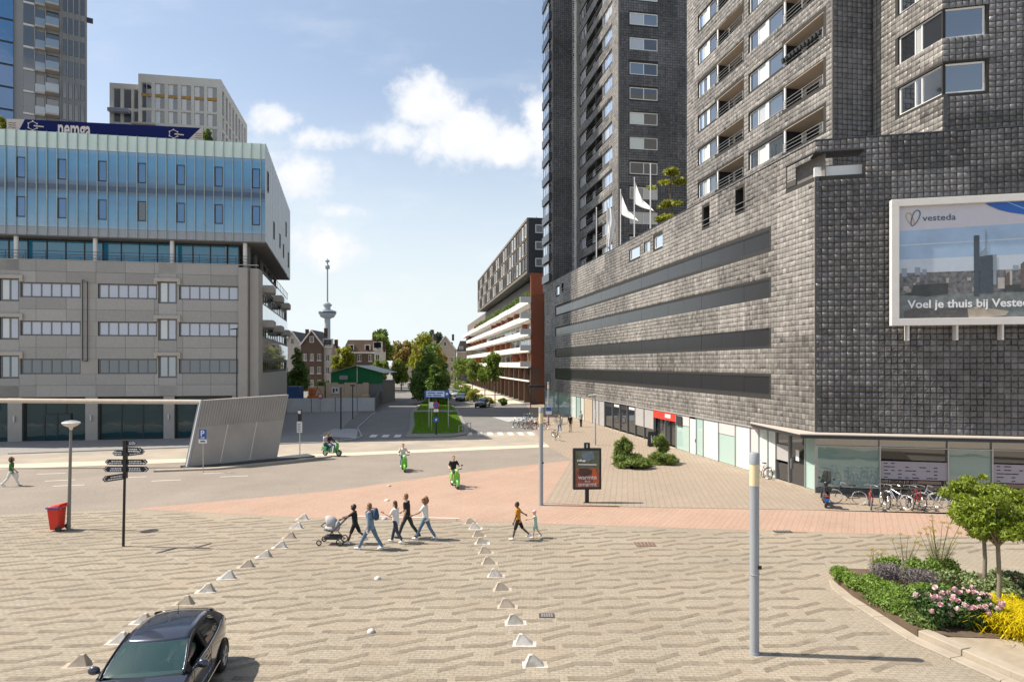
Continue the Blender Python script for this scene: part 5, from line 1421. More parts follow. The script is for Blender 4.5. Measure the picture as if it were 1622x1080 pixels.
tree('conifer', 'pale green conifer between fence and gabled houses', -41.2, 126, 0, 11.0, 2.0, 2.3, L_mid, 5, n=6000, size=.28, nc=50, cone=True)
tree('broad_tree', 'yellow green tree left of the mansard house', -37.6, 146, 0, 10.8, 4.6, 2.7, L_yel, 6, n=4500, size=.32)
tree('broad_tree', 'large light green tree right of the mansard house', -38.4, 190, 0, 16.2, 4.5, 4.3, L_lite, 7, n=6500, size=.40, nc=34)
tree('broad_tree', 'tall green tree top rising behind the light green tree', -46.0, 230, 0, 19.4, 9.0, 3.4, L_mid, 17, n=4000, size=.45)
tree('broad_tree', 'orange brown autumn tree in the middle of the street end', -34.0, 205, 0, 14.6, 5.2, 4.6, L_aut, 8, n=6500, size=.42, nc=34)
tree('broad_tree', 'yellow brown autumn tree beside the pale turret', -25.5, 190, 0, 13.6, 4.2, 3.6, L_aut, 9, n=5000, size=.40)
tree('broad_tree', 'tall grey green tree rising behind the turret', -31.4, 262, 0, 21.5, 8.5, 3.6, L_blue, 10, n=4500, size=.5)
tree('broad_tree', 'small green tree at the right end of the fence', -32.2, 160, 0, 8.6, 2.0, 2.5, L_lite, 18, n=3000, size=.34)
tree('broad_tree', 'dark green round tree between turret and balcony block', -21.0, 178, 0, 9.4, 2.0, 3.2, L_mid, 19, n=3600, size=.36)
tree('broad_tree', 'small bright tree left of the median, far off', -29.0, 172, 0, 8.0, 1.6, 2.6, L_lite, 20, n=3000, size=.34)
tree('broad_tree', 'brownish tree closing the gap beside the street houses', -24.5, 215, 0, 12.0, 3.0, 3.8, L_aut, 21, n=3600, size=.4)
RG = 'young trees in front of the balcony block'
for (x, y, tp, r, lab, sd) in [(-2.9, 112, 9.0, 1.5, 'slim young street tree nearest in front of the balcony block', 11), (-5.2, 126, 8.4, 1.8, 'second slim street tree in front of the balcony block', 12), (-8.8, 146, 8.6, 2.4, 'light green street tree farther along the balcony block', 13), (-13.5, 172, 9.0, 2.8, 'bushy street tree at the far end of the balcony block', 14)]:
    tree('street_tree', lab, x, y, 0, tp, 3.0, r, L_lite, sd, n=2200, size=.24, tr=.09, nc=22, group=RG)
def bush(name, label, x, y, clumps, n, size, m, seed, group=None, stems=True, aspect=.5, z0=0.0, cat='bush', radial=0.0):
    b = thing(name, label, cat, (x, y, z0), group=group)
    leaf_cloud('foliage', clumps, n, size, m, b, seed, aspect=aspect, radial=radial)
    if stems:
        mb = MB(); rr = random.Random(seed)
        for q in clumps[:8]: mb.tube([(x + rr.uniform(-.15, .15), y + rr.uniform(-.15, .15), z0), (q[0], q[1], q[2])], [.03, .01], 5)
        mb.build('stems', m_bark, b)
    return b
BG = 'bushes beside the parked cars'
for (x, y, r, h, lab, sd, m) in [(-4.3, 109, 1.4, 1.6, 'yellowish bush behind the near parked black car', 31, L_yel), (-6.8, 119, 1.7, 2.2, 'loose yellow green bush farther along the parking row', 32, L_yel), (-9.2, 131, 1.9, 2.8, 'green bush behind the far parked cars', 33, L_lite), (-1.6, 108.5, .8, 1.3, 'small green bush on the pavement by the arcade', 34, L_mid), (-12, 150, 2.4, 3.0, 'large pale bush at the far end of the right street', 35, L_lite)]:
    bush('street_bush', lab, x, y, crown_clumps((x, y, h * .5), (r, r, h * .5), 16, sd, .42), 1600, .16, m, sd, group=BG)
for (x, y, r, h, lab, sd, m) in [(-40, 112, 2.6, 2.2, 'dark low hedge mass left of the green shed', 41, L_dark), (-44.5, 128, 3, 4.5, 'dark bush below the pale conifer', 42, L_dark), (-35.6, 122, 2.4, 3.6, 'climbing greenery against the pale side wall', 43, L_lite)]:
    bush('site_bush', lab, x, y, crown_clumps((x, y, h * .5), (r, r, h * .5), 20, sd, .42), 2400, .24, m, sd)
cl = [WB.p(-1.5 - 2.1 * k, .2 + random.uniform(-.2, .5), 18.75 + random.uniform(-.2, .3)) + (.9, .6, .55) for k in range(44)]
bush('terrace_hedge', 'row of green terrace plants on top of the white balcony bands', *WB.p(-40, .2)[:2], cl, 5000, .16, L_mid, 55, stems=False, z0=18.2, cat='plants')
# roof tree behind the flags
q = PF.p(-28.2, 4.0)
t = thing('roof_tree', 'bare layered yellow green pine on the roof terrace behind the flags', 'tree', (q[0], q[1], TOP - .9))
MB().tube([(q[0], q[1], TOP - .9), (q[0] + .1, q[1], 22), (q[0], q[1], 25.6)], [.12, .09, .03], 6).build('trunk', m_bark, t)
cl = []; rr = random.Random(6)
for (z, r) in ((19.4, 1.9), (20.8, 1.3), (22.2, 1.2), (24.2, 1.9), (25.3, 1.0)):
    for k in range(7):
        a = rr.uniform(0, 6.28); d = rr.uniform(.2, 1) * r; cl.append((q[0] + d * math.cos(a), q[1] + d * math.sin(a), z + rr.uniform(-.2, .2), .6, .6, .2))
leaf_cloud('crown', cl, 2600, .17, L_yel, t, 6)
for (lx, lab, sd, m) in [(-2.4, 'small green roof plant at the left end of the banner', 51, L_yel), (14.9, 'climbing roof plant at the right end of the banner', 52, L_mid)]:
    q = LB.p(lx, 1.4)
    bush('roof_plant', lab, q[0], q[1], crown_clumps((q[0], q[1], 28.2), (.6, .6, 1.0), 12, sd, .4), 900, .10, m, sd, z0=27.1, cat='plant')
# two spreading junipers on the pavement
L_jun = leaf_mat('juniper', (.17, .23, .06), .3, .55)
cl = crown_clumps((7.9, 43.5, .42), (1.45, 1.2, .45), 26, 61, .36) + crown_clumps((7.5, 43.8, 1.25), (.6, .6, .85), 16, 62, .42)
bush('juniper', 'wide spreading juniper with an upright shoot, left of the two', 7.9, 43.5, cl, 15000, .17, L_jun, 61, group='junipers on the pavement', aspect=.16, radial=1.3)
cl = crown_clumps((10.3, 44.8, .38), (1.15, 1.0, .42), 22, 63, .36) + crown_clumps((10.2, 45.2, 1.1), (.5, .5, .8), 12, 64, .42)
bush('juniper', 'smaller spreading juniper in front of the parked cargo wheel, right of the two', 10.3, 44.8, cl, 11000, .17, L_jun, 63, group='junipers on the pavement', aspect=.16, radial=1.3)['label'] = 'smaller spreading juniper, right of the two, nearer the shop front'

# ---------------------------------------------------------------- planting bed
bedk = thing('planter_kerb', None, None, (9.6, 17, 0), kind='structure')
kin = [(9.95, 20.6), (9.68, 19.9), (9.6, 19.2), (9.68, 17.6), (9.75, 16.2), (10.45, 14.05), (11.7, 11.0), (13.2, 8.0)]
def along(pts, step):
    out = []; 
    for (a, b) in zip(pts[:-1], pts[1:]):
        a = Vector(a); b = Vector(b); n = max(1, round((b - a).length / step))
        for i in range(n): out.append((a + (b - a) * i / n, a + (b - a) * (i + 1) / n))
    return out
for (a, b) in along(kin, 1.0):
    d = b - a; f = Frame(a.x, a.y, d.x, d.y)
    MB().frame(f).box(.006, d.length - .006, 0, .34, 0, .05 + random.uniform(-.006, .006)).build('kerb_stone', m_kerb, bedk, bevel=.015)
    if a.y < 16.9: MB().frame(f).box(.008, d.length - .008, .345, .68, 0, .20 + random.uniform(-.006, .006)).build('kerb_stone', m_kerb, bedk, bevel=.02)
bed_poly = [(10.05, 20.5), (9.95, 19.2), (10.02, 17.6), (10.12, 16.4), (10.75, 15.95), (12.4, 15.8), (16, 15.9), (22, 15.6), (22, 20.4), (16, 20.6), (12.6, 21.1), (10.6, 21.3)]
MB().prism(bed_poly, 0.0, .20).build('planting_bed', m_earth, None, kind='structure')
MB().prism([(10.45, 15.92), (10.75, 15.93), (12.4, 15.78), (16, 15.88), (40, 15.5), (40, 2), (16.9, 2), (13.9, 8.0), (12.4, 11.0), (11.15, 14.05)], 0.0, .19).build('gravel_walk', mat('sand_gravel', (.30, .25, .185), rough=.95, var=.22, vscale=2.5, bump=.6, bscale=60), None, kind='structure')
L_std = leaf_mat('standard_tree_leaf', (.20, .26, .032), .4, .55); L_herb = leaf_mat('herb_leaf', (.16, .25, .045), .35, .4); L_lav = leaf_mat('lavender_leaf', (.19, .165, .175), .2, .4)
L_rose = leaf_mat('rose_leaf', (.055, .105, .028), .25, .5); L_gold = leaf_mat('golden_grass', (.60, .50, .012), .35, .3); L_var = leaf_mat('variegated_leaf', (.20, .25, .11), .25, .6); L_umb = leaf_mat('yellow_umbel', (.35, .29, .03), .3, .4); L_fen = leaf_mat('fennel_leaf', (.15, .16, .05), .3, .4)
bush('ground_cover', 'dense low green ground cover along the inner kerb of the bed', 10.6, 17.4, [(10.1 + .012 * k + random.uniform(-.03, .25), 18.7 - .13 * k, .28, .26, .22, .17) for k in range(18)] + [(11.2 + random.uniform(-.5, .6), 17.9 + random.uniform(-.6, 1.2), .32, .3, .3, .2) for k in range(14)], 12000, .042, leaf_mat('ground_cover_leaf', (.14, .20, .055), .3, .5), 88, stems=False, cat='plant', z0=.2)
TG = 'small standard trees in the planting bed'
for (x, y, r, tp, lab, sd) in [(13.8, 19.2, 1.15, 3.5, 'small round standard tree in the bed, left and farther back', 71), (12.85, 17.35, 1.1, 3.52, 'small standard tree behind the golden grass, nearest to the kerb', 72), (14.7, 18.3, 1.1, 3.4, 'small standard tree at the right edge of the picture', 73)]:
    t = thing('standard_tree', lab, 'tree', (x, y, .2), group=TG)
    cl = crown_clumps((x - .02, y, (1.95 + tp) / 2 + .02), (r, r, (tp - 1.95) / 2 + .16), 60, sd, .21)
    mb = MB(); mb.tube([(x, y, .18), (x + .03, y, 1.1), (x - .02, y, 2.2), (x, y, 2.9)], [.062, .055, .05, .02], 9)
    for c in cl[:14]: mb.tube([(x, y, 2.0 + .04 * (c[0] - x)), ((x + c[0]) / 2, (y + c[1]) / 2, (2.1 + c[2]) / 2), c[:3]], [.028, .018, .006], 5)
    mb.build('trunk', m_bark2, t, smooth=True)
    leaf_cloud('crown', cl, 11000, .058, L_std, t, sd, up=.1, aspect=.38, hang=.5, shell=.15)
bush('herb_clump', 'low bright green herbs at the pointed end of the bed', 10.4, 18.8, [(10.18 + .10 * random.uniform(-1, 1) + .01 * k, 20.4 - .3 * k, .36, .30, .26, .2) for k in range(11)] + [(10.6, 19.4 - .3 * k, .42, .3, .3, .2) for k in range(6)], 13000, .042, L_herb, 81, stems=False, cat='plant', z0=.2)
bush('lavender', 'grey purple lavender clump behind the bright herbs', 11.2, 19.6, [(10.9 + .25 * k, 19.9 - .12 * k + random.uniform(-.3, .3), .55, .28, .3, .32) for k in range(6)], 4500, .055, L_lav, 82, stems=False, aspect=.16, cat='plant', z0=.2)
bush('green_perennial', 'mixed green perennials behind the lavender', 12.2, 20.3, [(11.6 + .33 * k, 20.4 + random.uniform(-.3, .3), .5, .3, .3, .3) for k in range(7)] + [(11.3 + .2 * k, 18.4 + random.uniform(-.5, .3), .42, .25, .3, .22) for k in range(5)], 7000, .05, L_herb, 83, stems=False, cat='plant', z0=.2)
bush('variegated_shrub', 'pale variegated ground cover behind the standard trees', 14.5, 19.6, [(12.9 + .28 * k, 19.4 + random.uniform(-.9, .8), .45, .32, .35, .28) for k in range(16)] + [(13.6 + .3 * k, 17.9 + random.uniform(-.3, .3), .4, .3, .3, .22) for k in range(8)], 11000, .055, L_var, 84, stems=False, cat='plant', z0=.2)
# rose bush with single blooms
rose = thing('rose_bush', 'pink flowering rose bush at the kerb of the bed', 'rose bush', (11.4, 16.8, .2))
rcl = [(10.62 + .25 * (k % 7), 16.5 + .33 * (k // 7) + random.uniform(-.12, .12), .52 + .08 * (k // 7), .24, .24, .30) for k in range(21)]
leaf_cloud('foliage', rcl, 8500, .045, L_rose, rose, 85, aspect=.6)
m_petal = mat('rose_petal', (.62, .40, .42), rough=.6, var=.15, vscale=20); m_petal2 = mat('rose_petal_pale', (.70, .56, .55), rough=.6, var=.12, vscale=20)
bm_ = []
for v in range(3):
    mb = MB(); rr = random.Random(v)
    for ring, (n, r, h, tl) in enumerate(((6, .055, .0, .5), (5, .036, .02, .9), (4, .018, .03, 1.2))):
        for k in range(n):
            a = 2 * math.pi * k / n + ring * .5 + rr.uniform(-.2, .2); ca, sa = math.cos(a), math.sin(a); w = .034 - .006 * ring
            p0 = (ca * r * .2, sa * r * .2, h - .02); p1 = (ca * r + sa * w, sa * r - ca * w, h + .03 * tl); p2 = (ca * r * 1.25, sa * r * 1.25, h + .045 * tl); p3 = (ca * r - sa * w, sa * r + ca * w, h + .03 * tl)
            mb.quad(p0, p1, p2, p3)
    me = mb.mesh('bloom'); me.materials.append(m_petal if v < 2 else m_petal2); bm_.append(me)
rr = random.Random(77)
for k in range(60):
    o = bpy.data.objects.new('bloom', bm_[rr.randrange(3)]); link(o, rose)
    c = rcl[rr.randrange(len(rcl))]
    o.location = (c[0] + rr.uniform(-.24, .24) - 11.4, c[1] + rr.uniform(-.26, .1) - 16.8, c[2] + rr.uniform(-.02, .3) - .2); s = rr.uniform(.9, 1.6); o.scale = (s, s, s); o.rotation_euler = (rr.uniform(.1, .9), rr.uniform(-.5, .5), rr.uniform(0, 6))
# golden grass tussock: arching blades
def tussock(name, label, x, y, r, h, n, m, seed, w=.012):
    rng = np.random.default_rng(seed); a = rng.uniform(0, 2 * np.pi, n); L = rng.uniform(.5, 1.0, n)
    bx_ = x + rng.normal(0, r * .45, n); by_ = y + rng.normal(0, r * .4, n)
    V = np.zeros((n, 8, 3)); ts = (0, .4, .75, 1.0)
    for i, t in enumerate(ts):
        rad = r * .8 * L * t; z = h * L * (1.6 * t - 1.0 * t * t * 1.05)
        cx = bx_ + np.cos(a) * rad; cy = by_ + np.sin(a) * rad; ww = w * (1 - .8 * t)
        V[:, 2 * i] = np.stack([cx - np.sin(a) * ww, cy + np.cos(a) * ww, .2 + np.maximum(z, .0)], 1); V[:, 2 * i + 1] = np.stack([cx + np.sin(a) * ww, cy - np.cos(a) * ww, .2 + np.maximum(z, .0)], 1)
    q = np.array([(0, 1, 3, 2), (2, 3, 5, 4), (4, 5, 7, 6)])
    Q = (np.arange(n)[:, None, None] * 8 + q[None]).reshape(-1, 4)
    b = thing(name, label, 'grass plant', (x, y, .2)); fast_mesh('blades', V.reshape(-1, 3), Q, m, b); return b
tussock('golden_grass', 'bright yellow arching grass tussock in front of the standard trees', 12.9, 16.5, .9, .8, 7000, L_gold, 86, w=.018)
tussock('green_grass', 'fresh green grass tussock behind the golden one', 13.6, 17.5, .6, .5, 1500, L_herb, 87)
# tall fennel and umbels
def umbels(name, label, x, y, n, h, spread, seed):
    b = thing(name, label, 'plant', (x, y, .2)); rr = random.Random(seed); mb = MB(); cl = []; lf = []
    for k in range(n):
        a = rr.uniform(0, 6.28); d = spread * rr.uniform(.2, 1); hh = h * rr.uniform(.65, 1.05); e = (x + d * math.cos(a), y + d * math.sin(a), hh)
        mb.tube([(x + rr.uniform(-.15, .15), y + rr.uniform(-.15, .15), .2), ((x + e[0]) / 2, (y + e[1]) / 2, hh * .6), e], [.012, .008, .005], 4)
        cl.append((e[0], e[1], e[2], .10, .10, .03)); lf.append(((x + e[0]) / 2, (y + e[1]) / 2, hh * .55, .16, .16, .3))
    mb.build('stems', L_fen, b)['kind'] = 'stuff'; leaf_cloud('flower_heads', cl, 60 * n, .016, L_umb, b, seed)['kind'] = 'stuff'; leaf_cloud('foliage', lf, 90 * n, .05, L_fen, b, seed + 1, aspect=.07); return b
umbels('fennel', 'tall feathery fennel behind the left standard tree', 13.3, 20.5, 16, 2.0, .75, 91)
umbels('fennel', 'thin yellow flowering fennel above the green perennials', 12.3, 20.6, 7, 1.45, .5, 92)
umbels('fennel', 'short sparse fennel above the lavender', 11.2, 20.3, 5, 1.25, .4, 93)
# ================================================================ STREET FURNITURE
m_polegrey = mat('grey_paint', (.28, .30, .33), rough=.35, var=.08, vscale=2, spec=.5)
m_lampglass = mat('lamp_diffuser', (.62, .53, .34), rough=.35, var=.05)
m_black = mat('black_paint', (.018, .018, .02), rough=.4, var=.1)
m_blue = mat('sign_blue', (.015, .10, .38), rough=.35, var=.03)
m_signw = mat('sign_white', (.72, .72, .72), rough=.4, var=.03)
m_signr = mat('sign_red', (.50, .02, .02), rough=.4, var=.03)
m_navy2 = mat('sign_navy', (.014, .016, .028), rough=.4, var=.05)
def lamp_column(label, x, y):
    t = thing('lamp_column', label, 'lamp post', (0, 0, 0), group='round lamp columns with a pale light band')
    MB().tube([(0, 0, 0), (0, 0, .05)], .125, 16).build('foot_plate', m_polegrey, t, smooth=True)
    MB().tube([(0, 0, .05), (0, 0, 3.95)], [.108, .108], 20).build('shaft', m_polegrey, t, smooth=True)
    MB().tube([(0, 0, 3.952), (0, 0, 4.46)], [.112, .112], 20).build('light_band', m_lampglass, t, smooth=True)
    MB().tube([(0, 0, 4.462), (0, 0, 4.70), (0, 0, 4.73)], [.118, .118, .10], 20).build('cap', m_polegrey, t, smooth=True)
    MB().box(.05, .13, -.115, -.10, 2.02, 2.1).build('hatch', m_black, t)
    MB().torus((0, 0, 1.88), .117, .008, 'z', 20, 5).build('collar', m_steel, t)
    t.location = (x, y, 0); return t
lamp_column('grey round lamp column standing alone on the plaza in the foreground', 5.7, 15.44)
lamp_column('grey round lamp column left of the poster stand', 1.4, 31.71)
lamp_column('far grey round lamp column near the blue street sign by the passage', 4.3, 77.5)
# bowl lamp
t = thing('bowl_lamp', 'slim grey street lamp with a pale bowl head beside the red bin', 'street lamp', (-18.26, 27.1, 0))
m_lp = mat('weathered_pole', (.20, .19, .175), rough=.5, var=.15, vscale=3)
MB().tube([(-18.3, 27.1, 0), (-18.28, 27.1, .9), (-18.2, 27.1, 4.25)], [.075, .07, .05], 10).build('pole', m_lp, t, smooth=True)
MB().lathe([(.05, 4.1), (.08, 4.2), (.24, 4.28), (.33, 4.36), (.335, 4.4), (.30, 4.43)], (-18.2, 27.1, 0), 20).build('bowl', m_plaster, t, smooth=True)
MB().lathe([(.30, 4.432), (.2, 4.47), (.0, 4.5)], (-18.2, 27.1, 0), 20).build('lid', m_polegrey, t, smooth=True)
# red wheelie bin
b = thing('wheelie_bin', 'red wheelie bin with open blue rimmed lid beside the bowl lamp', 'bin', (-18.95, 27.0, 0))
m_redp = mat('red_plastic', (.62, .035, .018), rough=.42, var=.08, vscale=3)
MB().add([(-19.08, 26.82, .06), (-18.72, 26.82, .06), (-18.72, 27.2, .06), (-19.08, 27.2, .06), (-19.16, 26.76, .92), (-18.68, 26.76, .92), (-18.68, 27.26, .92), (-19.16, 27.26, .92)], [(3, 2, 1, 0), (4, 5, 6, 7), (0, 1, 5, 4), (1, 2, 6, 5), (2, 3, 7, 6), (3, 0, 4, 7)]).build('body', m_redp, b, bevel=.03)
MB().box(-19.2, -18.66, 26.73, 27.29, .925, 1.0).build('rim', mat('blue_plastic', (.07, .09, .30), rough=.45), b, bevel=.02)
MB().add([(-19.18, 26.74, 1.003), (-18.64, 26.74, 1.003), (-18.64, 27.28, 1.003), (-19.18, 27.28, 1.003), (-19.0, 26.77, 1.04), (-18.62, 26.77, 1.12), (-18.62, 27.25, 1.12), (-19.0, 27.25, 1.04)], [(3, 2, 1, 0), (4, 5, 6, 7), (0, 1, 5, 4), (1, 2, 6, 5), (2, 3, 7, 6), (3, 0, 4, 7)]).build('lid', m_redp, b, bevel=.02)
for y in (26.72, 27.3):
    MB().tube([(-18.66, y - .03, .12), (-18.66, y + .03, .12)], .12, 14).build('wheel', m_black, b)
MB().tube([(-18.6, 26.75, .95), (-18.54, 26.8, 1.0), (-18.54, 27.2, 1.0), (-18.6, 27.3, .95)], .018, 6).build('handle', m_redp, b)
b.location.x += .26; b.location.y -= .1
# finger post
f = thing('finger_post', 'dark finger post with many navy direction boards', 'signpost', (-14.54, 24.56, 0))
MB().tube([(-14.54, 24.56, 0), (-14.46, 24.56, 3.95)], [.05, .045], 10).build('post', m_black, f, smooth=True)
MB().box(-14.53, -14.4, 24.50, 24.62, 2.55, 3.97).build('clamp', m_black, f)
def finger(z, ang, ln, h, front=True, blank=False):
    fr = Frame(-14.46, 24.56, math.cos(ang), math.sin(ang))
    o = MB().frame(fr).sideprism([(.06, z), (ln - .1, z), (ln, z + h / 2), (ln - .1, z + h), (.06, z + h)], -.02, .02).build('direction_board', m_navy2 if not blank else m_black, f)
    mb = MB().frame(fr)
    for y0, y1 in ((-.028, -.022), (.022, .028)):
        mb.add([(ln - .13, y0, z + .02), (ln - .03, y0, z + h / 2), (ln - .13, y0, z + h - .02), (ln - .16, y0, z + h - .02), (ln - .06, y0, z + h / 2), (ln - .16, y0, z + .02)], [(0, 1, 2, 3, 4, 5)])
        rr = random.Random(int(z * 100))
        for row in range(2):
            x = .14
            while x < ln * rr.uniform(.55, .8): w = rr.uniform(.03, .09); mb.box(x, x + w, y0, y1, z + h * (.2 + .36 * row), z + h * (.2 + .36 * row) + h * .2); x += w + .02
    mb.build('arrow_print', m_signw, o)
finger(3.78, R(4), .42, .15); finger(3.5, R(-10), .72, .21); finger(3.38, R(176), .5, .2); finger(3.36, R(62), .75, .2, blank=True)
finger(3.05, R(2), .82, .2); finger(3.05, R(178), .78, .2); finger(2.78, R(2), .86, .2); finger(2.78, R(178), .84, .2); finger(2.52, R(-118), .85, .22, blank=True)
# parking sign
p = thing('parking_sign', 'blue parking sign on a thin grey pole by the leaning screen', 'sign', (-19.45, 41.36, 0))
MB().tube([(-19.45, 41.36, 0), (-19.45, 41.36, 2.7)], .03, 8).build('pole', m_steel, p)
fr = Frame(-19.68, 41.31, 1, 0)
MB().frame(fr).box(0, .46, -.02, .0, 2.12, 2.72).build('plate', m_blue, p, bevel=.01); MB().frame(fr).box(-.03, .49, -.02, .0, 1.84, 2.08).build('under_plate', m_signw, p, bevel=.01)
text_part('letter', 'P', .5, fr, .08, 2.3, -.022, m_signw, p, bold=.01); MB().frame(fr).box(.1, .36, -.026, -.021, 2.17, 2.22).build('print', m_signw, p); MB().frame(fr).box(.08, .38, -.026, -.021, 1.92, 2.0).build('print', m_black, p)
# leaning screen
s = thing('leaning_screen', 'tall leaning grey concrete screen with ribbed upper part', 'screen wall', (-19, 44.8, 0))
A = Vector((-21.15, 43.0, 0)); B = Vector((-16.75, 46.85, 0)); d = B - A; SF_ = Frame(A.x, A.y, d.x, d.y); Ls = d.length
m_scr = mat('screen_concrete', (.34, .32, .295), rough=.75, var=.14, vscale=.7, bump=.2, bscale=30)
SHX = .85; HS0, HS1 = 4.42, 4.62
zt = lambda x: HS0 + (HS1 - HS0) * x / Ls
def lean_box(x0, x1, f0, f1, y0, y1):
    vs = []
    for y in (y0, y1):
        for (x, fz) in ((x0, f0), (x1, f0), (x1, f1), (x0, f1)): z = .12 + (zt(x) - .12) * fz; vs.append((x + SHX * fz, y, z))
    return vs, [(0, 1, 2, 3), (7, 6, 5, 4), (0, 4, 5, 1), (1, 5, 6, 2), (2, 6, 7, 3), (3, 7, 4, 0)]
for i in range(3):
    MB().frame(SF_).add(*lean_box(Ls * i / 3 + .012, Ls * (i + 1) / 3 - .012, 0, 1, 0, .42)).build('panel', m_scr, s, bevel=.01)
mb = MB().frame(SF_); n = 34
for i in range(n): x = Ls * (i + .25) / n; mb.add(*lean_box(x, x + Ls / n * .5, .60, .995, -.05, -.003))
mb.build('ribs', m_scr, s)
mb = MB().frame(SF_)
for i in (1, 2): mb.add(*lean_box(Ls * i / 3 - .025, Ls * i / 3 + .025, .02, .6, -.012, -.002))
mb.build('joint_strip', m_plaster, s)
MB().frame(SF_).add(*lean_box(-.14, -.005, 0, 1.005, -.02, .46)).build('edge', mat('screen_edge', (.34, .35, .36), rough=.5), s)
MB().frame(SF_).box(-.3, Ls + 2.6, -.5, .9, .0, .11).build('base_slab', mat('dark_plinth', (.06, .07, .08)), s)
q = SF_.p(SHX, .2, 4.3)
MB().tube([q, (-34, 43.2, 4.42), (-50, 43.6, 4.5)], .15, 8).build('beam', mat('beam_paint', (.46, .40, .33), rough=.6), s)
MB().tube([(-49.8, 43.6, 0), (-49.8, 43.6, 4.5)], .12, 8).build('beam_post', m_steel, s)
tag(MB().prism([(-22.6, 41.4), (-19.0, 42.3), (-15.2, 45.2), (-13.2, 48.0), (-13.5, 48.2), (-15.6, 45.7), (-19.2, 42.8), (-22.6, 41.9)], 0, .12).build('island_kerb', m_kerb, None, kind='structure'))
# sign poles
def sign_pole(name, label, x, y, h, m, r=.04, cat='pole', group=None):
    t = thing(name, label, cat, (x, y, 0), group=group); MB().tube([(x, y, 0), (x, y, h)], r, 8).build('pole', m, t); return t
t = sign_pole('notice_pole', 'grey pole with white notice plate and black box on top', -15.76, 48.77, 2.7, m_steel, cat='sign')
MB().box(-15.95, -15.57, 48.66, 48.72, 1.75, 2.55).build('plate', m_signw, t); MB().box(-15.87, -15.65, 48.66, 48.86, 2.6, 3.45).build('box', m_black, t); MB().box(-15.86, -15.66, 48.645, 48.658, 3.15, 3.38).build('print', m_signw, t)
mb = MB()
for k in range(5): mb.box(-15.9, -15.65 - .04 * (k % 2), 48.65, 48.658, 1.85 + .13 * k, 1.9 + .13 * k)
mb.build('print', m_grey_frame, t)
sign_pole('black_pole', 'plain black pole on the left pavement, nearer one', -17.89, 68.66, 4.4, m_black, .07)
t = sign_pole('black_pole', 'black pole with a small flat head on the left pavement, farther one', -19.9, 82, 4.1, m_black, .06); MB().box(-20.2, -19.6, 81.9, 82.1, 4.1, 4.25).build('head', m_black, t)
t = sign_pole('site_sign', 'round red and white road sign at the site fence', -27.0, 92.6, 2.3, m_steel, cat='sign'); MB().tube([(-27, 92.52, 2.35), (-27, 92.56, 2.35)], .42, 18).build('disc', m_signr, t); MB().tube([(-27, 92.49, 2.35), (-27, 92.515, 2.35)], .27, 18).build('print', m_signw, t)
# blue direction board and island signs
t = thing('direction_board_sign', 'wide blue and white direction board over the median', 'sign', (-7.6, 68, 0))
for x in (-8.6, -6.6): MB().tube([(x, 68, 0), (x, 68, 4.1)], .045, 8).build('pole', m_steel, t)
MB().box(-9.05, -6.5, 67.9, 67.95, 3.35, 4.12).build('board', m_blue, t); MB().box(-8.85, -6.98, 67.885, 67.898, 3.45, 4.02).build('white_field', m_signw, t)
for (xa, xb, zr) in ((-8.75, -7.9, 3.79), (-7.8, -7.15, 3.79), (-8.75, -8.3, 3.54), (-8.2, -7.3, 3.54)): MB().box(xa, xb, 67.872, 67.884, zr, zr + .12).build('print', m_blue, t)
MB().tube([(-6.73, 67.87, 3.75), (-6.73, 67.898, 3.75)], .13, 12).build('emblem', m_signw, t)
t = sign_pole('island_sign', 'post with red ringed blue disc above a blue arrow disc on the median tip', -7.2, 62.4, 3.1, m_black, .07, cat='sign')
MB().tube([(-7.2, 62.28, 2.95), (-7.2, 62.31, 2.95)], .30, 18).build('ring', m_signr, t); MB().tube([(-7.2, 62.25, 2.95), (-7.2, 62.275, 2.95)], .21, 18).build('disc', m_blue, t)
MB().box(-7.42, -6.98, 62.26, 62.3, 2.3, 2.56).build('under_plate', m_signw, t); MB().tube([(-7.2, 62.26, 1.55), (-7.2, 62.3, 1.55)], .26, 18).build('arrow_disc', m_blue, t)
MB().sideprism([(-7.3, 1.64), (-7.1, 1.66), (-7.12, 1.46), (-7.17, 1.52), (-7.26, 1.43), (-7.31, 1.48), (-7.22, 1.57)], 62.235, 62.255).build('arrow', m_signw, t)
t = sign_pole('plate_sign', 'white plate on a thin grey post on the grass', -7.9, 64.6, 3.1, m_steel, .03, cat='sign'); MB().box(-8.15, -7.7, 64.53, 64.57, 2.5, 3.1).build('plate', m_signw, t)
# bent guard rails at the island corner
g_ = thing('guard_rail', 'bent steel guard rail at the corner of the grass plot', 'railing', (-4.6, 66, 0))
mb = MB()
for k in range(3): x = -4.9 + .25 * k; y = 64.4 + 1.3 * k; mb.tube([(x - .3, y - .2, .1), (x - .3, y - .2, .8), (x + .15, y + .7, .8), (x + .15, y + .7, .1)], .04, 6)
mb.build('bars', m_steel, g_)
# poster stand
t = thing('poster_stand', 'black framed advertising poster stand on one leg', 'poster stand', (3.69, 32.29, 0))
fr = Frame(2.99, 32.29, .9985, .055)
MB().frame(fr).box(.61, .79, -.09, .09, 0, .72).build('leg', m_black, t); MB().frame(fr).box(0, 1.4, -.13, .13, .66, 2.68).build('case', m_black, t, bevel=.03)
MB().frame(fr).box(.56, .84, -.1, .1, 2.682, 2.95).build('top_box', m_black, t, bevel=.02); text_part('symbol', 'i', .26, fr, .66, 2.72, -.105, m_signw, t, bold=.01)
MB().frame(fr).box(.11, 1.29, -.138, -.131, .78, 2.58).build('poster', mat('poster_green', (.10, .115, .075), rough=.35, var=.45, vscale=4, spec=.5), t)
def pl(polys, y, m):
    mb = MB().frame(fr)
    for q in polys: mb.add([(a, y, b) for a, b in q], [tuple(range(len(q)))])
    mb.build('print', m, t)
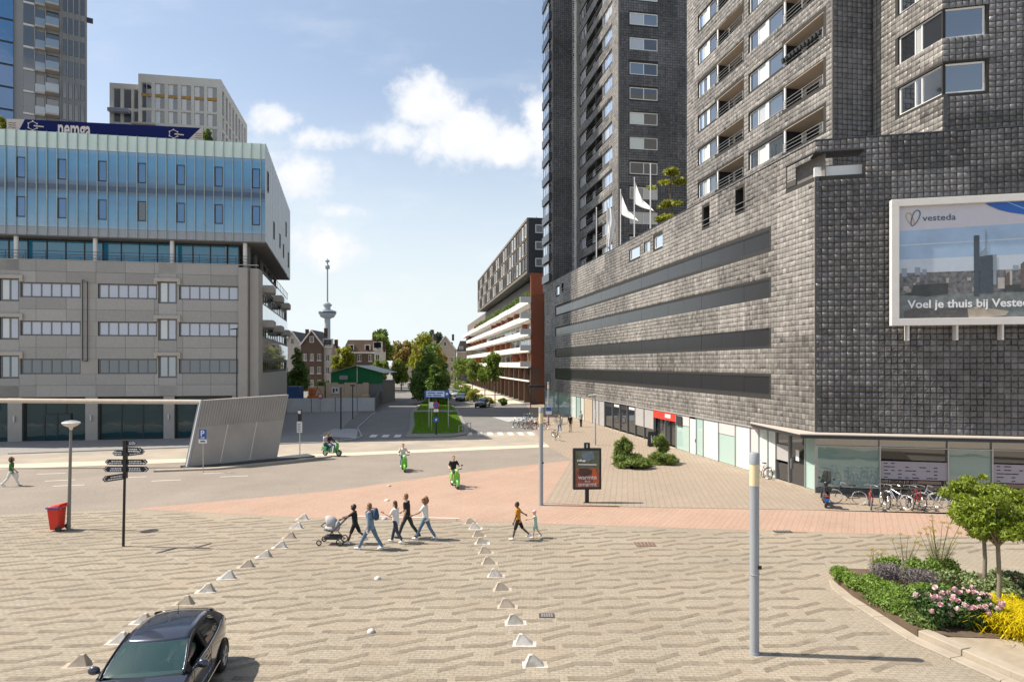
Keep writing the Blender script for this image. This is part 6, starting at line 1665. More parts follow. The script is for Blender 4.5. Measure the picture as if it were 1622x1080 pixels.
pl([[(.12, 1.72), (1.28, 1.72), (1.28, .79), (.12, .79)]], -.141, mat('print_rust', (.24, .075, .05), rough=.35, var=.6, vscale=5))
pl([[(.3, 1.7), (.6, 1.72), (.95, 1.6), (.9, 1.4), (.55, 1.28), (.25, 1.4)]], -.144, mat('print_brownhair', (.07, .035, .025), rough=.35, var=.4, vscale=9))
pl([[(.95, 1.72), (1.1, 1.68), (1.25, 1.1), (1.25, .95), (1.0, 1.0), (.92, 1.3)]], -.147, mat('print_orange', (.48, .11, .035), rough=.35, var=.2, vscale=8))
pl([[(.42, 2.5), (.95, 2.55), (1.05, 2.2), (.7, 2.05), (.45, 2.2)]], -.144, mat('print_bluegrey', (.14, .19, .24), rough=.35, var=.4, vscale=8))
pl([[(.2, 2.05), (.26, 2.05), (.26, 2.14), (.2, 2.14)], [(.3, 2.05), (.42, 2.05), (.42, 2.15), (.3, 2.15)], [(.45, 2.03), (.6, 2.03), (.6, 2.12), (.45, 2.12)], [(.25, 1.88), (1.15, 1.86), (1.15, 1.91), (.25, 1.93)]], -.147, m_signw)
text_part('lettering', 'warmte', .30, fr, .70, 1.18, -.15, m_signw, t, align='CENTER', sx=.98); text_part('lettering', 'die je', .13, fr, .70, 1.04, -.15, m_signw, t, align='CENTER'); text_part('lettering', 'omarmt', .29, fr, .70, .84, -.15, m_signw, t, align='CENTER', sx=.98)
# slim street lamps
def slim_lamp(label, x, y, h, m, arm):
    t = thing('street_lamp', label, 'street lamp', (x, y, 0)); MB().tube([(x, y, 0), (x, y, 1.0), (x, y, h)], [.075, .06, .045], 10).build('pole', m, t, smooth=True)
    MB().sideprism([(x + arm, h + .02), (x + .1 * (1 if arm < 0 else -1), h + .12), (x + .1 * (1 if arm < 0 else -1), h), (x + arm, h - .04)], y - .12, y + .12).build('head', m_signw if m is m_polegrey else m, t)
    return t
lt = slim_lamp('slim grey street lamp with flat head in front of the shop windows', 7.01, 55.25, 4.2, m_polegrey, -.55); MB().box(6.93, 7.09, 55.1, 55.17, 2.3, 2.95).build('small_plate', m_signw, lt)
slim_lamp('dark street lamp in front of the office facade', -24.4, 58.2, 9.9, m_black, -.6)
t = sign_pole('street_name_sign', 'blue and white sign on a purple post by the passage', 4.05, 73, 1.2, mat('purple_post', (.25, .10, .18), rough=.5), .08, cat='sign'); MB().box(3.75, 4.4, 72.9, 72.96, 1.25, 2.1).build('board', m_signw, t); MB().box(3.77, 4.38, 72.88, 72.898, 1.62, 2.06).build('print', m_blue, t); MB().tube([(4.0, 73.05, 1.2), (4.0, 73.05, 2.1)], .03, 6).build('mast', m_steel, t)
# sandwich board
t = thing('sandwich_board', 'dark sandwich board standing at the red shop entrance', 'sign board', (11.6, 54.2, 0))
MB().add([(11.25, 54.0, .0), (11.95, 54.0, .0), (11.95, 54.22, 1.25), (11.25, 54.22, 1.25), (11.25, 54.06, .0), (11.95, 54.06, .0), (11.95, 54.27, 1.25), (11.25, 54.27, 1.25)], [(0, 1, 2, 3), (7, 6, 5, 4), (0, 4, 5, 1), (1, 5, 6, 2), (2, 6, 7, 3), (3, 7, 4, 0)]).build('front_board', m_black, t)
MB().add([(11.25, 54.55, .0), (11.95, 54.55, .0), (11.95, 54.3, 1.25), (11.25, 54.3, 1.25), (11.25, 54.6, .0), (11.95, 54.6, .0), (11.95, 54.34, 1.25), (11.25, 54.34, 1.25)], [(0, 1, 2, 3), (7, 6, 5, 4), (0, 4, 5, 1), (1, 5, 6, 2), (2, 6, 7, 3), (3, 7, 4, 0)]).build('back_board', m_black, t)
mb = MB(); mb.tube([(11.48, 53.985 + .05, .35), (11.48, 54.12, .95)], .02, 4); mb.tube([(11.75, 54.12, .92), (11.5, 54.07, .6), (11.75, 54.03, .38)], .02, 4); mb.build('chalk_mark', m_signw, t)
# drain covers
for (nm, x, y, w, dd, m, lab) in [('manhole_cover', 5.03, 24.81, .75, .6, mat('rusty_iron', (.17, .085, .055), rough=.7, var=.3, vscale=6), 'rusty square manhole cover in the plaza right of the children'), ('drain_grate', 11.01, 26.69, .7, .35, m_black, 'dark drain grate at the edge of the red path'), ('drain_grate', .94, 17.77, .42, .32, mat('brown_iron', (.07, .05, .035), rough=.7), 'brown drain grate right of the pyramid row')]:
    t = thing(nm, lab, 'drain', (x, y, 0)); MB().box(x - w / 2, x + w / 2, y - dd / 2, y + dd / 2, .002, .016).build('frame', m, t)
    for k in range(5): xx = x - w / 2 + .06 + k * (w - .12) / 4.6; MB().box(xx, xx + .05, y - dd * .38, y + dd * .38, .017, .024).build('bar', m_grey_frame, t)
# concrete pyramids
m_pyw = mat('worn_white_paint', (.52, .50, .46), rough=.8, var=.28, vscale=6, bump=.4, bscale=25, tint=(.36, .32, .27)); m_pyb = mat('bare_concrete', (.38, .325, .26), rough=.9, var=.3, vscale=6, bump=.5, bscale=25)
def pyramid(x, y, side, m, label, sc=1.0, a=0.0):
    mb = MB(); w = .46 * sc; L = .74 * sc; h = .40 * sc; s = side
    v = [(-s * .20, -w / 2, 0), (s * (L - .2), -w * .42, 0), (s * (L - .2), w * .42, 0), (-s * .20, w / 2, 0), (-s * .09, -.05, h * .98), (s * .0, -.03, h), (s * .0, .03, h), (-s * .09, .05, h * .98)]
    mb.add(v, [(0, 1, 5, 4), (1, 2, 6, 5), (2, 3, 7, 6), (3, 0, 4, 7), (4, 5, 6, 7), (3, 2, 1, 0)])
    mb.add([(-s * .24, -w / 2 - .04, -.01), (s * (L - .12), -w * .42 - .04, -.01), (s * (L - .12), w * .42 + .04, -.01), (-s * .24, w / 2 + .04, -.01), (-s * .24, -w / 2 - .04, .012), (s * (L - .12), -w * .42 - .04, .012), (s * (L - .12), w * .42 + .04, .012), (-s * .24, w / 2 + .04, .012)], [(3, 2, 1, 0), (4, 5, 6, 7), (0, 1, 5, 4), (1, 2, 6, 5), (2, 3, 7, 6), (3, 0, 4, 7)])
    o = mb.build('concrete_pyramid', m, None, bevel=.018); o.location = (x, y, 0); o.rotation_euler = (0, 0, a)
    return tag(o, label, 'bollard', 'concrete pyramids lining the drive')
ordn = ['nearest', 'second nearest', 'third nearest', 'fourth nearest', 'fifth nearest', 'sixth nearest', 'seventh nearest', 'eighth nearest', 'ninth nearest', 'tenth nearest', 'eleventh nearest', 'farthest']
right = [(855, 1056), (838, 1022), (823, 989), (810, 963), (801, 936), (791, 914), (780, 894), (774, 877), (768, 862), (763, 850), (757, 838), (750, 830)]
left = [(112, 1056), (178, 1019), (215, 988), (283, 958), (318, 938), (352, 917), (383, 899), (412, 883), (437, 868), (452, 853), (464, 837), (474, 823)]
rr = random.Random(15)
def gpt(px, py): Yd = EYE * 1040.0 / (py - 577.0); return ((px - 811.0) * Yd / 1040.0, Yd)
for k, (px, py) in enumerate(right): x, y = gpt(px, py); pyramid(x - .15, y + .1, 1, (m_pyw, m_pyw, m_pyw, m_pyb, m_pyb, m_pyw, m_pyb, m_pyb, m_pyw, m_pyb, m_pyw, m_pyb)[k], ordn[k] + ' of the worn concrete pyramids in the right row', .62, R(rr.uniform(-4, 4)))
for k, (px, py) in enumerate(left): x, y = gpt(px, py); pyramid(x + .15, y + .1, -1, m_pyw if k % 3 else m_pyb, ordn[k] + ' of the concrete pyramids in the left row', .62, R(8 + rr.uniform(-5, 5)))
for k, (px, py, s_, lab) in enumerate([(598, 917, 1.0, 'small white road stud alone in the middle of the drive'), (588, 1001, 1.0, 'small white road stud nearest to the camera'), (616, 770, 1.3, 'small pale stud on the red path, farther one'), (613, 793, 1.3, 'small pale stud on the red path, nearer one'), (609, 822, 1.3, 'small pale stud at the border of red path and plaza')]):
    x, y = gpt(px, py); o = MB().lathe([(.105 * s_, 0), (.10 * s_, .03), (.075 * s_, .065), (.04 * s_, .082), (.0, .088)], (0, 0, .008), 14).build('road_stud', m_pyw, None, smooth=True); o.location = (x, y, 0); tag(o, lab, 'road stud', 'road studs')
t = thing('border_rail', 'thin low pale rail along the border of the red path', 'rail', (-6, 28.9, 0))
mb = MB(); mb.tube([(-7.3, 29.0, .10), (-2.3, 28.55, .10)], .035, 6); mb.build('bar', m_plaster, t)
mb = MB(); [mb.tube([(-7.2 + 1.2 * k, 29.0 - .108 * k, 0), (-7.2 + 1.2 * k, 29.0 - .108 * k, .1)], .025, 5) for k in range(5)]; mb.build('feet', m_plaster, t)
# ================================================================ PEOPLE
def cl_mat(n, c, rough=.85, var=.14, vs=12): return mat('cloth_' + n, c, rough=rough, var=var, vscale=vs, bump=.9, bscale=16)
def skin_mat(n, c): return mat('skin_' + n, c, rough=.55, var=.06, vscale=15)
SK_L = skin_mat('light', (.52, .33, .24)); SK_M = skin_mat('tan', (.32, .18, .115)); SK_D = skin_mat('deep', (.115, .06, .038))
H_BR = mat('hair_brown', (.075, .042, .024), rough=.6, var=.3, vscale=40, bump=.8, bscale=90); H_DK = mat('hair_dark', (.018, .012, .01), rough=.55, var=.3, vscale=40, bump=.8, bscale=90); H_BL = mat('hair_blond', (.36, .25, .13), rough=.6, var=.3, vscale=40, bump=.8, bscale=90); H_CU = mat('hair_auburn', (.20, .10, .045), rough=.6, var=.4, vscale=40, bump=.9, bscale=90)
m_eye = mat('eye_dark', (.012, .01, .01), rough=.3, var=0)
def cap_chain(mb, pts, rad, n=10):
    """tapered limb: ring tube with rounded ends and joints"""
    mb.tube(pts, rad, n)
    for p, r in zip(pts, rad): mb.ell(p, (r, r, r), n, 6)
def torso_rings(mb, rings):
    """rings (centre, half width, half depth) grown into a closed trunk"""
    vs = []; fs = []; n = 14; m = len(rings)
    for (c, a, b) in rings:
        for k in range(n): t = 2 * math.pi * k / n; vs.append((c[0] + a * math.cos(t), c[1] + b * math.sin(t), c[2]))
    for i in range(m - 1):
        for k in range(n): fs.append((i*n+k, i*n+(k+1) % n, (i+1)*n+(k+1) % n, (i+1)*n+k))
    fs.append(tuple(range(n - 1, -1, -1))); fs.append(tuple(range((m - 1) * n, m * n)))
    mb.add(vs, fs)
def ik(a, t, l1, l2, pole):
    a = Vector(a); t = Vector(t); d = t - a; L = min(d.length, (l1 + l2) * .995); d.normalize()
    x = (l1*l1 - l2*l2 + L*L) / (2 * L); h = math.sqrt(max(1e-6, l1*l1 - x*x))
    p = Vector(pole); p = p - d * p.dot(d); p.normalize()
    return a + d * x + p * h, a + d * L
def person(label, loc, rz, H, pose, look, group=None, seat=None, child=False):
    root = thing('person', label, 'person', (0, 0, 0), group=group)
    k = H / 1.75; S = lambda p: tuple(q * k for q in p)
    lean = R(pose.get('lean', 3)); up = Vector((0, math.sin(lean), math.cos(lean)))
    legs = []
    for s, key in ((-1, 'L'), (1, 'R')):
        a = R(pose.get('hip' + key, 0)); b = R(pose.get('knee' + key, 5)); sp = R(pose.get('splay', 2))
        d1 = Vector((s * math.sin(sp), math.sin(a) * math.cos(sp), -math.cos(a) * math.cos(sp))); d2 = Vector((s * math.sin(sp) * .3, math.sin(a - b), -math.cos(a - b)))
        hip = Vector((s * .088, 0, 0)); kn = hip + d1 * .43; an = kn + d2 * .41
        legs.append((hip, kn, an, a - b))
    zmin = min(l[2].z for l in legs)
    zp = (seat / k if seat is not None else -zmin + .085)
    Pv = Vector((0, 0, zp))
    legs = [(a + Pv, b + Pv, c + Pv, d) for a, b, c, d in legs]
    nb = Pv + up * .53; hc = nb + up * .05 + Vector((0, .03, .125)) ; hs = 1.18 if child else 1.0
    if child: hc += Vector((0, 0, .02))
    arms = []
    for s, key in ((-1, 'L'), (1, 'R')):
        sh = nb - up * .055 + Vector((s * .175, 0, 0)); ar = pose.get('arm' + key, ('fk', 0, 8, 15))
        if ar[0] == 'fk':
            f, o, e = R(ar[1]), R(ar[2]), R(ar[3])
            d1 = Vector((s * math.sin(o), math.sin(f) * math.cos(o), -math.cos(f) * math.cos(o))); el = sh + d1 * .28
            d2 = Vector((s * math.sin(o) * .6, math.sin(f + e), -math.cos(f + e))); d2.normalize(); wr = el + d2 * .25
        else:
            el, wr = ik(sh, Vector(ar[1]) / k, .28, .25, (s * .5, -.3, -.8))
        arms.append((sh, el, wr, (wr - el).normalized()))
    # ---- body: one continuous skin
    mb = MB(); vs0 = lambda p: tuple(p * k)
    torso_rings(mb, [(vs0(Pv + up * z), a * k, b * k) for z, a, b in ((-.10, .06, .06), (-.06, .145, .10), (.04, .155, .105), (.16, .135, .095), (.32, .16, .105), (.42, .17, .10), (.50, .10, .075), (.53, .06, .06))])
    cap_chain(mb, [vs0(nb - up * .03), vs0(nb + up * .09)], [.058 * k, .052 * k])
    hk = k * hs
    mb.ell(vs0(hc), (.076 * hk, .096 * hk, .115 * hk), 14, 10); mb.ell(vs0(hc + Vector((0, .03, -.055)) * hs), (.058 * hk, .068 * hk, .066 * hk), 12, 8)
    mb.ell(vs0(hc + Vector((0, .098, -.02)) * hs), (.014 * hk, .022 * hk, .024 * hk), 8, 6)
    for s in (-1, 1): mb.ell(vs0(hc + Vector((s * .078, -.01, -.01)) * hs), (.012 * hk, .022 * hk, .032 * hk), 8, 6)
    for (hip, kn, an, a) in legs:
        cap_chain(mb, [vs0(hip), vs0((hip + kn) / 2), vs0(kn), vs0(kn + (an - kn) * .35), vs0(an)], [.078 * k, .07 * k, .05 * k, .053 * k, .036 * k])
        fd = Vector((0, math.cos(a * .35), math.sin(a * .35))); cap_chain(mb, [vs0(an + Vector((0, -.03, -.04))), vs0(an + fd * .15 + Vector((0, 0, -.055)))], [.036 * k, .028 * k])
    for i, (sh, el, wr, d) in enumerate(arms):
        s = -1 if i == 0 else 1
        cap_chain(mb, [vs0(sh), vs0((sh + el) / 2), vs0(el), vs0(el + (wr - el) * .3), vs0(wr)], [.05 * k, .044 * k, .036 * k, .037 * k, .025 * k])
        side = d.cross(Vector((s * 1.0, 0, 0)));
        side = side.normalized() if side.length > .2 else Vector((0, 1, 0))
        nrm = d.cross(side).normalized()
        pc = wr + d * .05; mb.ell(vs0(pc), (.028 * k, .034 * k, .05 * k), 8, 6); cap_chain(mb, [vs0(wr), vs0(wr + d * .085)], [.024 * k, .03 * k], 8)
        for q, ln in ((-.027, .058), (-.009, .07), (.010, .066), (.027, .05)):
            b0 = wr + d * .085 + side * q; b1 = b0 + d * ln * .55 + nrm * s * .008; b2 = b1 + d * ln * .4 + nrm * s * .022; cap_chain(mb, [vs0(b0), vs0(b1), vs0(b2)], [.0105 * k, .0098 * k, .009 * k], 6)
        t0 = wr + d * .03 + side * .025; cap_chain(mb, [vs0(t0), vs0(t0 + d * .035 + side * .022), vs0(t0 + d * .065 + side * .026 + nrm * s * .01)], [.013 * k, .0115 * k, .01 * k], 6)
    remeshed('body', mb, .0105, look['skin'], root, 2)
    for s in (-1, 1):
        MB().ell(vs0(hc + Vector((s * .032, .088, .008)) * hs), (.013 * hk, .008 * hk, .008 * hk), 8, 6).build('eye', m_eye, root)
    MB().ell(vs0(hc + Vector((0, .094, -.062)) * hs), (.022 * hk, .008 * hk, .006 * hk), 8, 5).build('mouth', mat('lips', (.25, .10, .08)), root)
    # ---- clothing
    mb = MB(); g1 = .013
    torso_rings(mb, [(vs0(Pv + up * z), (a + g1) * k, (b + g1) * k) for z, a, b in ((-.10, .158, .115), (-.02, .156, .11), (.08, .15, .105), (.20, .148, .105), (.34, .17, .115), (.43, .178, .105), (.495, .115, .08), (.525, .075, .066))])
    for (sh, el, wr, d) in arms:
        sl = look.get('sleeve', 'short')
        if sl == 'short': cap_chain(mb, [vs0(sh + Vector((0, 0, .005))), vs0(sh + (el - sh) * .62)], [.064 * k, .058 * k])
        elif sl == 'long': cap_chain(mb, [vs0(sh + Vector((0, 0, .005))), vs0(el), vs0(el + (wr - el) * .92)], [.064 * k, .052 * k, .04 * k])
        else: cap_chain(mb, [vs0(sh), vs0(sh + (el - sh) * .12)], [.058 * k, .05 * k])
    remeshed('shirt', mb, .013, look['shirt'], root, 3)
    mb = MB(); torso_rings(mb, [(vs0(Pv + up * z), a * k, b * k) for z, a, b in ((-.13, .10, .09), (-.06, .166, .122), (.02, .168, .12), (.07, .16, .112))])
    for (hip, kn, an, a) in legs:
        if look.get('legs', 'long') == 'long': cap_chain(mb, [vs0(hip), vs0((hip + kn) / 2), vs0(kn), vs0(kn + (an - kn) * .4), vs0(an + (kn - an) * .04)], [.094 * k, .084 * k, .066 * k, .062 * k, .055 * k])
        else: cap_chain(mb, [vs0(hip), vs0((hip + kn) / 2), vs0(kn + (hip - kn) * .12)], [.096 * k, .09 * k, .08 * k])
    remeshed('trousers' if look.get('legs', 'long') == 'long' else 'shorts', mb, .013, look['pants'], root, 3)
    for (hip, kn, an, a) in legs:
        mb = MB(); fd = Vector((0, math.cos(a * .35), math.sin(a * .35) * .8))
        cap_chain(mb, [vs0(an + Vector((0, -.045, -.045))), vs0(an + Vector((0, .03, -.035))), vs0(an + fd * .11 + Vector((0, 0, -.05))), vs0(an + fd * .17 + Vector((0, 0, -.055)))], [.042 * k, .048 * k, .042 * k, .032 * k]); cap_chain(mb, [vs0(an + Vector((0, -.01, -.03))), vs0(an + Vector((0, -.01, .03)))], [.046 * k, .044 * k])
        remeshed('shoe', mb, .011, look['shoes'], root, 2)
    # ---- hair
    mb = MB(); hk_ = look.get('hairkind', 'short'); hd = vs0(hc)
    if hk_ == 'short':
        mb.ell(vs0(hc + Vector((0, -.02, .03)) * hs), (.088 * hk, .098 * hk, .105 * hk), 14, 10); mb.ell(vs0(hc + Vector((0, -.045, -.01)) * hs), (.084 * hk, .072 * hk, .09 * hk), 12, 8)
    elif hk_ == 'curly':
        rr = random.Random(3)
        for q in range(26):
            v = Vector((rr.gauss(0, 1), rr.gauss(0, 1) - .35, rr.gauss(0, 1) + .5)).normalized(); mb.ell(vs0(hc + Vector((0, -.015, .02)) * hs + Vector((v.x * .085, v.y * .09, v.z * .1))), (.042 * k,) * 3, 8, 6)
    elif hk_ == 'big':
        rr = random.Random(5)
        for q in range(44):
            v = Vector((rr.gauss(0, 1), rr.gauss(0, 1) - .5, rr.gauss(0, 1) + .1)).normalized(); mb.ell(vs0(hc + Vector((0, -.035, .0)) + Vector((v.x * .12, v.y * .12, v.z * .145))), (.055 * k,) * 3, 8, 6)
    elif hk_ == 'long':
        mb.ell(vs0(hc + Vector((0, -.02, .03))), (.09 * k, .1 * k, .105 * k), 12, 8); mb.ell(vs0(hc + Vector((0, -.075, -.09))), (.09 * k, .05 * k, .15 * k), 12, 8)
    elif hk_ == 'cap':
        mb.ell(vs0(hc + Vector((0, -.01, .045)) * hs), (.09 * hk, .1 * hk, .085 * hk), 14, 10); mb.ell(vs0(hc + Vector((0, .105, .04)) * hs), (.065 * hk, .06 * hk, .012 * hk), 10, 6); mb.ell(vs0(hc + Vector((0, -.06, -.03)) * hs), (.075 * hk, .045 * hk, .08 * hk), 10, 6)
    # keep the face free: carve by keeping hair behind the brow line
    h = remeshed('hat' if hk_ == 'cap' else 'hair', mb, .010, look['hair'], root, 1)
    if hk_ != 'cap':
        bm = bmesh.new(); bm.from_mesh(h.data); fy = (hc.y + .058 * hs) * k; fz = (hc.z + .055 * hs) * k
        for v in bm.verts:
            if v.co.y > fy - .02 * k and v.co.z < fz: v.co.y = min(v.co.y, fy - .045 * k - max(0, (v.co.y - fy)) * .2); 
        bm.to_mesh(h.data); bm.free()
    root.location = loc; root.rotation_euler = (0, 0, rz)
    root['_'] = 0; del root['_']
    return root, dict(k=k, P=Pv, up=up, nb=nb, hc=hc, arms=arms)
denim = cl_mat('denim', (.10, .165, .245)); denim_l = cl_mat('denim_light', (.19, .27, .36)); denim_d = cl_mat('denim_dark', (.03, .045, .075)); blk = cl_mat('black', (.014, .014, .016)); wht = cl_mat('white', (.66, .65, .62)); chr_ = cl_mat('charcoal', (.04, .042, .045)); mustard = cl_mat('mustard', (.48, .21, .015)); mint = cl_mat('mint', (.34, .50, .42)); green_c = cl_mat('green', (.03, .17, .05)); beige_c = cl_mat('khaki', (.42, .33, .22)); navy_c = cl_mat('navy', (.02, .03, .06)); grey_c = cl_mat('grey', (.30, .30, .30)); pink_c = cl_mat('pink', (.62, .42, .42))
sh_w = mat('shoe_white', (.66, .66, .66), rough=.5, var=.08); sh_b = mat('shoe_black', (.02, .02, .022), rough=.5)
WALK = dict(hipL=26, kneeL=6, hipR=-20, kneeR=22, armL=('fk', -22, 8, 14), armR=('fk', 24, 8, 22), lean=4)
WALK2 = dict(hipL=-18, kneeL=26, hipR=24, kneeR=6, armL=('fk', 20, 8, 24), armR=('fk', -18, 8, 12), lean=4)
LEFTWARD = R(82)
# stroller pusher
person('teenager in black shirt and shorts pushing a stroller', (-5.95, 24.9, .008), R(86), 1.52, dict(hipL=22, kneeL=6, hipR=-24, kneeR=26, armL=('ik', (-.20, .52, .93)), armR=('ik', (.20, .52, .93)), lean=5), dict(skin=SK_D, shirt=blk, pants=blk, shoes=sh_w, hair=H_DK, hairkind='curly', legs='short'))
pm, inf = person('man in denim jacket and jeans with a blue backpack', (-5.2, 24.15, .008), R(80), 1.80, dict(hipL=30, kneeL=4, hipR=-24, kneeR=10, armL=('fk', -10, 10, 14), armR=('fk', 8, 10, 22), lean=4), dict(skin=SK_L, shirt=cl_mat('denim_jacket', (.17, .25, .33)), pants=denim, shoes=sh_w, hair=H_CU, hairkind='short', sleeve='long'))
bp = thing('backpack', 'dark blue backpack on the back of the man in denim', 'backpack', (-5.2, 24.15, .008), R(80))
m_bp = cl_mat('backpack', (.03, .07, .13)); mb = MB(); mb.ell((0, -.20, 1.30), (.15, .10, .24), 12, 8); mb.ell((0, -.25, 1.22), (.12, .08, .15), 10, 7)
remeshed('pack', mb, .014, m_bp, bp, 2)
MB().ell((0, -.305, 1.36), (.06, .02, .035), 8, 5).build('badge', wht, bp).matrix_parent_inverse = Matrix.Identity(4)
for s in (-1, 1):
    o = MB().tube([(s * .10, -.14, 1.46), (s * .115, .0, 1.50), (s * .115, .135, 1.38), (s * .13, .12, 1.22), (s * .14, -.08, 1.12)], .02, 6); me = o.mesh('strap'); me.materials.append(m_bp); q = bpy.data.objects.new('strap', me); link(q, bp)
person('woman with long brown hair in white top and dark dungarees', (-4.42, 25.0, .008), R(70), 1.64, dict(hipL=-16, kneeL=22, hipR=20, kneeR=6, armL=('fk', 30, 12, 85), armR=('fk', 10, 10, 60), lean=3), dict(skin=SK_L, shirt=wht, pants=denim_d, shoes=sh_w, hair=H_BR, hairkind='long'))
person('man in black shirt and black trousers behind the woman', (-4.1, 25.7, .008), R(76), 1.80, dict(hipL=24, kneeL=5, hipR=-22, kneeR=18, armL=('fk', -12, 8, 30), armR=('fk', 18, 10, 40), lean=4), dict(skin=SK_L, shirt=blk, pants=chr_, shoes=sh_b, hair=H_CU, hairkind='short'))
person('woman with big curly hair in white shirt and blue jeans', (-3.36, 25.5, .008), R(80), 1.70, dict(hipL=26, kneeL=4, hipR=-20, kneeR=14, armL=('fk', 38, 12, 30), armR=('fk', -8, 8, 12), lean=3), dict(skin=SK_M, shirt=wht, pants=denim, shoes=sh_w, hair=H_CU, hairkind='big'))
bo, bi = person('boy in mustard shirt and black shorts holding a small child by the hand', (.24, 25.44, .008), R(80), 1.50, dict(hipL=18, kneeL=4, hipR=-26, kneeR=24, armL=('fk', 8, 8, 12), armR=('ik', (.52, -.26, .82)), lean=3), dict(skin=SK_D, shirt=mustard, pants=blk, shoes=sh_w, hair=H_DK, hairkind='short', legs='short'))
person('small child in mint romper and pink cap', (.92, 25.72, .008), R(86), 1.08, dict(hipL=14, kneeL=6, hipR=-16, kneeR=20, armL=('ik', (-.05, .42, .68)), armR=('fk', -10, 10, 12), lean=4), dict(skin=SK_L, shirt=mint, pants=mint, shoes=sh_w, hair=pink_c, hairkind='cap', legs='short', sleeve='none'), child=True)
person('pedestrian in green shirt and white trousers at the left edge', (-28.0, 36.7, 0), R(-70), 1.66, WALK, dict(skin=SK_M, shirt=green_c, pants=wht, shoes=sh_w, hair=H_BR, hairkind='big'))
FG = None
person('far pedestrian with blond hair, pale top and jeans', (4.75, 65.5, .01), R(8), 1.70, dict(hipL=12, kneeL=4, hipR=-12, kneeR=14), dict(skin=SK_L, shirt=cl_mat('sage', (.42, .42, .33)), pants=denim, shoes=sh_w, hair=H_BL, hairkind='long'))
person('far pedestrian in black shirt and khaki trousers', (5.85, 66.1, .01), R(4), 1.80, dict(hipL=-10, kneeL=12, hipR=12, kneeR=4), dict(skin=SK_L, shirt=blk, pants=beige_c, shoes=sh_b, hair=H_DK, hairkind='short'))
person('far person in grey top standing at the shop wall', (7.5, 71.4, .01), R(140), 1.74, dict(hipL=4, kneeL=4, hipR=-4, kneeR=4), dict(skin=SK_M, shirt=grey_c, pants=blk, shoes=sh_b, hair=H_DK, hairkind='short'))
# shopping bag of the pedestrian in green
t = thing('carrier_bag', 'white carrier bag held by the pedestrian in green', 'bag', (-27.75, 36.75, .55)); mb = MB(); mb.ell((0, 0, 0), (.14, .09, .2), 10, 7); remeshed('bag', mb, .02, wht, t, 1); MB().torus((-27.75, 36.75, .55 + .24), .07, .008, 'y', 12, 5).build('handle', wht, t)

# ---------------------------------------------------------------- stroller
m_strf = cl_mat('stroller_grey', (.36, .355, .36)); m_tyre = mat('tyre_rubber', (.018, .018, .019), rough=.75, var=.15)
t = thing('stroller', 'grey hooded stroller with black frame and wheels', 'stroller', (0, 0, 0))
hood = []
for i in range(9):
    a = R(-8 + i * 20); r = []
    for j in range(11): b = math.pi * j / 10; r.append((.26 * math.cos(b), .02 + .36 * math.cos(a) * math.sin(b) * -1 * .95 + .12, .72 + .36 * math.sin(a) * math.sin(b)))
    hood.append(r)
o = MB().grid(hood[:7]).build('hood', m_strf, t, smooth=True); sd = o.modifiers.new('s', 'SOLIDIFY'); sd.thickness = .015
mb = MB(); mb.ell((0, .08, .58), (.21, .32, .12), 12, 8); mb.ell((0, -.18, .68), (.2, .10, .2), 12, 8); remeshed('seat', mb, .016, m_strf, t, 2)
mb = MB(); mb.box(-.19, .19, -.3, .3, .20, .34); mb.build('basket', chr_, t, bevel=.03)
mb = MB()
for s in (-1, 1):
    mb.tube([(s * .25, -.52, .98), (s * .25, -.40, .85), (s * .24, .05, .42), (s * .24, .42, .12)], .016, 6); mb.tube([(s * .25, -.36, .14), (s * .24, -.05, .5), (s * .23, .2, .62)], .016, 6); mb.tube([(s * .23, .28, .66), (s * .2, .38, .74)], .014, 6)
mb.tube([(-.25, -.52, .98), (.25, -.52, .98)], .019, 8); mb.tube([(-.2, .38, .74), (.2, .38, .74)], .018, 8); mb.tube([(-.25, -.36, .14), (.25, -.36, .14)], .014, 6); mb.build('frame', m_black, t)
for (y, r) in ((-.36, .145), (.44, .105)):
    for s in (-1, 1):
        w = MB().torus((s * .28, y, r), r - .02, .022, 'x', 20, 6).build('wheel', m_tyre, t)
        mb = MB()
        for q in range(5): a = 2 * math.pi * q / 5; mb.tube([(s * .28, y, r), (s * .28, y + math.cos(a) * (r - .02), r + math.sin(a) * (r - .02))], .008, 4)
        mb.build('spokes', m_steel, w)
t.location = (-6.78, 24.86, .008); t.rotation_euler = (0, 0, R(86))

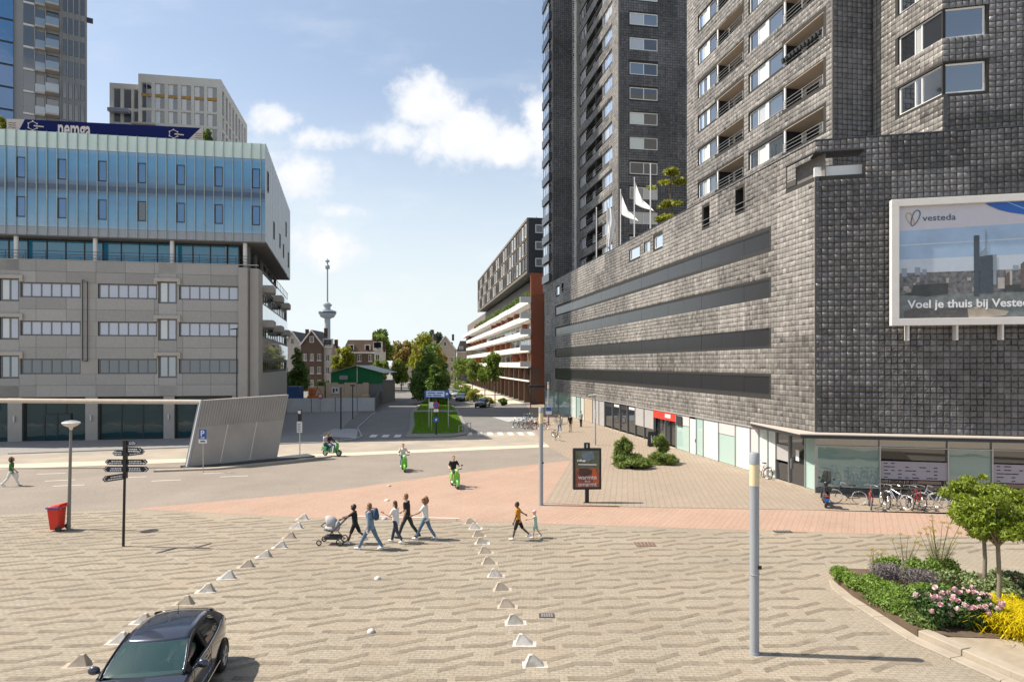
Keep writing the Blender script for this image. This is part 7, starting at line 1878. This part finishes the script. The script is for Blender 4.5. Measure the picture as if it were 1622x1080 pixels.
# ---------------------------------------------------------------- motor scooters
m_lime = mat('lime_paint', (.13, .46, .035), rough=.28, var=.05, coat=.6); m_lime_d = mat('green_paint', (.03, .26, .05), rough=.28, var=.05, coat=.6)
def scooter(label, paint, shield=False, group='green rental scooters being ridden'):
    t = thing('motor_scooter', label, 'scooter', (0, 0, 0), group=group)
    mb = MB()
    cap_chain(mb, [(0, -.68, .62), (0, -.35, .60), (0, -.08, .44)], [.13, .17, .13], 12); mb.ell((0, -.45, .48), (.17, .30, .18), 12, 8)
    mb.box(-.16, .16, -.15, .38, .24, .33); mb.box(-.11, .11, -.2, .0, .25, .5)
    mb.add([(-.20, .38, .28), (.20, .38, .28), (.19, .52, .80), (-.19, .52, .80), (-.20, .47, .26), (.20, .47, .26), (.17, .60, .82), (-.17, .60, .82)], [(3, 2, 1, 0), (4, 5, 6, 7), (0, 1, 5, 4), (1, 2, 6, 5), (2, 3, 7, 6), (3, 0, 4, 7)])
    cap_chain(mb, [(0, .50, .45), (0, .55, .9), (0, .50, 1.02)], [.09, .10, .085], 12); mb.ell((0, .52, 1.0), (.14, .10, .09), 12, 8)
    remeshed('body', mb, .016, paint, t, 4)
    mb = MB(); mb.ell((0, -.38, .76), (.14, .36, .055), 12, 8); mb.ell((0, -.58, .78), (.13, .16, .05), 10, 7); remeshed('seat', mb, .016, m_black, t, 2)
    for y, nm in ((-.55, 'rear'), (.66, 'front')):
        w = MB().torus((0, y, .235), .185, .052, 'x', 24, 8).build('wheel', m_tyre, t, smooth=True)
        MB().tube([(-.03, y, .235), (.03, y, .235)], .14, 16).build('rim', m_steel, w)
    mb = MB()
    for i in range(9):
        a = R(-15 + i * 20)
        mb.box(0, 0, 0, 0, 0, 0) if False else None
    arc = []
    for i in range(10): a = R(-10 + i * 19); arc.append([( -.075, .66 + .255 * math.cos(a), .235 + .255 * math.sin(a)), (0, .66 + .275 * math.cos(a), .235 + .275 * math.sin(a)), (.075, .66 + .255 * math.cos(a), .235 + .255 * math.sin(a))])
    o = MB().grid(arc).build('mudguard', paint, t, smooth=True); sd = o.modifiers.new('s', 'SOLIDIFY'); sd.thickness = .01
    mb = MB(); mb.tube([(-.045, .66, .235), (-.045, .58, .55)], .022, 6); mb.tube([(.045, .66, .235), (.045, .58, .55)], .022, 6); mb.build('fork', m_steel, t)
    mb = MB(); mb.tube([(-.34, .40, 1.05), (-.18, .48, 1.05), (.18, .48, 1.05), (.34, .40, 1.05)], .02, 8); mb.build('handlebar', m_black, t)
    MB().ell((0, .61, 1.0), (.085, .045, .065), 12, 8).build('headlight', m_signw, t, smooth=True)
    for s in (-1, 1):
        mr = MB().tube([(s * .25, .46, 1.06), (s * .30, .46, 1.22)], .009, 5).build('mirror_stalk', m_black, t)
        MB().ell((s * .32, .455, 1.25), (.06, .02, .045), 10, 6).build('mirror', m_black, mr)
    MB().ell((0, -.80, .60), (.09, .03, .045), 10, 6).build('tail_light', m_signr, t); MB().box(-.09, .09, -.86, -.845, .36, .50).build('number_plate', m_blue if shield else m_signw, t)
    if shield:
        rows = []
        for i in range(6): v_ = i / 5; w_ = .23 * (1 - .35 * v_ ** 2); rows.append([(x_ * w_, .58 - .16 * v_ - .05 * abs(x_), 1.0 + .62 * v_) for x_ in (-1, -.5, 0, .5, 1)])
        MB().grid(rows).build('windshield', glass_mat('smoked_shield', (.02, .02, .022), refl=.05, see=.25), t, smooth=True)
        MB().box(-.16, .16, -.95, -.62, .84, 1.06).build('top_box', m_black, t, bevel=.04)
    return t
def rider(label, s, shirt, pants, skin, hair, hk='short', back=0.0, sleeve='short', arms=True, legs='long', H=1.74):
    ar = (('ik', (-.30, .36 + .0 - back, 1.08)), ('ik', (.30, .36 - back, 1.08))) if arms else (('ik', (-.20, .30, 1.05)), ('ik', (.20, .30, 1.05)))
    p_, _ = person(label, (0, 0, 0), 0, H, dict(hipL=72, kneeL=84, hipR=72, kneeR=84, splay=9, lean=6, armL=ar[0], armR=ar[1]), dict(skin=skin, shirt=shirt, pants=pants, shoes=sh_w, hair=hair, hairkind=hk, sleeve=sleeve, legs=legs), seat=.90)
    rzv = s.rotation_euler.z; c_, s_ = math.cos(rzv), math.sin(rzv); y = -.22 + back * -1.0
    p_.location = (s.location.x - s_ * y, s.location.y + c_ * y, s.location.z); p_.rotation_euler = (0, 0, rzv); return p_
sA = scooter('green scooter carrying two riders by the road edge, leftmost', m_lime_d); sA.location = (-13.4, 48.7, .012); sA.rotation_euler = (0, 0, R(-112))
sB = scooter('green scooter in the middle with a rider in white', m_lime); sB.location = (-6.95, 42.0, .006); sB.rotation_euler = (0, 0, R(196))
sC = scooter('bright lime scooter on the red path, rightmost of the ridden ones', m_lime); sC.location = (-3.2, 36.4, .01); sC.rotation_euler = (0, 0, R(199))
rider('scooter rider in white hoodie with brown hair', sB, cl_mat('cream', (.58, .52, .47)), denim, SK_L, H_BR, sleeve='long'); rider('scooter rider in black shirt and khaki trousers', sC, blk, beige_c, SK_L, H_CU)
rider('front rider in black jacket on the leftmost scooter', sA, blk, denim_l, SK_L, H_BR, sleeve='long', hk='long'); rider('rear passenger in white top on the leftmost scooter', sA, wht, denim_d, SK_L, H_BR, hk='long', back=.36, arms=False)
sD = scooter('black parked scooter with tall smoked windshield and blue plate', mat('scooter_black', (.02, .021, .024), rough=.3, coat=.5), shield=True, group='x'); del sD['group']; sD.location = (15.05, 31.6, .01); sD.rotation_euler = (0, R(5), R(-22))

# ---------------------------------------------------------------- bicycles
m_spoke = mat('bright_steel', (.55, .55, .55), rough=.3, metal=.8, var=.05); m_saddle = mat('saddle_black', (.02, .018, .017), rough=.6); m_wtyre = mat('cream_tyre', (.46, .42, .36), rough=.7)
def bicycle(label, paint, group='bicycles parked at the shop front', tyre=None, crate=None):
    t = thing('bicycle', label, 'bicycle', (0, 0, 0), group=group)
    for y in (-.52, .54):
        w = MB().torus((0, y, .345), .325, .021, 'x', 28, 6).build('wheel', tyre or m_tyre, t, smooth=True)
        mb = MB(); mb.torus((0, y, .345), .300, .010, 'x', 28, 5)
        for q in range(14): a = 2 * math.pi * q / 14; mb.tube([(0.02 * (q % 2 * 2 - 1), y, .345), (0, y + .3 * math.cos(a), .345 + .3 * math.sin(a))], .0028, 3)
        mb.cyl((0, y), .0, 0, 0, 3) if False else None; mb.tube([(-.05, y, .345), (.05, y, .345)], .022, 8); mb.build('rim', m_spoke, w)
        arc = []
        for i in range(9): a = R(-5 + i * 22) if y < 0 else R(5 + i * 20); arc.append((0, y + .365 * math.cos(a) * (-1 if y < 0 else 1), .345 + .365 * math.sin(a)))
        MB().tube(arc, .013, 5).build('mudguard', m_black if tyre is None else paint, t)
    mb = MB(); hd0, hd1, bb_, st = (0, .34, .78), (0, .30, .90), (0, -.03, .29), (0, -.20, .80)
    mb.tube([hd0, bb_], .021, 7); mb.tube([(0, .33, .84), (0, -.16, .66)], .018, 7); mb.tube([bb_, st], .018, 7); mb.tube([hd0, hd1], .024, 8)
    for s in (-1, 1):
        mb.tube([(s * .02, -.03, .29), (s * .06, -.52, .345)], .011, 5); mb.tube([(s * .02, -.17, .72), (s * .06, -.52, .345)], .010, 5); mb.tube([(s * .05, .54, .345), (s * .05, .40, .70), (0, .34, .78)], .013, 6)
    mb.build('frame', paint, t)
    mb = MB(); mb.tube([hd1, (0, .28, 1.04)], .014, 6); mb.tube([(-.29, .06, 1.0), (-.27, .18, 1.03), (-.12, .28, 1.05), (.12, .28, 1.05), (.27, .18, 1.03), (.29, .06, 1.0)], .013, 6); mb.build('handlebar', m_spoke, t)
    mb = MB(); mb.ell((0, -.26, .93), (.095, .11, .045), 10, 7); mb.ell((0, -.13, .93), (.035, .13, .035), 10, 7); remeshed('saddle', mb, .014, m_saddle, t, 2); MB().tube([st, (0, -.22, .92)], .013, 6).build('seat_post', m_spoke, t)
    mb = MB(); mb.box(-.07, .07, -.78, -.26, .735, .75)
    for s in (-1, 1): mb.tube([(s * .07, -.72, .735), (s * .06, -.52, .345)], .006, 4)
    mb.build('rack', m_black, t); MB().ell((0, -.90, .60), (.03, .012, .04), 8, 5).build('reflector', m_signr, t)
    mb = MB(); mb.torus((.05, -.03, .29), .085, .006, 'x', 16, 4); mb.tube([(.06, -.03, .29), (.07, .06, .15)], .010, 5); mb.tube([(-.06, -.03, .29), (-.07, -.12, .43)], .010, 5); mb.box(.07, .15, .03, .10, .14, .16); mb.box(-.15, -.07, -.16, -.09, .42, .44); mb.build('crank', m_black, t)
    mb = MB(); mb.tube([(.03, -.1, .26), (.16, -.18, .0)], .009, 5); mb.build('kickstand', m_spoke, t)
    if crate:
        c = MB(); c.box(-.18, .18, .42, .70, .82, .835)
        for a in ((-.18, .18, .42, .43), (-.18, .18, .69, .70), (-.18, -.17, .42, .70), (.17, .18, .42, .70)): c.box(a[0], a[1], a[2], a[3], .84, 1.06)
        c.build('crate', crate, t)
    return t
pr_ = mat('bike_red', (.26, .025, .025), rough=.35, var=.05); pk_ = mat('bike_black', (.02, .02, .022), rough=.35); ps_ = mat('bike_silver', (.45, .46, .47), rough=.3, metal=.5); pb_ = mat('bike_blue', (.05, .12, .26), rough=.35); pw_ = mat('bike_white', (.40, .39, .37), rough=.4); po_ = mat('bike_orange', (.45, .17, .04), rough=.4)
bikes = [bicycle('black bicycle with cream tyres beside the parked black scooter', pk_, tyre=m_wtyre), bicycle('red bicycle next to the parked black scooter, second in the row', pr_)]
spots = [(16.3, 31.9, 68, 'black bicycle with cream tyres beside the parked black scooter', None), (16.95, 31.1, -24, 'red bicycle next to the parked black scooter, second in the row', None)]
for b_, s_ in zip(bikes, spots): b_.location = (s_[0], s_[1], .01); b_.rotation_euler = (0, R(4), R(s_[2]))
def more(src, x, y, deg, paint, label, group, tilt=4):
    c = copy_tree(src); c['label'] = label; c['group'] = group; c.location = (x, y, .01); c.rotation_euler = (0, R(tilt), R(deg))
    recolour(c, {'bike_black': paint, 'bike_red': paint}); return c
BKG = 'bicycles parked at the shop front'
for (x, y, a, p_, lab, sc_) in [(17.75, 31.3, -14, pk_, 'black bicycle third from the black scooter, at the left end of the grille', 1), (18.25, 31.2, 22, ps_, 'silver bicycle in the middle of the row at the grille', 0), (18.75, 31.0, -20, pk_, 'black bicycle leaning towards the camera in the middle of the row', 1), (19.2, 31.1, -8, pr_, 'dark red bicycle right of the middle of the row', 1), (19.95, 31.0, 58, ps_, 'silver bicycle turned sideways at the right of the row', 0), (20.4, 30.7, 40, pw_, 'white bicycle half behind the small trees', 0), (20.9, 30.5, -12, pb_, 'blue bicycle right of the white one behind the small trees', 1), (22.4, 30.4, 10, pk_, 'black bicycle at the right edge of the picture', 1)]:
    more(bikes[sc_], x, y, a, p_, lab, BKG)
more(bikes[1], 14.85, 39.2, 28, pr_, 'red and white bicycle leaning on the pale shop panels', 'single bicycles on the pavement'); more(bikes[0], 3.95, 58.4, 205, pk_, 'lone bicycle on the kerb near the far pedestrians', 'single bicycles on the pavement', 3)
CG = 'bicycles clustered at the street corner'
words = ['leftmost', 'second from the left', 'third from the left', 'fourth from the left', 'fifth from the left', 'sixth from the left', 'rightmost']
for k, (x, y, a, p_) in enumerate([(.55, 70.6, 60, pk_), (1.0, 69.4, 80, ps_), (1.5, 70.2, 100, pk_), (1.9, 68.6, 72, po_), (2.35, 69.6, 95, pk_), (2.8, 68.2, 80, pr_), (3.2, 69.2, 66, pk_)]):
    more(bikes[k % 2], x, y, a, p_, words[k] + ' of the clustered bicycles at the street corner', CG, 3)
for k, (x, y, a, p_) in enumerate([(1.6, 76.2, 30, pb_), (2.3, 76.8, 50, pk_), (5.0, 74.5, 20, pk_), (5.6, 75.0, -15, ps_)]):
    more(bikes[k % 2], x, y, a, p_, ['blue bicycle behind the clustered bicycles', 'black bicycle behind the clustered bicycles', 'black bicycle beside the blue and white sign', 'silver bicycle at the mint glass by the passage'][k], CG, 3)

# ---------------------------------------------------------------- cars
m_carp = mat('car_paint_dark_blue', (.034, .041, .064), rough=.26, metal=.45, var=.04, coat=1.0); m_trimb = mat('car_trim', (.012, .012, .013), rough=.5); m_int = mat('car_interior', (.035, .042, .045), rough=.8); m_chrome = mat('car_chrome', (.6, .6, .6), rough=.15, metal=1.0, var=0)
g_wind = glass_mat('car_glass', (.07, .15, .16), refl=.03, see=.66, blend=.10); g_priv = glass_mat('car_glass_dark', (.012, .014, .015), refl=.08, see=.25)
def lerp_tab(tab, u):
    for (a, b) in zip(tab[:-1], tab[1:]):
        if u <= b[0]:
            t = (u - a[0]) / (b[0] - a[0]); t = t * t * (3 - 2 * t) if False else t
            return tuple(p + (q - p) * t for p, q in zip(a[1:], b[1:]))
    return tab[-1][1:]
def smooth_tab(tab, u, h=.05):
    a = lerp_tab(tab, max(tab[0][0], u - h)); b = lerp_tab(tab, u); c = lerp_tab(tab, min(tab[-1][0], u + h))
    return tuple((p + 2 * q + r) / 4 for p, q, r in zip(a, b, c))
def car(label, paint, open_left=True):
    t = thing('car', label, 'car', (0, 0, 0))
    RL = [(0, .72, .98, .955), (.12, .70, .72, 1.11), (.26, .63, .38, 1.29), (.33, .605, .20, 1.365), (.5, .60, -.22, 1.41), (.72, .58, -.85, 1.395), (.9, .555, -1.38, 1.325), (1.0, .52, -1.68, 1.22)]      # roof rail
    BL = [(0, .775, .96, .93), (.2, .825, .55, .945), (.5, .845, -.22, .975), (.75, .835, -.9, 1.03), (.9, .80, -1.35, 1.085), (1.0, .74, -1.70, 1.12)]                                                   # window sill line
    N = 40
    us = [i / N for i in range(N + 1)]
    def side(u, v):
        r = smooth_tab(RL, u); b = smooth_tab(BL, u); q = [b[i] + (r[i] - b[i]) * v for i in range(3)]; q[0] += .035 * math.sin(math.pi * v); return q
    wins = [(.10, .46, 'front'), (.50, .82, 'rear')]
    for s in (-1, 1):
        body = MB(); vsn = [0, .10, .9, 1]
        for i in range(N):
            um = (us[i] + us[i + 1]) / 2
            for j in range(3):
                isw = j == 1 and any(a < um < b for a, b, _ in wins)
                if isw: continue
                P = [side(us[i], vsn[j]), side(us[i + 1], vsn[j]), side(us[i + 1], vsn[j + 1]), side(us[i], vsn[j + 1])]
                body.quad(*[(s * p[0], p[1], p[2]) for p in P])
        pil = body.build('pillars', m_trimb, t); sd = pil.modifiers.new('s', 'SOLIDIFY'); sd.thickness = .035
        for a, b, nm in wins:
            if nm == 'front' and s < 0 and open_left: continue
            rows = []
            for v in (.08, .36, .64, .92): rows.append([(s * (side(u, v)[0] - .008), side(u, v)[1], side(u, v)[2]) for u in [a - .004 + (b - a + .008) * k / 10 for k in range(11)]])
            MB().grid(rows).build('side_window', g_wind if nm == 'front' else g_priv, t, smooth=True)
        mb = MB(); mb.tube([(s * (side(u, .0)[0] + .006), side(u, 0)[1], side(u, .0)[2] + .012) for u in [.06 + .84 * k / 16 for k in range(17)]], .009, 5); mb.build('sill_strip', m_chrome, t)
    # windscreen, roof, rear window between the rails
    def cross(u, w, bulge, fwd): r = smooth_tab(RL, u); return (r[0] * w, r[1] + fwd * (1 - w * w), r[2] + bulge * (1 - w * w))
    ws = [-1 + 2 * k / 10 for k in range(11)]
    rows = [[cross(u, w * .965, .015, .13) for w in ws] for u in [.02 + .30 * k / 6 for k in range(7)]]; MB().grid(rows).build('windscreen', g_wind, t, smooth=True)
    for s in (-1, 1):
        rows = [[cross(u, s * w, .015, .13) for w in (.955, 1.0)] for u in [.32 * k / 6 for k in range(7)]]; o = MB().grid(rows).build('pillars', paint, t, smooth=True); sd = o.modifiers.new('s', 'SOLIDIFY'); sd.thickness = .05
    rows = [[cross(u, w, .055 * min(1, (u - .31) * 8), .13 * max(0, 1 - (u - .32) * 3.5)) for w in ws] for u in [.32 + .64 * k / 16 for k in range(17)]]
    o = MB().grid(rows).build('roof', paint, t, smooth=True); sd = o.modifiers.new('s', 'SOLIDIFY'); sd.thickness = .03
    tail = [[(p[0], p[1], p[2]) for p in [cross(1.0, w, .03, -.02) for w in ws]], [(w * .66, -1.93 - .06 * (1 - w * w), .98) for w in ws]]
    e = [[(cross(.955, w, .055, -.02)) for w in ws], [(w * .50, -1.76 - .03 * (1 - w * w), 1.25) for w in ws]]
    o = MB().grid(e).build('spoiler', paint, t, smooth=True); sd = o.modifiers.new('s', 'SOLIDIFY'); sd.thickness = .03
    MB().grid(tail).build('rear_window', g_priv, t, smooth=True)
    # lower body: stations along the length, sections from sill to shoulder
    ST_ = [(-2.03, .50, .42, .62, .80), (-1.98, .66, .30, .70, .93), (-1.85, .76, .22, .74, 1.03), (-1.65, .83, .20, .76, 1.11), (-1.35, .865, .20, .72, 1.085), (-.9, .862, .20, .70, 1.03), (-.22, .862, .20, .68, .975), (.55, .862, .20, .68, .945), (.96, .862, .20, .68, .93), (1.35, .86, .20, .66, .885), (1.65, .82, .21, .63, .82), (1.88, .72, .25, .56, .74), (2.0, .55, .34, .50, .62), (2.04, .3, .42, .5, .55)]
    rows = []
    for (y, w, z0, zm, z1) in ST_:
        rows.append([(w * .90, y, z0), (w * .985, y, z0 + .12), (w * .975, y, (z0 + zm) / 2 + .05), (w * 1.0, y, zm), (w * .985, y, zm + (z1 - zm) * .55), (w * .955, y, z1 - .025), (w * .925, y, z1)])
    for s in (-1, 1): MB().grid([[(s * p[0], p[1], p[2]) for p in r] for r in rows]).build('side_panel', paint, t, smooth=True)
    hood = [[(x * ST_[i][1] * .925, ST_[i][0] + .05 * (1 - x * x) * (1 if ST_[i][0] > 1 else 0), ST_[i][4] + (.045 if ST_[i][0] < 1.9 else .02) * (1 - x * x)) for x in ws] for i in range(8, len(ST_))]
    hood[0] = [(p[0], p[1] + .13 * (1 - w * w) * .9, p[2] + .02) for p, w in zip(hood[0], ws)]
    MB().grid(hood).build('bonnet', paint, t, smooth=True)
    MB().grid([[(x * w * .9, y - (.03 * (1 - x * x) if y < 0 else -.03 * (1 - x * x)), z) for x in ws] for (y, w, z) in ((2.04, .3, .55), (2.06, .5, .45), (2.02, .6, .3), (1.9, .7, .2))]).build('front_bumper', paint, t, smooth=True)
    MB().grid([[(x * w, y - .05 * (1 - x * x), z) for x in ws] for (w, y, z) in ((.66, -1.93, .98), (.68, -2.02, .80), (.72, -2.06, .55), (.66, -2.0, .30))]).build('tailgate', paint, t, smooth=True)
    MB().box(-.78, .78, -1.9, 1.9, .18, .24).build('underbody', m_trimb, t)
    # interior
    mb = MB(); mb.box(-.70, .70, .62, .98, .62, .92); mb.build('dashboard', m_int, t, bevel=.05)
    for x in (-.36, .36):
        mb = MB(); mb.ell((x, -.05, .48), (.25, .28, .12), 10, 7); mb.ell((x, -.36, .80), (.23, .11, .36), 10, 7); mb.ell((x, -.42, 1.18), (.12, .06, .10), 10, 7); remeshed('car_seat', mb, .03, m_int, t, 2)
    mb = MB(); mb.ell((0, -1.0, .78), (.62, .12, .32), 10, 7); remeshed('rear_seat', mb, .04, m_int, t, 2)
    o = MB().torus((0, 0, 0), .18, .016, 'y', 20, 6).build('steering_wheel', m_trimb, t); o.location = (-.36, .50, .93); o.rotation_euler = (R(-25), 0, 0)
    MB().box(-.55, .55, -1.6, -1.3, .3, 1.0).build('boot_lining', m_int, t)
    o = MB().box(-.12, .12, .30, .33, 1.26, 1.33).build('rear_mirror', m_trimb, t)
    # wheels
    for y in (1.28, -1.30):
        for s in (-1, 1):
            w = MB().lathe([(.20, -.095), (.27, -.10), (.31, -.085), (.318, -.03), (.318, .03), (.31, .085), (.27, .10), (.20, .095)], (0, 0, 0), 28, caps=False).build('wheel', m_tyre, t, smooth=True)
            mb = MB(); mb.lathe([(.215, .05), (.208, .098), (.19, .088), (.185, .02)], (0, 0, 0), 24, caps=False)
            for q in range(5):
                a = 2 * math.pi * q / 5
                for da in (-.16, .16): mb.tube([(.04 * math.cos(a), .04 * math.sin(a), .075), (.20 * math.cos(a + da), .20 * math.sin(a + da), .08)], [.022, .016], 5)
            mb.cyl((0, 0), .05, .04, .09, 10); rm = mb.build('rim', m_chrome if False else m_steel, w); rm.rotation_euler = (0, 0, 0) if s > 0 else (R(180), 0, 0)
            MB().lathe([(.0, -.02), (.2, -.02), (.2, .02), (.0, .02)], (0, 0, 0), 20).build('brake', m_trimb, w)
            arc = [(s * .872, y + .365 * math.cos(R(a)), .318 + .365 * math.sin(R(a))) for a in range(-12, 193, 12)]; MB().tube(arc, .016, 6).build('wheel_arch', m_trimb, t, smooth=True)
            MB().tube([(s * .80, y, .318), (s * .8685, y, .318)], .352, 28).build('wheel_well', m_trimb, t)
            w.location = (s * .80, y, .318); w.rotation_euler = (0, R(90), 0)
    # mirrors, handles, wipers, lights, aerial
    for s in (-1, 1):
        mb = MB(); mb.ell((s * .97, .62, 1.00), (.115, .07, .085), 12, 8); mb.tube([(s * .82, .64, .94), (s * .92, .62, .97)], .03, 6); remeshed('door_mirror', mb, .014, paint, t, 2)
        MB().ell((s * .975, .565, 1.0), (.09, .02, .065), 10, 6).build('mirror_glass', m_chrome, t)
        MB().tube([(s * .885, -.02, .80), (s * .895, -.12, .81), (s * .885, -.22, .81)], .016, 6).build('door_handle', paint, t)
        MB().tube([(s * .866, .78, .92), (s * .868, .80, .45), (s * .862, .72, .24)], .005, 4).build('door_gap', m_trimb, t); MB().tube([(s * .868, -.32, .97), (s * .87, -.33, .5), (s * .865, -.30, .24)], .005, 4).build('door_gap', m_trimb, t)
        MB().tube([(s * .878, -.95, .36), (s * .884, 0, .34), (s * .878, .9, .36)], .014, 5).build('sill_trim', m_chrome, t)
        MB().ell((s * .60, 1.86, .66), (.18, .10, .07), 12, 8).build('headlight', g_blind, t, smooth=True); MB().ell((s * .66, -1.93, .88), (.10, .07, .09), 12, 8).build('tail_light', m_signr, t, smooth=True)
    for x in (-.05, .45):
        MB().tube([(x - .28, 1.06 - .0, .965), (x + .12, 1.09, .97)], .012, 5).build('wiper', m_trimb, t)
    MB().tube([(0, -1.0, 1.43), (0, -1.1, 1.60)], [.012, .004], 6).build('aerial', m_trimb, t); MB().ell((0, -1.0, 1.437), (.022, .035, .018), 8, 5).build('aerial_base', m_trimb, t)
    MB().box(-.26, .26, 2.065, 2.075, .38, .49).build('number_plate', mat('plate_yellow', (.60, .42, .03), rough=.5), t); MB().box(-.26, .26, -2.125, -2.115, .62, .73).build('number_plate', mat('plate_yellow', (.60, .42, .03)), t)
    return t
c0 = car('dark blue hatchback with open driver window in the foreground', m_carp)
c0.location = (-7.06, 13.2, .008); c0.rotation_euler = (0, 0, R(180 + 9.5))
# driver (the wheel is on the car's left, which is the right side in the picture)
dp, _ = person('driver in green shirt inside the dark hatchback', (0, 0, 0), 0, 1.74, dict(hipL=80, kneeL=60, hipR=80, kneeR=60, splay=6, lean=-14, armL=('ik', (-.26, .40, .98)), armR=('ik', (.10, .48, 1.0))), dict(skin=SK_L, shirt=cl_mat('olive', (.22, .25, .17)), pants=denim_d, shoes=sh_b, hair=H_BR, hairkind='short'), seat=.56)
rzv = c0.rotation_euler.z; lx, ly = -.36, -.10
dp.location = (c0.location.x + math.cos(rzv) * lx - math.sin(rzv) * ly, c0.location.y + math.sin(rzv) * lx + math.cos(rzv) * ly, .008); dp.rotation_euler = (0, 0, rzv)
for (x, y, a, paint, lab) in [(-4.7, 104.5, 170, mat('car_paint_black', (.014, .014, .016), rough=.25, metal=.3, coat=1.0, var=.04), 'black car parked at the kerb before the balcony block'), (-9.3, 122, 172, m_carp, 'dark car parked behind the yellow green bush'), (-11.6, 138, 172, mat('car_paint_silver', (.42, .43, .44), rough=.25, metal=.5, coat=1.0, var=.04), 'silver car parked farther along the right street'), (-35.5, 190, 10, mat('car_paint_white', (.62, .62, .62), rough=.25, coat=1.0, var=.04), 'white car at the far end of the left street')]:
    c = copy_tree(c0); c['label'] = lab; c['group'] = 'cars parked far down the street'; c.location = (x, y, .012); c.rotation_euler = (0, 0, R(a)); recolour(c, {'car_paint_dark_blue': paint})

bpy.data.scenes.remove(BENCH)
